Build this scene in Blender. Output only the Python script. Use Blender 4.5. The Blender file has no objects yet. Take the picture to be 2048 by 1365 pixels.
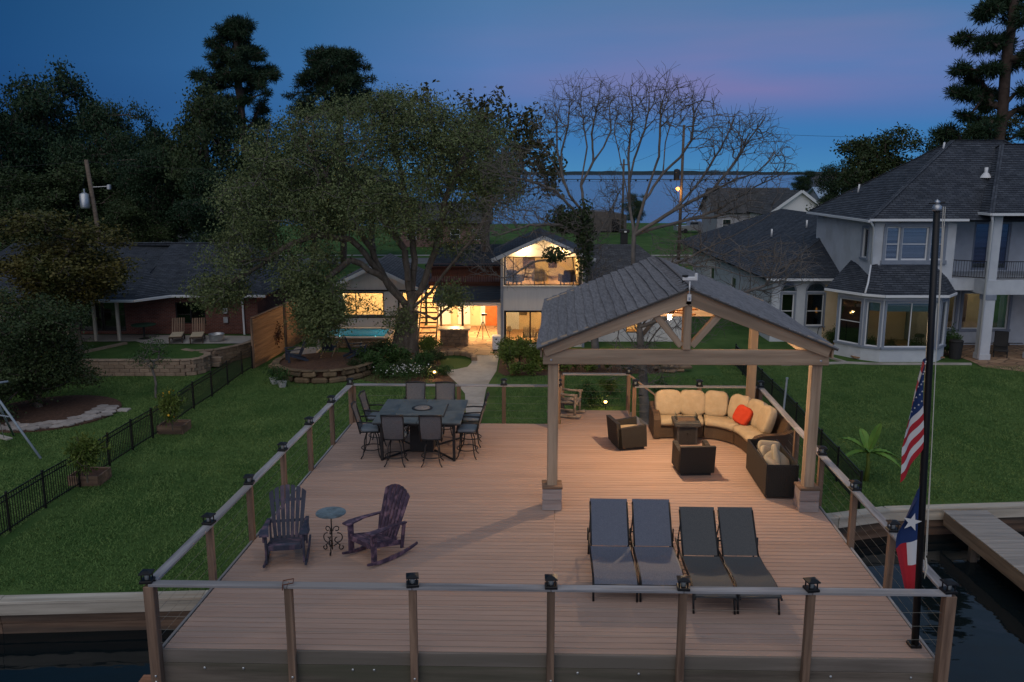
import bpy, math, random
import numpy as np
from mathutils import Vector, Matrix, Euler
R = math.radians
sc = bpy.context.scene
col = sc.collection
random.seed(7)
# ---------------------------------------------------------------- camera
FPX, CX, CY, CAMZ = 1712.0, 1024.0, 682.5, 9.35
PITCH = math.atan((682.5 - 343) / FPX)
cam = bpy.data.cameras.new('camera'); camo = bpy.data.objects.new('camera', cam); col.objects.link(camo)
cam.sensor_width = 36; cam.lens = 36 * FPX / 2048; cam.clip_start = .1; cam.clip_end = 12000
camo.location = (0, 0, CAMZ); camo.rotation_euler = (R(90) - PITCH, 0, 0)
sc.camera = camo
# ---------------------------------------------------------------- sky, after sunset
W = bpy.data.worlds.new('World'); sc.world = W; W.use_nodes = True
nt = W.node_tree; nt.nodes.clear()
def wn(t, **k):
    n = nt.nodes.new(t)
    for a, b in k.items(): setattr(n, a, b)
    return n
def wl(a, b): nt.links.new(a, b)
out = wn('ShaderNodeOutputWorld'); bg = wn('ShaderNodeBackground'); wl(bg.outputs[0], out.inputs[0])
tc = wn('ShaderNodeTexCoord'); sep = wn('ShaderNodeSeparateXYZ'); wl(tc.outputs['Generated'], sep.inputs[0])
ramp = wn('ShaderNodeValToRGB'); wl(sep.outputs[2], ramp.inputs[0])
cr = ramp.color_ramp
SKY = [(0, (.060, .235, .47)), (.03, (.038, .190, .45)), (.065, (.036, .170, .43)), (.11, (.050, .185, .44)),
       (.17, (.050, .170, .38)), (.30, (.070, .160, .29)), (.6, (.15, .22, .33)), (1, (.18, .24, .33))]
while len(cr.elements) < len(SKY): cr.elements.new(.5)
for e, (p_, c_) in zip(cr.elements, SKY): e.position = p_; e.color = (*c_, 1)
# thin cloud deck, catching the last pink light low down
mp = wn('ShaderNodeMapping'); mp.inputs['Scale'].default_value = (1.0, 1.0, 7.5); mp.inputs['Location'].default_value = (.35, .1, .0)
wl(tc.outputs['Generated'], mp.inputs[0])
nz = wn('ShaderNodeTexNoise'); nz.inputs['Scale'].default_value = 1.55; nz.inputs['Detail'].default_value = 5; nz.inputs['Roughness'].default_value = .45
wl(mp.outputs[0], nz.inputs[0])
nr = wn('ShaderNodeMapRange'); nr.inputs[1].default_value = .28; nr.inputs[2].default_value = .60; wl(nz.outputs[0], nr.inputs[0])
zr = wn('ShaderNodeValToRGB'); wl(sep.outputs[2], zr.inputs[0]); z_ = zr.color_ramp
ZC = [(0, 0), (.045, 0), (.085, .9), (.12, 1), (.17, .95), (.5, .8), (1, .7)]
while len(z_.elements) < len(ZC): z_.elements.new(.5)
for e, (p_, v_) in zip(z_.elements, ZC): e.position = p_; e.color = (v_, v_, v_, 1)
az = wn('ShaderNodeMapRange'); az.inputs[1].default_value = -.22; az.inputs[2].default_value = .22; az.inputs[3].default_value = .0; wl(sep.outputs[0], az.inputs[0])
def mul(a, b):
    m = wn('ShaderNodeMath', operation='MULTIPLY'); wl(a, m.inputs[0])
    if isinstance(b, float): m.inputs[1].default_value = b
    else: wl(b, m.inputs[1])
    return m.outputs[0]
fac = mul(mul(nr.outputs[0], zr.outputs[0]), az.outputs[0]); fac = mul(fac, .9)
cc = wn('ShaderNodeValToRGB'); wl(sep.outputs[2], cc.inputs[0]); c_ = cc.color_ramp
CC = [(.05, (.12, .17, .42)), (.085, (.19, .18, .41)), (.115, (.235, .185, .40)), (.15, (.18, .19, .38)), (.185, (.115, .185, .34)), (1, (.20, .25, .33))]
while len(c_.elements) < len(CC): c_.elements.new(.5)
for e, (p_, v_) in zip(c_.elements, CC): e.position = p_; e.color = (*v_, 1)
mx = wn('ShaderNodeMix', data_type='RGBA'); wl(fac, mx.inputs[0]); wl(ramp.outputs[0], mx.inputs[6]); wl(cc.outputs[0], mx.inputs[7])
# darker, deeper blue towards the left of the view
az2 = wn('ShaderNodeMapRange'); az2.inputs[1].default_value = -.55; az2.inputs[2].default_value = -.02; wl(sep.outputs[0], az2.inputs[0])
dk = wn('ShaderNodeMix', data_type='RGBA', blend_type='MULTIPLY'); dk.inputs[0].default_value = 1
dc = wn('ShaderNodeMix', data_type='RGBA'); wl(az2.outputs[0], dc.inputs[0]); dc.inputs[6].default_value = (.0, .25, .38, 1); dc.inputs[7].default_value = (1, 1, 1, 1)
wl(mx.outputs[2], dk.inputs[6]); wl(dc.outputs[2], dk.inputs[7])
sky = wn('ShaderNodeTexSky', sky_type='NISHITA'); sky.sun_disc = False; sky.sun_elevation = R(1.0); sky.sun_rotation = R(205); sky.air_density = 1.2; sky.dust_density = .6; sky.ozone_density = 3
sc_ = wn('ShaderNodeMix', data_type='RGBA', blend_type='MULTIPLY'); sc_.inputs[0].default_value = 1; wl(sky.outputs[0], sc_.inputs[6]); sc_.inputs[7].default_value = (.018, .018, .018, 1)
ad = wn('ShaderNodeMix', data_type='RGBA', blend_type='ADD'); ad.inputs[0].default_value = 1; wl(dk.outputs[2], ad.inputs[6]); wl(sc_.outputs[2], ad.inputs[7])
wl(ad.outputs[2], bg.inputs[0]); bg.inputs[1].default_value = 1.0
# broad afterglow from behind the camera
sl = bpy.data.lights.new('sun', 'SUN'); so = bpy.data.objects.new('sun', sl); col.objects.link(so)
sl.energy = 1.08; sl.angle = R(80); sl.color = (1, .90, .82)
so.rotation_euler = (R(48), 0, R(-20)); so.location = (0, -20, 40)
vs = sc.view_settings; vs.view_transform = 'Standard'; vs.look = 'None'; vs.gamma = 1; vs.exposure = 0; vs.use_curve_mapping = False
sc.cycles.use_denoising = True; sc.cycles.max_bounces = 6; sc.cycles.transparent_max_bounces = 8
sc.cycles.sample_clamp_indirect = 4
# ---------------------------------------------------------------- pixels of the photograph to directions
def ray(px, py):
    x = (px - CX) / FPX; d = (py - CY) / FPX
    return (x, math.cos(PITCH) - d * math.sin(PITCH), -math.sin(PITCH) - d * math.cos(PITCH))
def P(px, py, z=0.0):            # on a level plane
    r = ray(px, py); t = (z - CAMZ) / r[2]; return Vector((r[0] * t, r[1] * t, z))
def Q(px, py, Y):                # on an upright plane facing the camera
    r = ray(px, py); t = Y / r[1]; return Vector((r[0] * t, Y, CAMZ + r[2] * t))
# ---------------------------------------------------------------- mesh helpers
class MB:
    def __init__(s): s.v = []; s.f = []
    def add(s, vs, fs):
        n = len(s.v); s.v += [tuple(a) for a in vs]; s.f += [tuple(i + n for i in f) for f in fs]; return s
    def box(s, c, d, rot=None, bev=0.0):
        x, y, z = d[0] / 2, d[1] / 2, d[2] / 2
        if bev <= 0:
            vs = [Vector((a * x, b * y, e * z)) for a in (-1, 1) for b in (-1, 1) for e in (-1, 1)]
            fs = [(0, 1, 3, 2), (4, 6, 7, 5), (0, 4, 5, 1), (2, 3, 7, 6), (0, 2, 6, 4), (1, 5, 7, 3)]
        else:
            b_ = min(bev, x * .9, y * .9, z * .9); vs = []; idx = {}
            for a in (-1, 1):
                for b in (-1, 1):
                    for e in (-1, 1):
                        for k in range(3):
                            q = [x - b_, y - b_, z - b_]; q[k] += b_
                            idx[(a, b, e, k)] = len(vs); vs.append(Vector((a * q[0], b * q[1], e * q[2])))
            I = lambda a, b, e, k: idx[(a, b, e, k)]
            fs = []
            for a in (-1, 1):
                f = [I(a, -1, -1, 0), I(a, 1, -1, 0), I(a, 1, 1, 0), I(a, -1, 1, 0)]; fs.append(f if a > 0 else f[::-1])
                f = [I(-1, a, -1, 1), I(1, a, -1, 1), I(1, a, 1, 1), I(-1, a, 1, 1)]; fs.append(f[::-1] if a > 0 else f)
                f = [I(-1, -1, a, 2), I(1, -1, a, 2), I(1, 1, a, 2), I(-1, 1, a, 2)]; fs.append(f if a > 0 else f[::-1])
                for b in (-1, 1):
                    fs.append([I(a, b, -1, 0), I(a, b, 1, 0), I(a, b, 1, 1), I(a, b, -1, 1)][::(1 if a * b < 0 else -1)])
                    fs.append([I(a, -1, b, 0), I(a, 1, b, 0), I(a, 1, b, 2), I(a, -1, b, 2)][::(1 if a * b > 0 else -1)])
                    fs.append([I(-1, a, b, 1), I(1, a, b, 1), I(1, a, b, 2), I(-1, a, b, 2)][::(1 if a * b < 0 else -1)])
                    for e in (-1, 1):
                        fs.append([I(a, b, e, 0), I(a, b, e, 1), I(a, b, e, 2)][::(1 if a * b * e > 0 else -1)])
        m = Euler(rot).to_matrix() if rot is not None and not isinstance(rot, Matrix) else rot
        if m is not None: vs = [m @ v for v in vs]
        c = Vector(c); return s.add([v + c for v in vs], fs)
    def bar(s, p0, p1, w, h, up=(0, 0, 1), bev=0.0, ext=0.0):
        p0 = Vector(p0); p1 = Vector(p1); d = (p1 - p0).normalized(); u = Vector(up)
        if abs(d.dot(u)) > .98: u = Vector((0, 1, 0))
        y = u.cross(d).normalized(); z = d.cross(y)
        m = Matrix((d, y, z)).transposed()
        return s.box((p0 + p1) / 2, ((p1 - p0).length + ext, w, h), m, bev)
    def tube(s, pts, r, n=8, closed=False, cap=True):
        pts = [Vector(p) for p in pts]; k = len(pts)
        rs = r if isinstance(r, (list, tuple)) else [r] * k
        vs = []; prev = None
        for i, p in enumerate(pts):
            if closed: t = pts[(i + 1) % k] - pts[i - 1]
            else: t = pts[min(i + 1, k - 1)] - pts[max(i - 1, 0)]
            t.normalize()
            if prev is None:
                a = Vector((0, 0, 1)) if abs(t.z) < .9 else Vector((1, 0, 0)); x = t.cross(a).normalized()
            else: x = (prev - t * prev.dot(t)).normalized()
            prev = x; y = t.cross(x)
            for j in range(n):
                an = 2 * math.pi * j / n; vs.append(p + (x * math.cos(an) + y * math.sin(an)) * rs[i])
        fs = []
        for i in range(k if closed else k - 1):
            a = i * n; b = ((i + 1) % k) * n
            for j in range(n): fs.append((a + j, a + (j + 1) % n, b + (j + 1) % n, b + j))
        if cap and not closed: fs += [tuple(range(n))[::-1], tuple(range((k - 1) * n, k * n))]
        return s.add(vs, fs)
    def lathe(s, prof, n=16, c=(0, 0, 0)):
        vs = []; c = Vector(c)
        for r, z in prof:
            for j in range(n):
                a = 2 * math.pi * j / n; vs.append(c + Vector((r * math.cos(a), r * math.sin(a), z)))
        fs = []
        for i in range(len(prof) - 1):
            for j in range(n): fs.append((i * n + j, i * n + (j + 1) % n, (i + 1) * n + (j + 1) % n, (i + 1) * n + j))
        fs += [tuple(range(n))[::-1], tuple(range((len(prof) - 1) * n, len(prof) * n))]
        return s.add(vs, fs)
    def prism(s, poly, d):          # poly: 3d points, extruded by the vector d
        d = Vector(d); poly = [Vector(p) for p in poly]; k = len(poly)
        fs = [tuple(range(k)), tuple(range(k, 2 * k))[::-1]] + [(i, i + k, (i + 1) % k + k, (i + 1) % k) for i in range(k)]
        return s.add(poly + [p + d for p in poly], fs)
    def grid(s, fn, nu, nv, thick=0.0):
        vs = [Vector(fn(i / nu, j / nv)) for i in range(nu + 1) for j in range(nv + 1)]
        q = lambda i, j: i * (nv + 1) + j
        fs = [(q(i, j), q(i + 1, j), q(i + 1, j + 1), q(i, j + 1)) for i in range(nu) for j in range(nv)]
        return s.add(vs, fs)
    def build(s, name, mat, parent=None, smooth=False, world=False, fix=True):
        me = bpy.data.meshes.new(name); me.from_pydata(s.v, [], s.f)
        if fix:
            import bmesh
            b = bmesh.new(); b.from_mesh(me); bmesh.ops.recalc_face_normals(b, faces=b.faces); b.to_mesh(me); b.free()
        return link(name, me, mat, parent, smooth, world)
def link(name, me, mat, parent=None, smooth=False, world=False):
    if mat: me.materials.clear(); me.materials.append(mat)
    if smooth: me.polygons.foreach_set('use_smooth', [True] * len(me.polygons))
    o = bpy.data.objects.new(name, me); col.objects.link(o)
    if parent is not None:
        o.parent = parent
        if world:
            root = parent if parent.parent is None else parent.parent
            o.matrix_local = Matrix(root['_inv']) if False else inv_of(parent)
    return o
_mats = {}
def inv_of(o):
    m = Matrix.LocRotScale(o.location, o.rotation_euler, o.scale)
    if o.parent is not None: m = Matrix.LocRotScale(o.parent.location, o.parent.rotation_euler, o.parent.scale) @ m
    return m.inverted()
def tag(o, label=None, cat=None, group=None, kind=None):
    if label: o['label'] = label
    if cat: o['category'] = cat
    if group: o['group'] = group
    if kind: o['kind'] = kind
    return o
def thing(name, label, cat, loc=(0, 0, 0), rz=0.0, group=None):
    o = bpy.data.objects.new(name, None); col.objects.link(o); o.empty_display_size = .2
    o.location = loc; o.rotation_euler = (0, 0, rz); return tag(o, label, cat, group)
def copy_tree(o, parent=None):
    c = o.copy(); col.objects.link(c); c.parent = parent
    for ch in list(o.children): copy_tree(ch, c)
    return c
def clone(o, loc, rz, label):
    c = copy_tree(o); c.location = loc; c.rotation_euler = (0, 0, rz); c['label'] = label; return c
def box(name, c, d, mat, parent, rot=None, bev=.004, world=False, smooth=False):
    return MB().box(c, d, rot, bev).build(name, mat, parent, smooth, world)
def plank(name, p0, p1, w, h, mat, parent, up=(0, 0, 1), bev=.005, ext=0.0, world=True):
    """a board of its own: its local x runs along the grain"""
    p0 = Vector(p0); p1 = Vector(p1); d = (p1 - p0).normalized(); u = Vector(up)
    if abs(d.dot(u)) > .98: u = Vector((0, 1, 0))
    y = u.cross(d).normalized(); z = d.cross(y)
    L = (p1 - p0).length + ext
    key = ('pl', round(L, 3), round(w, 4), round(h, 4), round(bev, 4))
    me = _mesh.get(key)
    if me is None:
        b = MB().box((0, 0, 0), (L, w, h), None, bev); me = bpy.data.meshes.new(name); me.from_pydata(b.v, [], b.f); _mesh[key] = me
    o = bpy.data.objects.new(name, me); col.objects.link(o)
    if not me.materials: me.materials.append(mat)
    elif me.materials[0] != mat:
        o.material_slots[0].link = 'OBJECT'; o.material_slots[0].material = mat
    m = Matrix((d, y, z)).transposed().to_4x4(); m.translation = (p0 + p1) / 2
    if parent is not None:
        o.parent = parent
        if world: m = inv_of(parent) @ m
    o.matrix_local = m
    return o
_mesh = {}
# ---------------------------------------------------------------- materials
def nodes(name):
    m = bpy.data.materials.new(name); m.use_nodes = True; t = m.node_tree
    return m, t, t.nodes['Principled BSDF']
def M(name, c, c2=None, scale=4.0, rough=.75, bump=0.0, bscale=None, stretch=(1, 1, 1), metal=0.0, spec=.4, rand=0.0, detail=6, pos=(.3, .7), c3=None, s3=1.0, emit=None, es=0.0, world=False, bdist=.02, coat=0.0):
    m, t, b = nodes(name); n = t.nodes; L = t.links.new
    b.inputs['Roughness'].default_value = rough; b.inputs['Metallic'].default_value = metal; b.inputs['Specular IOR Level'].default_value = spec
    if coat: b.inputs['Coat Weight'].default_value = coat
    if emit: b.inputs['Emission Color'].default_value = (*emit, 1); b.inputs['Emission Strength'].default_value = es
    b.inputs['Base Color'].default_value = (*c, 1)
    if c2 is None and not bump and not rand: return m
    if world: g = n.new('ShaderNodeNewGeometry').outputs['Position']
    else: g = n.new('ShaderNodeTexCoord').outputs['Object']
    oi = n.new('ShaderNodeObjectInfo')
    va = n.new('ShaderNodeVectorMath'); va.operation = 'MULTIPLY_ADD'
    cb = n.new('ShaderNodeCombineXYZ'); 
    for k in range(3): L(oi.outputs['Random'], cb.inputs[k])
    L(cb.outputs[0], va.inputs[0]); va.inputs[1].default_value = (37, 53, 71) if not world else (0, 0, 0); L(g, va.inputs[2])
    mp = n.new('ShaderNodeMapping'); mp.inputs['Scale'].default_value = stretch; L(va.outputs[0], mp.inputs[0])
    nz = n.new('ShaderNodeTexNoise'); nz.inputs['Scale'].default_value = scale; nz.inputs['Detail'].default_value = detail; nz.inputs['Roughness'].default_value = .62; L(mp.outputs[0], nz.inputs[0])
    rp = n.new('ShaderNodeValToRGB'); L(nz.outputs[0], rp.inputs[0]); e = rp.color_ramp.elements
    e[0].position, e[1].position = pos; e[0].color = (*c, 1); e[1].color = (*(c2 or c), 1)
    o = rp.outputs[0]
    if c3 is not None:
        n3 = n.new('ShaderNodeTexNoise'); n3.inputs['Scale'].default_value = s3; n3.inputs['Detail'].default_value = 4; L(mp.outputs[0], n3.inputs[0])
        r3 = n.new('ShaderNodeMapRange'); r3.inputs[1].default_value = .5; r3.inputs[2].default_value = .68; L(n3.outputs[0], r3.inputs[0])
        x3 = n.new('ShaderNodeMix'); x3.data_type = 'RGBA'; L(r3.outputs[0], x3.inputs[0]); L(o, x3.inputs[6]); x3.inputs[7].default_value = (*c3, 1); o = x3.outputs[2]
    if rand:
        hv = n.new('ShaderNodeHueSaturation'); mr = n.new('ShaderNodeMapRange'); L(oi.outputs['Random'], mr.inputs[0]); mr.inputs[3].default_value = 1 - rand; mr.inputs[4].default_value = 1 + rand
        L(mr.outputs[0], hv.inputs['Value']); L(o, hv.inputs['Color']); o = hv.outputs[0]
    L(o, b.inputs['Base Color'])
    if bump:
        n2 = n.new('ShaderNodeTexNoise'); n2.inputs['Scale'].default_value = bscale or scale * 4; n2.inputs['Detail'].default_value = 5; L(mp.outputs[0], n2.inputs[0])
        bp = n.new('ShaderNodeBump'); bp.inputs['Strength'].default_value = bump; bp.inputs['Distance'].default_value = bdist; L(n2.outputs[0], bp.inputs['Height']); L(bp.outputs[0], b.inputs['Normal'])
    return m
def wood(name, c, c2, c3=None, rough=.8, rand=.12, s=9.0):
    return M(name, c, c2, scale=s, stretch=(.07, 1, 1), rough=rough, bump=.5, bscale=s * 3, rand=rand, c3=c3, s3=2.2, bdist=.006, pos=(.36, .64))
def emis(name, c, s):
    m, t, b = nodes(name); b.inputs['Base Color'].default_value = (*[min(1, x) for x in c], 1); b.inputs['Emission Color'].default_value = (*c, 1); b.inputs['Emission Strength'].default_value = s; return m
def glass(name, tint=(.55, .62, .65), rough=.03, mixf=.55):
    """window pane: part clear, part mirror by angle"""
    m, t, b = nodes(name); n = t.nodes; L = t.links.new
    n.remove(b); o = n['Material Output']
    tr = n.new('ShaderNodeBsdfTransparent'); tr.inputs[0].default_value = (*tint, 1)
    gl = n.new('ShaderNodeBsdfGlossy'); gl.inputs['Roughness'].default_value = rough; gl.inputs[0].default_value = (.9, .95, 1, 1)
    fr = n.new('ShaderNodeFresnel'); fr.inputs[0].default_value = 1.5
    mr = n.new('ShaderNodeMapRange'); mr.inputs[3].default_value = mixf * .12; mr.inputs[4].default_value = 1; L(fr.outputs[0], mr.inputs[0])
    mx = n.new('ShaderNodeMixShader'); L(mr.outputs[0], mx.inputs[0]); L(tr.outputs[0], mx.inputs[1]); L(gl.outputs[0], mx.inputs[2]); L(mx.outputs[0], o.inputs[0]); return m
def masonry(name, c, c2, mortar, bw, bh, ms=.012, bump=.6, rough=.85, axes='xz', noise=.5, off=.5):
    """bricks or shingle tabs: local x along the course"""
    m, t, b = nodes(name); n = t.nodes; L = t.links.new
    b.inputs['Roughness'].default_value = rough; b.inputs['Specular IOR Level'].default_value = .25
    g = n.new('ShaderNodeTexCoord').outputs['Object']
    if axes == 'wall':     # upright faces of any direction: distance along the wall, height
        sp = n.new('ShaderNodeSeparateXYZ'); L(g, sp.inputs[0]); a_ = n.new('ShaderNodeMath'); a_.operation = 'ADD'; L(sp.outputs[0], a_.inputs[0]); L(sp.outputs[1], a_.inputs[1])
        cb = n.new('ShaderNodeCombineXYZ'); L(a_.outputs[0], cb.inputs[0]); L(sp.outputs[2], cb.inputs[1]); g2 = cb.outputs[0]
    elif axes == 'xz':
        sp = n.new('ShaderNodeSeparateXYZ'); L(g, sp.inputs[0]); cb = n.new('ShaderNodeCombineXYZ'); L(sp.outputs[0], cb.inputs[0]); L(sp.outputs[2], cb.inputs[1]); g2 = cb.outputs[0]
    else: g2 = g
    br = n.new('ShaderNodeTexBrick'); L(g2, br.inputs[0]); br.offset = off
    for k, v in (('Color1', (*c, 1)), ('Color2', (*c2, 1)), ('Mortar', (*mortar, 1))): br.inputs[k].default_value = v
    for k, v in (('Scale', 1), ('Mortar Size', ms), ('Brick Width', bw), ('Row Height', bh), ('Mortar Smooth', .2), ('Bias', 0)): br.inputs[k].default_value = v
    nz = n.new('ShaderNodeTexNoise'); nz.inputs['Scale'].default_value = 1.3; nz.inputs['Detail'].default_value = 8; nz.inputs['Roughness'].default_value = .7; L(g, nz.inputs[0])
    mr = n.new('ShaderNodeMapRange'); mr.inputs[1].default_value = .3; mr.inputs[2].default_value = .7; mr.inputs[3].default_value = 1 - noise; mr.inputs[4].default_value = 1 + noise * .6; L(nz.outputs[0], mr.inputs[0])
    hv = n.new('ShaderNodeHueSaturation'); L(mr.outputs[0], hv.inputs['Value']); L(br.outputs[0], hv.inputs['Color']); L(hv.outputs[0], b.inputs['Base Color'])
    if bump:
        bp = n.new('ShaderNodeBump'); bp.inputs['Strength'].default_value = bump; bp.inputs['Distance'].default_value = .01; bp.invert = True; L(br.outputs['Fac'], bp.inputs['Height']); L(bp.outputs[0], b.inputs['Normal'])
    return m
def leafm(name, c, c2, scale=.6, rough=.6, trans=.25):
    m = M(name, c, c2, scale=scale, rough=rough, spec=.25, rand=.0, detail=5, world=True, pos=(.35, .65))
    b = m.node_tree.nodes['Principled BSDF']
    b.inputs['Subsurface Weight'].default_value = 0
    return m
# ---------------------------------------------------------------- palette
DECK = wood('deck_composite', (.375, .260, .210), (.43, .305, .25), c3=(.365, .25, .20), rand=.045, s=14)
GREYWOOD = wood('weathered_grey_wood', (.17, .172, .185), (.38, .375, .395), c3=(.26, .245, .24), s=10)
RIMW = wood('dark_rim_wood', (.125, .105, .09), (.23, .195, .17), c3=(.13, .115, .095), s=8)
POSTWOOD = wood('brown_post_wood', (.13, .080, .055), (.29, .19, .13), c3=(.10, .07, .05), s=9)
RAILSIDE = wood('pine_rail_wood', (.30, .20, .14), (.46, .33, .24), s=9)
PAVWOOD = wood('treated_pine_beam', (.26, .185, .125), (.46, .345, .245), c3=(.22, .165, .12), s=7, rand=.1)
FASCIA = wood('dark_fascia_wood', (.080, .066, .052), (.175, .145, .118), c3=(.075, .075, .05), s=7)
BOXWOOD = wood('pale_box_wood', (.27, .22, .21), (.40, .35, .34), s=9)
PANELW = wood('cedar_panel', (.24, .13, .07), (.36, .21, .12), s=8)
BULKW = wood('bulkhead_wood', (.34, .31, .26), (.52, .48, .41), c3=(.30, .24, .18), s=6)
BULKR = wood('wet_rusty_bulkhead', (.10, .06, .04), (.20, .13, .09), c3=(.05, .045, .04), s=6)
DOCKW = wood('grey_dock_boards', (.22, .21, .20), (.34, .32, .30), s=8)
BLACK = M('black_metal', (.012, .012, .014), rough=.45, metal=.3, spec=.5)
BLACKM = M('matt_black', (.015, .015, .017), (.03, .03, .032), scale=30, rough=.7)
STEEL = M('steel_cable', (.20, .20, .18), rough=.5, metal=.6)
GALV = M('galvanised', (.42, .44, .46), (.55, .57, .6), scale=14, rough=.4, metal=.7)
WHITE = M('white_paint', (.72, .72, .72), (.8, .8, .8), scale=8, rough=.5)
CONC = M('concrete', (.36, .33, .30), (.46, .43, .40), scale=3, rough=.9, bump=.3, bscale=60, c3=(.30, .28, .25), s3=.6, world=True)
GRASS = M('lawn_grass', (.036, .090, .022), (.105, .175, .052), scale=.55, rough=.95, bump=.9, bscale=28, detail=12, world=True, c3=(.045, .10, .025), s3=.16, spec=.1, bdist=.06)
BLADE = M('grass_blades', (.066, .140, .040), (.180, .262, .085), stretch=(1, .45, 1), c3=(.11, .19, .058), s3=.22, scale=1.1, rough=.9, world=True, spec=.15, detail=8)
ROAD = M('asphalt', (.12, .12, .125), (.17, .17, .17), scale=.8, rough=.9, world=True)
MULCH = M('bark_mulch', (.06, .032, .022), (.14, .075, .05), scale=9, rough=1, bump=1, bscale=30, world=True, bdist=.05)
def water_mat(name, c, rough, s, bump):
    m, t, b = nodes(name); n = t.nodes; L = t.links.new
    b.inputs['Base Color'].default_value = (*c, 1); b.inputs['Roughness'].default_value = rough; b.inputs['Specular IOR Level'].default_value = .5; b.inputs['IOR'].default_value = 1.33
    g = n.new('ShaderNodeNewGeometry'); mp = n.new('ShaderNodeMapping'); mp.inputs['Scale'].default_value = (1, 1.8, 1); L(g.outputs[0], mp.inputs[0])
    z = n.new('ShaderNodeTexNoise'); z.inputs['Scale'].default_value = s; z.inputs['Detail'].default_value = 3; L(mp.outputs[0], z.inputs[0])
    bp = n.new('ShaderNodeBump'); bp.inputs['Strength'].default_value = bump; bp.inputs['Distance'].default_value = .25; L(z.outputs[0], bp.inputs['Height']); L(bp.outputs[0], b.inputs['Normal']); return m
CANALW = water_mat('canal_water', (.006, .010, .012), .03, .55, .10)
LAKEW = water_mat('lake_water', (.02, .04, .06), .12, .25, .6)
# ---------------------------------------------------------------- ground and water
def sheet(name, pts, z, mat, kind='structure', zs=None):
    import bmesh
    b = bmesh.new(); f = b.faces.new([b.verts.new((p[0], p[1], z if len(p) < 3 else p[2])) for p in pts])
    bmesh.ops.triangulate(b, faces=[f]); bmesh.ops.recalc_face_normals(b, faces=b.faces)
    for f in b.faces:
        if f.normal.z < 0: f.normal_flip()
    me = bpy.data.meshes.new(name); b.to_mesh(me); b.free()
    o = link(name, me, mat); o['kind'] = kind; return o
BULK = [(-70, 15.2), (-11.3, 17.45), (-6.9, 17.68), (-4.2, 17.8), (6.2, 21.6), (8.9, 22.15), (10.5, 22.62), (14.6, 22.95), (70, 27.5)]
SHORE = [(900, 2300), (420, 900), (190, 420), (120, 260), (82, 190), (56, 163), (34, 158), (15, 160), (-20, 152), (-160, 150), (-600, 170), (-600, 12)]
sheet('lawn', BULK + SHORE, 0, GRASS)
o = sheet('canal', [(-300, -120), (300, -120), (300, 60), (-300, 60)], -.72, CANALW)
o = sheet('lake', [(-4000, 110), (6000, 110), (6000, 7000), (-4000, 7000)], -.5, LAKEW)
sheet('road', [(-90, 88), (-90, 94), (60, 94), (60, 88)], .012, ROAD)
sheet('road', [(-60, 96.5), (-60, 97.6), (60, 97.6), (60, 96.5)], .012, CONC)
rg = np.random.default_rng(3)
SHOREM = M('hazy_far_woods', (.035, .06, .075), (.05, .08, .095), scale=.02, rough=1, world=True)  # blue of distance haze is put into this colour, no haze volume
b = MB()
xs = np.linspace(-2600, 3800, 321); hs = 6.5 + 2.5 * np.sin(xs * .004) + rg.random(321) * 2.2
for dy in (0, 40):
    n0 = len(b.v); b.v += [(float(x), 2500 + dy, -1) for x in xs] + [(float(x), 2500 + dy, float(h)) for x, h in zip(xs, hs)]
    b.f += [(n0 + i, n0 + i + 1, n0 + 321 + i + 1, n0 + 321 + i) for i in range(320)]
b.f += [(321 + i, 321 + i + 1, 642 + 321 + i + 1, 642 + 321 + i) for i in range(320)]
tag(b.build('far_shore', SHOREM), kind='structure')
o = thing('causeway', 'thin dark causeway line running across the far lake water', 'causeway', (60, 900, -.5))
box('causeway_deck', (0, 0, 1.6), (330, 8, .7), SHOREM, o)
b = MB()
for i in range(28): b.box((-160 + i * 12, 0, .5), (1, 6, 2))
b.build('piles', SHOREM, o)['kind'] = 'stuff'
# grass blades on the lawns near the camera
def blades(name, regions, n, mat, h=(.022, .05), seed=1, skip=()):
    g = np.random.default_rng(seed); pts = []
    ar = [(r[1] - r[0]) * (r[3] - r[2]) for r in regions]; tot = sum(ar)
    for r, a in zip(regions, ar):
        k = int(n * a / tot); pts.append(np.c_[g.uniform(r[0], r[1], k), g.uniform(r[2], r[3], k)])
    p = np.vstack(pts)
    for (x0, x1, y0, y1) in skip: p = p[~((p[:, 0] > x0) & (p[:, 0] < x1) & (p[:, 1] > y0) & (p[:, 1] < y1))]
    n = len(p); an = g.uniform(0, 6.283, n); hh = g.uniform(h[0], h[1], n); w = g.uniform(.005, .014, n)
    dx, dy = np.cos(an) * w, np.sin(an) * w; lx, ly = g.normal(0, .035, n), g.normal(0, .035, n)
    V = np.zeros((n, 4, 3)); V[:, 0] = np.c_[p[:, 0] - dx, p[:, 1] - dy, 0 * an]; V[:, 1] = np.c_[p[:, 0] + dx, p[:, 1] + dy, 0 * an]
    V[:, 2] = np.c_[p[:, 0] + lx + dx * .5, p[:, 1] + ly + dy * .5, hh]; V[:, 3] = np.c_[p[:, 0] + lx - dx * .5, p[:, 1] + ly - dy * .5, hh]
    return quadmesh(name, V, mat)
def quadmesh(name, V, mat, parent=None):
    n = len(V); me = bpy.data.meshes.new(name); me.vertices.add(n * 4); me.vertices.foreach_set('co', V.astype(np.float32).ravel())
    me.loops.add(n * 4); me.loops.foreach_set('vertex_index', np.arange(n * 4, dtype=np.int32)); me.polygons.add(n)
    me.polygons.foreach_set('loop_start', np.arange(0, n * 4, 4, dtype=np.int32)); me.update(calc_edges=True)
    if mat: me.materials.append(mat)
    o = bpy.data.objects.new(name, me); col.objects.link(o); o.parent = parent; return o
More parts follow.
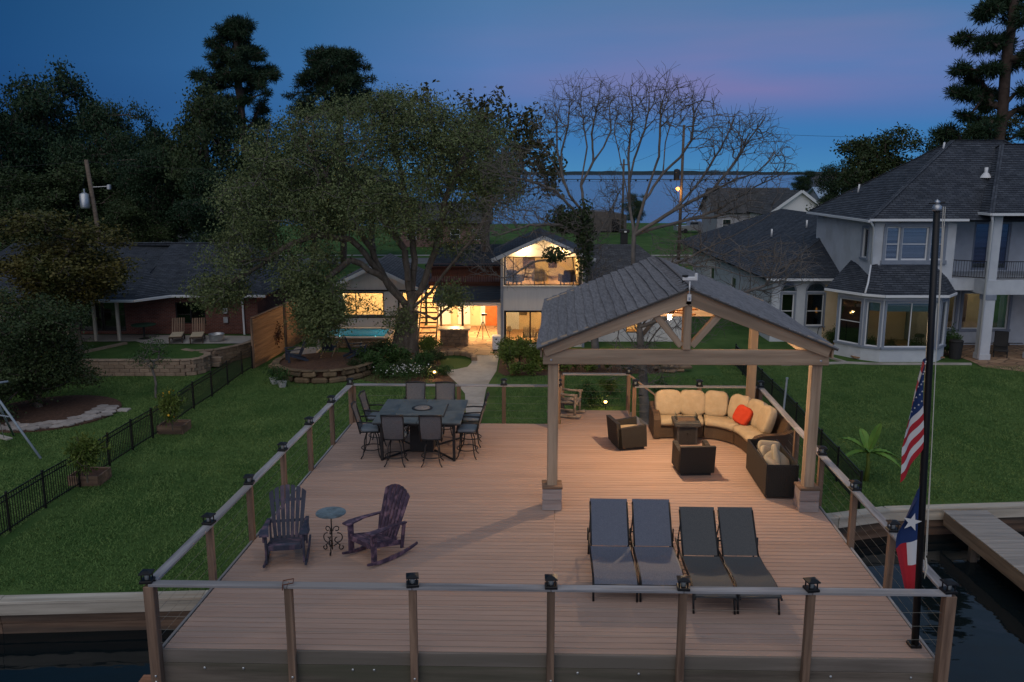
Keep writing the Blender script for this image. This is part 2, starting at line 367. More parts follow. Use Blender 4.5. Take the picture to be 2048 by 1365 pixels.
o = blades('grass', [(-12.9, -4.6, 17.95, 42), (-30, -13.2, 17, 38.6)], 330000, BLADE, seed=2); o['kind'] = 'stuff'; tag(o, 'short mown green grass covering the lawns on the left', 'grass')
o = blades('grass', [(9.9, 30, 23.0, 41), (-4, 9.9, 22.6, 40)], 300000, BLADE, seed=5, skip=[(-3.6, -.7, 31, 42), (-1, 9.9, 38.8, 41), (12, 30, 17, 23.3), (16.5, 30, 40.8, 42)]); o['kind'] = 'stuff'; tag(o, 'short mown green grass covering the lawns on the right', 'grass')
# ---------------------------------------------------------------- bulkhead
def bulkhead(name, pts, label):
    t = thing(name, label, 'bulkhead', (*pts[0], -.6))
    for (x0, y0), (x1, y1) in zip(pts, pts[1:]):
        a = Vector((x0, y0, 0)); c = Vector((x1, y1, 0)); d = (c - a).normalized(); nrm = Vector((d.y, -d.x, 0))
        k = max(1, round((c - a).length / 3.6))
        for i in range(k):
            p = a + (c - a) * (i / k) + d * .004; q = a + (c - a) * ((i + 1) / k) - d * .004
            u = Vector((0, 0, .055 + random.uniform(-.004, .004)))
            plank('cap_board', p + u, q + u, .34, .06, BULKW, t)
            o_ = nrm * .12
            plank('face_board', p + o_ + Vector((0, 0, -.115)), q + o_ + Vector((0, 0, -.115)), .07, .26, BULKW, t)
            o_ = nrm * .07
            plank('lower_board', p + o_ + Vector((0, 0, -.36)), q + o_ + Vector((0, 0, -.36)), .06, .21, BULKR, t)
            plank('footing_board', p + nrm * .05 + Vector((0, 0, -.68)), q + nrm * .05 + Vector((0, 0, -.68)), .05, .40, BULKR, t)
    return t
bulkhead('bulkhead', [(-40, 16.35)] + BULK[1:4], 'weathered pale timber bulkhead along the lawn left of the deck')
bulkhead('bulkhead', BULK[4:8] + [(30, 24.2)], 'grey timber bulkhead along the canal right of the deck')
# ---------------------------------------------------------------- floating dock
t = thing('dock', 'grey planked boat dock reaching into the canal from the right bulkhead', 'dock', (12.6, 18, -.3))
for i in range(64):
    y = 22.4 - i * .146
    plank('dock_board', (12.0, y, .075), (13.22 + (0 if i < 34 else .6), y, .075), .138, .03, DOCKW, t, bev=.003)
for x in (12.03, 13.17): plank('dock_beam', (x, 22.4, -.14), (x, 13.1, -.14), .05, .36, FASCIA, t)
plank('dock_beam', (13.75, 17.4, -.14), (13.75, 13.1, -.14), .05, .36, FASCIA, t)
for y in (21, 18.2, 15.4):
    for x in (12.12, 13.05): plank('dock_pile', (x, y, -1.6), (x, y, 0.02), .18, .18, FASCIA, t)
# ---------------------------------------------------------------- the deck
DZ = 2.75; DO = Vector((-4.98, 11.06, 0)); DU = Vector((1, -.025, 0)); DV = Vector((.06, 1, 0)); DA = -R(2.4)
def D(u, v, z=0.0): return DO + DU * u + DV * v + Vector((0, 0, DZ + z))
t = thing('deck', 'large raised boathouse deck of pinkish brown composite boards', 'deck', D(5.4, 5, -DZ))
nb = 76; bw = .1455
for i in range(nb):
    v = .03 + i * bw
    j = 5.52 if v < 8.2 else 5.45
    for a, c in ((.07, j - .003), (j + .003, 10.80)):
        plank('deck_board', D(a, v, -.0145), D(c, v, -.0145), .1315, .029, DECK, t, bev=.004)
for i in range(9):                                  # landing towards the stairs
    v = 11.13 + i * bw
    plank('deck_board', D(5.62, v, -.0145), D(7.5, v, -.0145), .1315, .029, DECK, t, bev=.004)
plank('divider_board', D(5.52, .9, -.012), D(5.52, 4.6, -.012), .02, .030, DECK, t)
plank('rim_board', D(-.02, -.065, -.10), D(10.88, -.065, -.10), .045, .2, RIMW, t)
for a, c in ((-.02, 3.62), (3.62, 7.33), (7.33, 10.88)):
    plank('rim_beam', D(a, -.052, -.36), D(c, -.052, -.36), .07, .31, FASCIA, t)
for u in (.0, 10.86): plank('rim_beam', D(u, -.03, -.16), D(u, 11.05, -.16), .045, .26, GREYWOOD, t)
for v in (11.07, 12.42): plank('rim_beam', D(.0 if v < 12 else 5.6, v, -.16), D(10.86 if v < 12 else 7.5, v, -.16), .045, .26, GREYWOOD, t)
for k in range(9):
    v = .4 + k * 1.3
    plank('joist', D(.1, v, -.16), D(10.78, v, -.16), .05, .22, FASCIA, t)
for u in (.25, 3.6, 7.2, 10.6):
    for v in (.3, 4, 7.6, 10.8): plank('support_post', D(u, v, -.28), D(u, v, -4.4), .24, .24, POSTWOOD, t)
b = MB()
for u in (.65, 1.2, 2.75, 3.05, 5.9, 6.75, 9.4, 10.5):
    b.box(D(u, -.095, -.27), (.035, .02, .035), None, .008)
b.build('bolts', GALV, t, world=True)['kind'] = 'stuff'
t2 = thing('boat_walkway', 'orange-brown timber walkway low beside the left end of the deck', 'walkway', (-6, 12, -.6))
ORW = wood('orange_boards', (.24, .11, .06), (.34, .17, .10))
for i in range(36): plank('board', (-6.95, 14.55 - i * .145, .02), (-5.3, 14.55 - i * .145, .02), .138, .03, ORW, t2)
for x in (-6.8, -5.5):
    plank('beam', (x, 14.6, -.1), (x, 9.4, -.1), .08, .2, RIMW, t2)
    for y in (14.3, 10.5): plank('pile', (x, y, -1.5), (x, y, -.0), .2, .2, RIMW, t2)
# rails ---------------------------------------------------------
RH = 1.05
def rail(name, label, posts, corner=(), ends=(None, None), cables=4, drop=0.0, nolant=(), cap=True, caplen=None, low=.0):
    """posts: list of (u, v); a timber guard rail with wire cables"""
    u0, v0 = posts[0]; t = thing(name, label, 'railing', D(u0, v0))
    for i, (u, v) in enumerate(posts):
        w = .145 if i in corner else .105
        plank('post', D(u, v, RH - .04), D(u, v, -drop), w, w, POSTWOOD, t, up=(0, 1, 0), bev=.008)
        if drop > .3:
            for z in (-.33, -.42): box('bolt', D(u + .01, v - w / 2 - .008, z), (.034, .02, .034), GALV, t, bev=.008, world=True)
    for (a, c) in zip(posts, posts[1:]):
        p, q = D(*a, RH - .019), D(*c, RH - .019)
        dd = (q - p).normalized() * .004
        o = plank('top_rail', p + dd, q - dd, .145, .04, GREYWOOD, t, bev=.005)
        for k in range(cables):
            z = .14 + k * (.80 / cables)
            s = (q - p).length; mid = (D(*a, z) + D(*c, z)) / 2 - Vector((0, 0, .006))
            MB().tube([D(*a, z), mid, D(*c, z)], .0024, 5, cap=False).build('cable', STEEL, t, world=True, fix=False)
    return t
FV = -.145
FR = [(0, FV), (1.92, FV), (3.63, FV), (5.52, FV), (7.31, FV), (9.03, FV), (10.88, FV)]
LF = [(0, 1.86), (0, 3.65), (0, 5.53), (0, 7.36), (0, 9.22), (.02, 11.02)]
RT = [(10.86, 1.85), (10.86, 3.63), (10.84, 5.55), (10.84, 7.4), (10.84, 9.2), (10.84, 11.0)]
rail('deck_railing', 'front railing of grey timber along the water edge, nearest the camera', FR, corner=(0, 6), drop=2.6, cables=4)
rail('deck_railing', 'left side timber and wire railing running back towards the dining table', [(0, -.13)] + LF, cables=4, drop=.25)
rail('deck_railing', 'right side timber and wire railing passing behind the flagpole', [(10.86, -.13)] + RT, cables=4, drop=.25)
rail('deck_railing', 'rear timber and wire railing behind the bar-height dining table', [(.1, 11.06), (2.9, 11.06), (4.1, 11.06), (5.55, 11.06)], cables=4, drop=.25)
rail('deck_railing', 'rear timber and wire railing behind the curved sofa', [(7.55, 11.06), (9.25, 11.06), (10.76, 11.06)], cables=4, drop=.25)
rail('deck_railing', 'short timber railing at the back of the stair landing', [(5.65, 12.42), (7.50, 12.42)], cables=4, drop=.25)
# stair down to the lawn behind the sofa
t = thing('staircase', 'timber staircase with sloping handrail descending behind the curved sofa', 'staircase', D(7.6, 11.8, -DZ))
for k in range(13):
    z = -.21 * (k + 1)
    plank('tread', D(7.66 + k * .27, 11.2, z), D(7.66 + k * .27, 12.35, z), .28, .04, GREYWOOD, t)
for v in (11.18, 12.38): plank('stringer', D(7.5, v, -.16), D(11.05, v, -2.75), .05, .28, GREYWOOD, t)
plank('handrail', D(7.5, 12.42, RH - .02), D(10.6, 12.42, RH - 2.45), .12, .04, RAILSIDE, t)
for u in (9.0, 10.5): plank('post', D(u, 12.42, RH - .02 - (u - 7.5) * .78), D(u, 12.42, -(u - 7.5) * .77), .09, .09, POSTWOOD, t, up=(0, 1, 0))
# post cap lanterns ----------------------------------------------
LGLASS = M('lantern_glass', (.35, .38, .38), rough=.15, spec=.6)
def make_lantern():
    t = thing('post_lantern', '', 'lantern', (0, 0, 0), 0, 'solar lanterns on the railing posts')
    box('base', (0, 0, .02), (.17, .17, .04), BLACK, t, bev=.006)
    for a in (-1, 1):
        for c in (-1, 1): box('corner_bar', (a * .055, c * .055, .085), (.016, .016, .10), BLACK, t, bev=.002)
    MB().lathe([(.034, .04), (.036, .12), (.03, .135)], 10).build('glass', LGLASS, t, True)
    MB().lathe([(.102 * 1.2, .132), (.10 * 1.2, .146), (.055, .17), (.02, .176)], 4).build('cap', BLACK, t).rotation_euler = (0, 0, R(45))
    return t
lan = make_lantern(); first = [True]
def lantern(u, v, label, rz=0.0):
    if first[0]: first[0] = False; o = lan; o['label'] = label; o.location = D(u, v, RH); o.rotation_euler = (0, 0, DA + rz); return
    clone(lan, D(u, v, RH), DA + rz, label)
lantern(-.04, -.13, 'black post lantern on the front left corner of the deck railing', .1)
for i, n_ in zip((2, 3, 4, 5), ('second', 'third', 'fourth', 'fifth')):
    lantern(FR[i][0], FV, f'black post lantern on the front railing, {n_} from the left corner', random.uniform(-.2, .2))
lantern(10.86, FV, 'black post lantern on the front right corner by the flagpole', .12)
for i, n_ in zip(range(5), ('first', 'second', 'third', 'fourth', 'fifth')):
    lantern(*LF[i], f'black post lantern on the left railing, {n_} behind the front corner', random.uniform(-.15, .15))
lantern(*LF[5], 'black post lantern on the back left corner of the deck')
lantern(4.1, 11.06, 'black post lantern behind the right rear dining chair')
lantern(RT[0][0], RT[0][1], 'black post lantern on the right railing beside the flags')
lantern(RT[1][0], RT[1][1], 'black post lantern on the right railing near the banana plant', .1)
lantern(RT[2][0], RT[2][1], 'black post lantern on the right railing beside the pavilion post', -.1)
lantern(10.84, 11.0, 'black post lantern at the back right corner behind the sofa')
lantern(7.50, 12.42, 'black post lantern at the top of the staircase handrail')
lantern(7.57, 11.06, 'black post lantern at the left end of the railing behind the sofa')
lantern(9.25, 11.06, 'black post lantern in the middle of the railing behind the sofa')
lantern(5.55, 11.06, 'black post lantern beside the left pavilion post')
o = thing('metal_post_bracket', 'rusty empty metal ring left on a front railing post', 'bracket', D(1.92, FV, RH))
o.rotation_euler = (0, 0, .2)
MB().tube([(.07 * a, .065 * c, .03 + .008 * a) for a, c in ((-1, -1), (1, -1), (1, 1), (-1, 1))], .008, 6, closed=True).build('ring', M('rust', (.09, .03, .02), (.16, .06, .035), scale=30, rough=.9), o)
MB().tube([(-.07, -.065, .025), (-.072, -.08, -.05)], .008, 6).build('tab', bpy.data.materials['rust'], o)
# ---------------------------------------------------------------- pavilion
CEIL = wood('pine_ceiling', (.40, .25, .11), (.56, .37, .18), s=6)
SHING = M('pavilion_shingle', (.12, .117, .126), (.29, .28, .29), scale=24, stretch=(1, .12, 1), rough=.95, bump=.8, bscale=60, rand=.08, spec=.15, pos=(.25, .75))
PX = lambda x, y, z: Vector((.80 + x + .058 * y, 16.2 - .018 * x + y, z))      # frame of the pavilion: x right, y back
t = PAV = thing('pavilion', 'open timber gable pavilion with shingled roof on the deck', 'pavilion', PX(2.53, 2.7, DZ))
PW, PD = 5.06, 5.35
ROOFB, RIDGE, EAVE = 0, 7.24, 6.10
for i, (x, y) in enumerate(((0, 0), (PW, 0), (0, PD), (PW, PD))):
    plank('post', PX(x, y, DZ + .01), PX(x, y, 5.72), .20, .20, PAVWOOD, t, up=(0, 1, 0), bev=.01)
    if y == 0:
        bx = thing.__class__ and MB().box(PX(x, y, DZ + .22), (.37, .37, .44), None, .006)
        o = bx.build('post_box', BOXWOOD, t, world=True)
        for z in (.12, .34): 
            plank('box_board', PX(x - .19, y - .197, DZ + z - .01), PX(x + .19, y - .197, DZ + z - .01), .025, .205, BOXWOOD, o, bev=.004)
        MB().box(PX(x, y, DZ + .465), (.40, .40, .05), None, .006).build('box_lid', POSTWOOD, o, world=True)
# tie beams front and back, side plates
for y, s in ((-.13, 1), (PD + .13, -1)):
    plank('tie_beam', PX(-.2, y, 5.86), PX(PW + .2, y, 5.86), .075, .30, PAVWOOD, t, bev=.01)
    if s > 0:
        for x in (-.04, PW + .04):
            for z in (5.80, 5.93):
                MB().lathe([(.024, -.012), (.024, .004), (.012, .012)], 8).build('bolt', GALV, t, world=False).matrix_local = inv_of(t) @ (Matrix.Translation(PX(x, y - .045, z)) @ Matrix.Rotation(R(90), 4, 'X'))
for x in (-.0, PW): plank('side_plate', PX(x, .0, 5.84), PX(x, PD, 5.84), .09, .24, PAVWOOD, t, bev=.01)
mid = PW / 2
for y in (-.12, PD + .12):
    f_ = y < 1
    plank('king_post', PX(mid, y, 6.012), PX(mid, y, 6.98), .19, .15, PAVWOOD, t, up=(1, 0, 0), bev=.012)
    for s in (-1, 1):
        plank('strut', PX(mid + s * .10, y, 6.08), PX(mid + s * .62, y, 6.70), .12, .15, PAVWOOD, t, up=(0, 1, 0), bev=.008)
        y2 = y - .06 if f_ else y + .06
        plank('rafter', PX(mid - s * .02, y2, RIDGE - .215), PX(mid + s * 2.72, y2, EAVE - .10), .13, .26, PAVWOOD, t, up=(0, 0, 1), bev=.008)
plank('ridge_beam', PX(mid, -.05, 6.93), PX(mid, PD + .05, 6.93), .09, .22, PAVWOOD, t)
for k in range(1, 4):
    for s in (-1, 1):
        y = PD * k / 4
        plank('common_rafter', PX(mid + s * .05, y, RIDGE - .20), PX(mid + s * 2.6, y, EAVE - .07), .05, .12, CEIL, t)
# roof: deck boards below, courses of shingles on top
Y0, Y1 = -.32, PD + .55
for s, sn in ((-1, 'left'), (1, 'right')):
    top = PX(mid, 0, RIDGE - .045); sl_ = Vector((s * 2.80, 0, EAVE - RIDGE)); L_ = sl_.length
    def RP(d, y, up=0.0):         # d: distance down the slope
        nx = Vector((s * (RIDGE - EAVE) / L_, 0, 2.80 / L_))
        a = PX(mid + s * 2.80 * d / L_, y, RIDGE - .045 - (RIDGE - EAVE) * d / L_)
        return a + nx * up
    for k in range(12):
        w = L_ / 12
        plank('ceiling_board', RP((k + .5) * w, Y0 + .03, -.02), RP((k + .5) * w, Y1 - .03, -.02), w - .006, .022, CEIL, t, up=(s * .38, 0, .92))
    n = 15; ex = L_ / n
    for k in range(n):
        b = MB(); seg = 26; d1 = (k + 1) * ex + (.03 if k == n - 1 else .004); d0 = max(0, k * ex - .03)
        rr = random.Random(k * 7 + s)
        ph = rr.random() * 6; top_ = []; bot = []
        for i in range(seg + 1):
            y = Y0 + (Y1 - Y0) * i / seg
            wv = .012 * math.sin(y * 1.5 + ph) + rr.uniform(-.004, .004); sag = .006 * math.sin(y * 2.3 + 1.3 * k)
            top_.append((RP(d0, y, .004 + k * .0004), RP(d1 + wv, y, .042 + sag))); bot.append((RP(d0, y, .0), RP(d1 + wv, y, .0)))
        vs = []
        for (a, c), (e, g) in zip(top_, bot): vs += [a, c, g]
        fs = []
        for i in range(seg): q = i * 3; fs += [(q, q + 1, q + 4, q + 3), (q + 1, q + 2, q + 5, q + 4)]
        fs += [(0, 2, 1), (seg * 3, seg * 3 + 1, seg * 3 + 2)]
        o = b.add(vs, fs).build('shingle_course', SHING, t, world=True)
    plank('eave_fascia', PX(mid + s * 2.76, Y0 + .06, EAVE - .15), PX(mid + s * 2.76, Y1 - .06, EAVE - .15), .035, .16, PAVWOOD, t)
    DRIP = bpy.data.materials.get('drip_edge') or M('drip_edge', (.05, .045, .04), rough=.6)
    plank('drip_edge', RP(0.02, Y0 - .012, .0), RP(L_ + .03, Y0 - .012, .0), .03, .035, DRIP, t, up=(0, 0, 1))
for k in range(22):
    y = Y0 + .02 + k * .283
    b = MB(); h = .028 + .004 * (k % 2)
    a = PX(mid - .15, y, RIDGE - .045 - .038 + .006); c = PX(mid, y, RIDGE - .02); e = PX(mid + .15, y, RIDGE - .083 + .006); v_ = Vector((.018, .31, 0)); up = Vector((0, 0, .02))
    b.add([a + up, c + up, e + up, a + v_, c + v_, e + v_, a - Vector((0, 0, .01)), e - Vector((0, 0, .01))], [(0, 1, 4, 3), (1, 2, 5, 4), (0, 6, 3), (2, 5, 7), (6, 0, 1), (1, 2, 7)]).build('ridge_cap', SHING, t, world=True)
# ceiling fan with lamp
WARM = (1.0, .62, .27)
FANM = M('fan_dark', (.03, .02, .014), rough=.45, metal=.4); BLADEW = wood('fan_blade_wood', (.12, .05, .025), (.2, .09, .045))
fc = PX(mid + .02, 2.6, 0)
t = thing('ceiling_fan', 'dark ceiling fan with lit lamp under the pavilion ridge', 'ceiling fan', (fc.x, fc.y, 6.24))
MB().lathe([(.05, .50), (.03, .44), (.018, .42), (.018, .2), (.10, .17), (.12, .05), (.10, 0), (.05, -.03)], 16).build('motor', FANM, t, True)
for k in range(5):
    a = R(72 * k + 20); d = Vector((math.cos(a), math.sin(a), 0)); s = Vector((-d.y, d.x, 0)); u = Vector((0, 0, .012))
    p = [d * .14 - s * .04, d * .68 - s * .085 + u, d * .72 + u * 1.2, d * .68 + s * .085 + u * 2, d * .14 + s * .04 + u]
    MB().prism([q + Vector((0, 0, .05)) for q in p], (0, 0, .008)).build('blade', BLADEW, t)
BULB = emis('warm_bulb', (1, .70, .36), 4)
MB().lathe([(.03, -.03), (.05, -.05), (.055, -.08), (.04, -.11), (.015, -.12)], 14).build('lamp_bowl', BULB, t, True)
def point(name, loc, e, r=.06, c=WARM):
    l = bpy.data.lights.new(name, 'POINT'); l.energy = e; l.shadow_soft_size = r; l.color = c
    o = bpy.data.objects.new(name, l); col.objects.link(o); o.location = loc; return o
point('fan_lamp_light', (fc.x, fc.y - .02, 6.02), 500, .06, (1, .70, .42))
# weather station on the gable
t = thing('weather_station', 'small white weather station on the front of the pavilion gable', 'weather station', PX(mid, -.30, 6.98))
box('bracket', (0, 0, .05), (.075, .03, .13), WHITE, t); box('clip', (0, -.02, .04), (.035, .014, .05), GALV, t)
MB().tube([(0, 0, .1), (0, 0, .36)], .014, 8).build('mast', WHITE, t, True)
box('body', (-.02, 0, .41), (.24, .07, .07), WHITE, t, bev=.012)
box('sensor_cup', (.115, 0, .44), (.05, .06, .14), WHITE, t, bev=.012)
MB().lathe([(.055, 0), (.06, .03), (.045, .034)], 14, (-.09, 0, .445)).build('rain_cup', BLACKM, t, True)
MB().tube([(-.13, 0, .38), (-.135, 0, .32)], .012, 6).build('wind_vane', BLACKM, t)
# ---------------------------------------------------------------- wicker seating
def wicker(name, c, c2, s=60):
    m, t, b = nodes(name); n = t.nodes; L = t.links.new; b.inputs['Roughness'].default_value = .55; b.inputs['Specular IOR Level'].default_value = .35
    g = n.new('ShaderNodeTexCoord'); w1 = n.new('ShaderNodeTexWave'); w1.wave_type = 'BANDS'; w1.bands_direction = 'Z'; w1.inputs['Scale'].default_value = s * .32; w1.inputs['Distortion'].default_value = 1.5; w1.inputs['Detail Scale'].default_value = 4
    L(g.outputs['Object'], w1.inputs[0]); w2 = n.new('ShaderNodeTexNoise'); w2.inputs['Scale'].default_value = s; w2.inputs['Detail'].default_value = 3; L(g.outputs['Object'], w2.inputs[0])
    mm = n.new('ShaderNodeMath'); mm.operation = 'MULTIPLY'; L(w1.outputs[1], mm.inputs[0]); L(w2.outputs[0], mm.inputs[1])
    rp = n.new('ShaderNodeMix'); rp.data_type = 'RGBA'; L(mm.outputs[0], rp.inputs[0]); rp.inputs[6].default_value = (*c, 1); rp.inputs[7].default_value = (*c2, 1); L(rp.outputs[2], b.inputs['Base Color'])
    bp = n.new('ShaderNodeBump'); bp.inputs['Strength'].default_value = .8; bp.inputs['Distance'].default_value = .01; L(mm.outputs[0], bp.inputs['Height']); L(bp.outputs[0], b.inputs['Normal']); return m
WICK = wicker('brown_wicker', (.045, .028, .018), (.17, .11, .07)); WICKD = wicker('dark_wicker', (.012, .011, .010), (.05, .046, .042))
CUSH = M('beige_cushion', (.36, .29, .195), (.43, .355, .255), scale=6, rough=.95, bump=.35, bscale=14, spec=.15, bdist=.03)
REDC = M('red_cushion', (.42, .045, .02), (.50, .06, .03), scale=8, rough=.95, bump=.3, bscale=20, spec=.15)
def pillow(name, c, d, mat, parent, rot=None, n=2.6, seed=0, res=10, world=False):
    """a stuffed cushion: rounded box with slightly pinched corners"""
    r = random.Random(seed); b = MB(); w = [r.uniform(0, 6) for _ in range(6)]
    def S(u, v):
        th = (u - .5) * 2 * math.pi; ph = (v - .5) * math.pi
        sg = lambda a, e: math.copysign(abs(a) ** e, a)
        e1, e2 = .38, .55
        x = sg(math.cos(ph), e2) * sg(math.cos(th), e1); y = sg(math.cos(ph), e2) * sg(math.sin(th), e1); z = sg(math.sin(ph), e2)
        k = 1 + .025 * math.sin(3 * x + w[0]) * math.cos(3 * y + w[1]); 
        return (x * d[0] / 2 * k, y * d[1] / 2 * k, z * d[2] / 2 * (1 + .05 * math.sin(4 * x + w[2]) * math.sin(4 * y + w[3])))
    b.grid(S, res * 2, res)
    o = b.build(name, mat, parent, True); m = Matrix.Translation(Vector(c)) @ (Euler(rot).to_matrix().to_4x4() if rot is not None else Matrix())
    o.matrix_local = inv_of(parent) @ m if (world and parent is not None) else m
    return o
# curved sectional: straight at the left, bending round towards the camera on the right
cl = P(1322, 868, DZ); cr = P(1480, 914, DZ)
t = SOFA = thing('sectional_sofa', 'curved brown wicker sectional sofa with beige cushions at the deck corner', 'sofa', (5.0, 20.8, DZ))
# plan curve of the seat front edge, from the left end to the right end
PTS = [(3.72, 20.62), (4.45, 20.60), (4.95, 20.55), (5.28, 20.30), (5.47, 19.95), (5.53, 19.5), (5.56, 18.98)]
def curve(s_):
    k = s_ * (len(PTS) - 1); i = min(int(k), len(PTS) - 2); f = k - i
    g = lambda j: Vector((*PTS[max(0, min(len(PTS) - 1, j))], 0))
    p0, p1, p2, p3 = g(i - 1), g(i), g(i + 1), g(i + 2)
    p = .5 * ((2 * p1) + (p2 - p0) * f + (2 * p0 - 5 * p1 + 4 * p2 - p3) * f * f + (3 * p1 - p0 - 3 * p2 + p3) * f ** 3)
    tn = (.5 * ((p2 - p0) + (2 * p0 - 5 * p1 + 4 * p2 - p3) * 2 * f + (3 * p1 - p0 - 3 * p2 + p3) * 3 * f * f)).normalized()
    return p, tn, Vector((-tn.y, tn.x, 0))           # point, direction, outward (to the back)
def sweep(name, mat, s0, s1, prof, seg, parent, smooth=True):
    b = MB(); k = len(prof)
    for i in range(seg + 1):
        p, tn, nn = curve(s0 + (s1 - s0) * i / seg)
        for (a, z) in prof: b.v.append(tuple(p + nn * a + Vector((0, 0, DZ + z))))
    for i in range(seg):
        for j in range(k): b.f.append((i * k + j, i * k + (j + 1) % k, (i + 1) * k + (j + 1) % k, (i + 1) * k + j))
    b.f += [tuple(range(k)), tuple(range(seg * k, seg * k + k))[::-1]]
    return b.build(name, mat, parent, smooth, True)
for a, c in ((.0, .27), (.28, .60), (.61, 1.0)):
    sweep('seat_base', WICK, a, c, [(.02, .04), (.02, .34), (.74, .34), (.74, .04)], 8, t, False)
sweep('backrest', WICK, -.02, 1.02, [(.68, .05), (.70, .60), (.80, .84), (.86, .90), (.93, .87), (.92, .6), (.88, .05)], 26, t, True)
for s_, q in ((-.02, -1), (1.0, 1)):
    p, tn, nn = curve(max(0, min(1, s_)))
    A = [p + nn * a + Vector((0, 0, DZ + z)) for a, z in ((-.03, .03), (-.03, .50), (.05, .60), (.20, .64), (.70, .66), (.92, .74), (.92, .03))]
    MB().prism(A, tn * (.17 * q)).build('armrest', WICK, t, False, True)
for a, c in ((.005, .135), (.14, .27), (.285, .595), (.615, .985)):
    sweep('seat_cushion', CUSH, a, c, [(-.03, .36), (-.05, .42), (-.03, .49), (.05, .52), (.55, .52), (.62, .48), (.62, .36)], 8, t, True)
for i, s_ in enumerate((.070, .205, .345, .50, .655, .80)):
    p, tn, nn = curve(s_); ang = math.atan2(tn.y, tn.x)
    wd = (.70, .68, .62, .58, .68, .62)[i]
    pillow('back_cushion', p + nn * .54 + Vector((0, 0, DZ + .80)), (wd, .24, .66), CUSH, t, (R(-16), random.uniform(-.05, .05), ang), seed=i, world=True)
p, tn, nn = curve(.60)
o = pillow('throw_pillow', p + nn * .27 + Vector((0, 0, DZ + .74)), (.46, .15, .46), REDC, None, (R(-24), .22, math.atan2(tn.y, tn.x) + .15), seed=9)
tag(o, 'red throw pillow leaning in the bend of the beige sofa', 'pillow')
# swivel armchairs
def armchair():
    t = thing('wicker_armchair', '', 'armchair', (0, 0, 0), 0, 'dark wicker club chairs round the small fire table')
    box('plinth', (0, 0, .04), (.66, .62, .06), BLACKM, t)
    box('seat_box', (0, .02, .21), (.58, .62, .26), WICKD, t, bev=.02)
    for s in (-1, 1):
        MB().prism([(s * .29, -.36, .08), (s * .29, -.36, .55), (s * .29, .33, .62), (s * .29, .36, .08)], (s * .10, 0, 0)).build('armrest', WICKD, t)
    MB().prism([(-.39, -.36, .08), (.39, -.36, .08), (.39, -.43, .70), (-.39, -.43, .70)], (0, .10, 0)).build('backrest', WICKD, t)
    pillow('seat_cushion', (0, .04, .40), (.57, .64, .15), CUSH, t, None, seed=3)
    return t
ac = armchair(); ac['label'] = 'dark wicker armchair seen from its side, left of the fire table'
q = P(1256, 895, DZ); ac.location = (q.x, q.y + .12, DZ); ac.rotation_euler = (0, 0, R(-78))
q = P(1388, 948, DZ); clone(ac, (q.x, q.y + .18, DZ), R(3), 'dark wicker armchair with its back to the camera behind the loungers')
# small fire table
q = P(1374, 890, DZ)
SLATE = M('dark_slate', (.035, .037, .04), (.07, .072, .075), scale=7, rough=.55, bump=.2)
t = thing('fire_table', 'small square dark fire table in front of the sofa', 'fire table', (q.x, q.y + .22, DZ), R(-2))
box('base', (0, 0, .25), (.50, .50, .46), SLATE, t, bev=.01); box('door_panel', (0, -.258, .25), (.40, .012, .38), BLACKM, t); box('door_knob', (.0, -.27, .30), (.05, .02, .05), BLACK, t)
box('top', (0, 0, .53), (.64, .64, .10), SLATE, t, bev=.012)
box('burner_tray', (0, 0, .585), (.42, .30, .012), M('lava_rock', (.09, .06, .045), (.2, .14, .1), scale=40, rough=1, bump=1, bscale=60), t)
CLEAR = glass('clear_glass', (.92, .95, .95), .02, .3)
for a in (-1, 1): box('wind_guard', (a * .25, .02, .66), (.006, .40, .15), CLEAR, t, bev=0)
for a, c in ((-.25, -.2), (.25, -.2), (-.25, .24), (.25, .24)): box('guard_clip', (a, c, .59), (.04, .03, .04), STEEL, t)
# open storage box full of cushions
a0 = P(1537, 1000, DZ); a1 = P(1493, 935, DZ)
t = thing('storage_box', 'open dark wicker storage box beside the right pavilion post', 'storage box', (5.55, 17.45, DZ), R(-2.5))
BW_, BL_, BH_ = .62, 1.75, .66
for s in (-1, 1):
    box('side_panel', (s * BW_ / 2, 0, .05 + BH_ / 2), (.035, BL_, BH_), WICKD, t, bev=.006)
    box('end_panel', (0, s * (BL_ / 2 - .02), .05 + BH_ / 2), (BW_ - .04, .035, BH_), WICKD, t, bev=.006)
    plank('rim', (s * BW_ / 2, -BL_ / 2, BH_ + .065), (s * BW_ / 2, BL_ / 2, BH_ + .065), .035, .025, BLACK, t, world=False)
    plank('rim', (-BW_ / 2 + .02, s * (BL_ / 2 - .02), BH_ + .065), (BW_ / 2 - .02, s * (BL_ / 2 - .02), BH_ + .065), .03, .025, BLACK, t, world=False)
    plank('lid_stay', (s * BW_ / 2, -.5 * BL_ + .12, BH_ + .08), (s * BW_ / 2, .15, BH_ + .16), .015, .015, BLACK, t, world=False)
box('floor_panel', (0, 0, .08), (BW_ - .05, BL_ - .06, .03), BLACKM, t)
b = MB()
for i in range(12): b.box((-BW_ / 2 + .06 + i * .0455, -BL_ / 2 - .003, .05 + BH_ / 2), (.03, .01, BH_ - .03), None, .003)
b.build('end_slats', WICKD, t)['kind'] = 'stuff'
SAGE = M('taupe_cushion', (.30, .27, .21), (.37, .33, .26), scale=6, rough=.95, bump=.3, bscale=14, spec=.15)
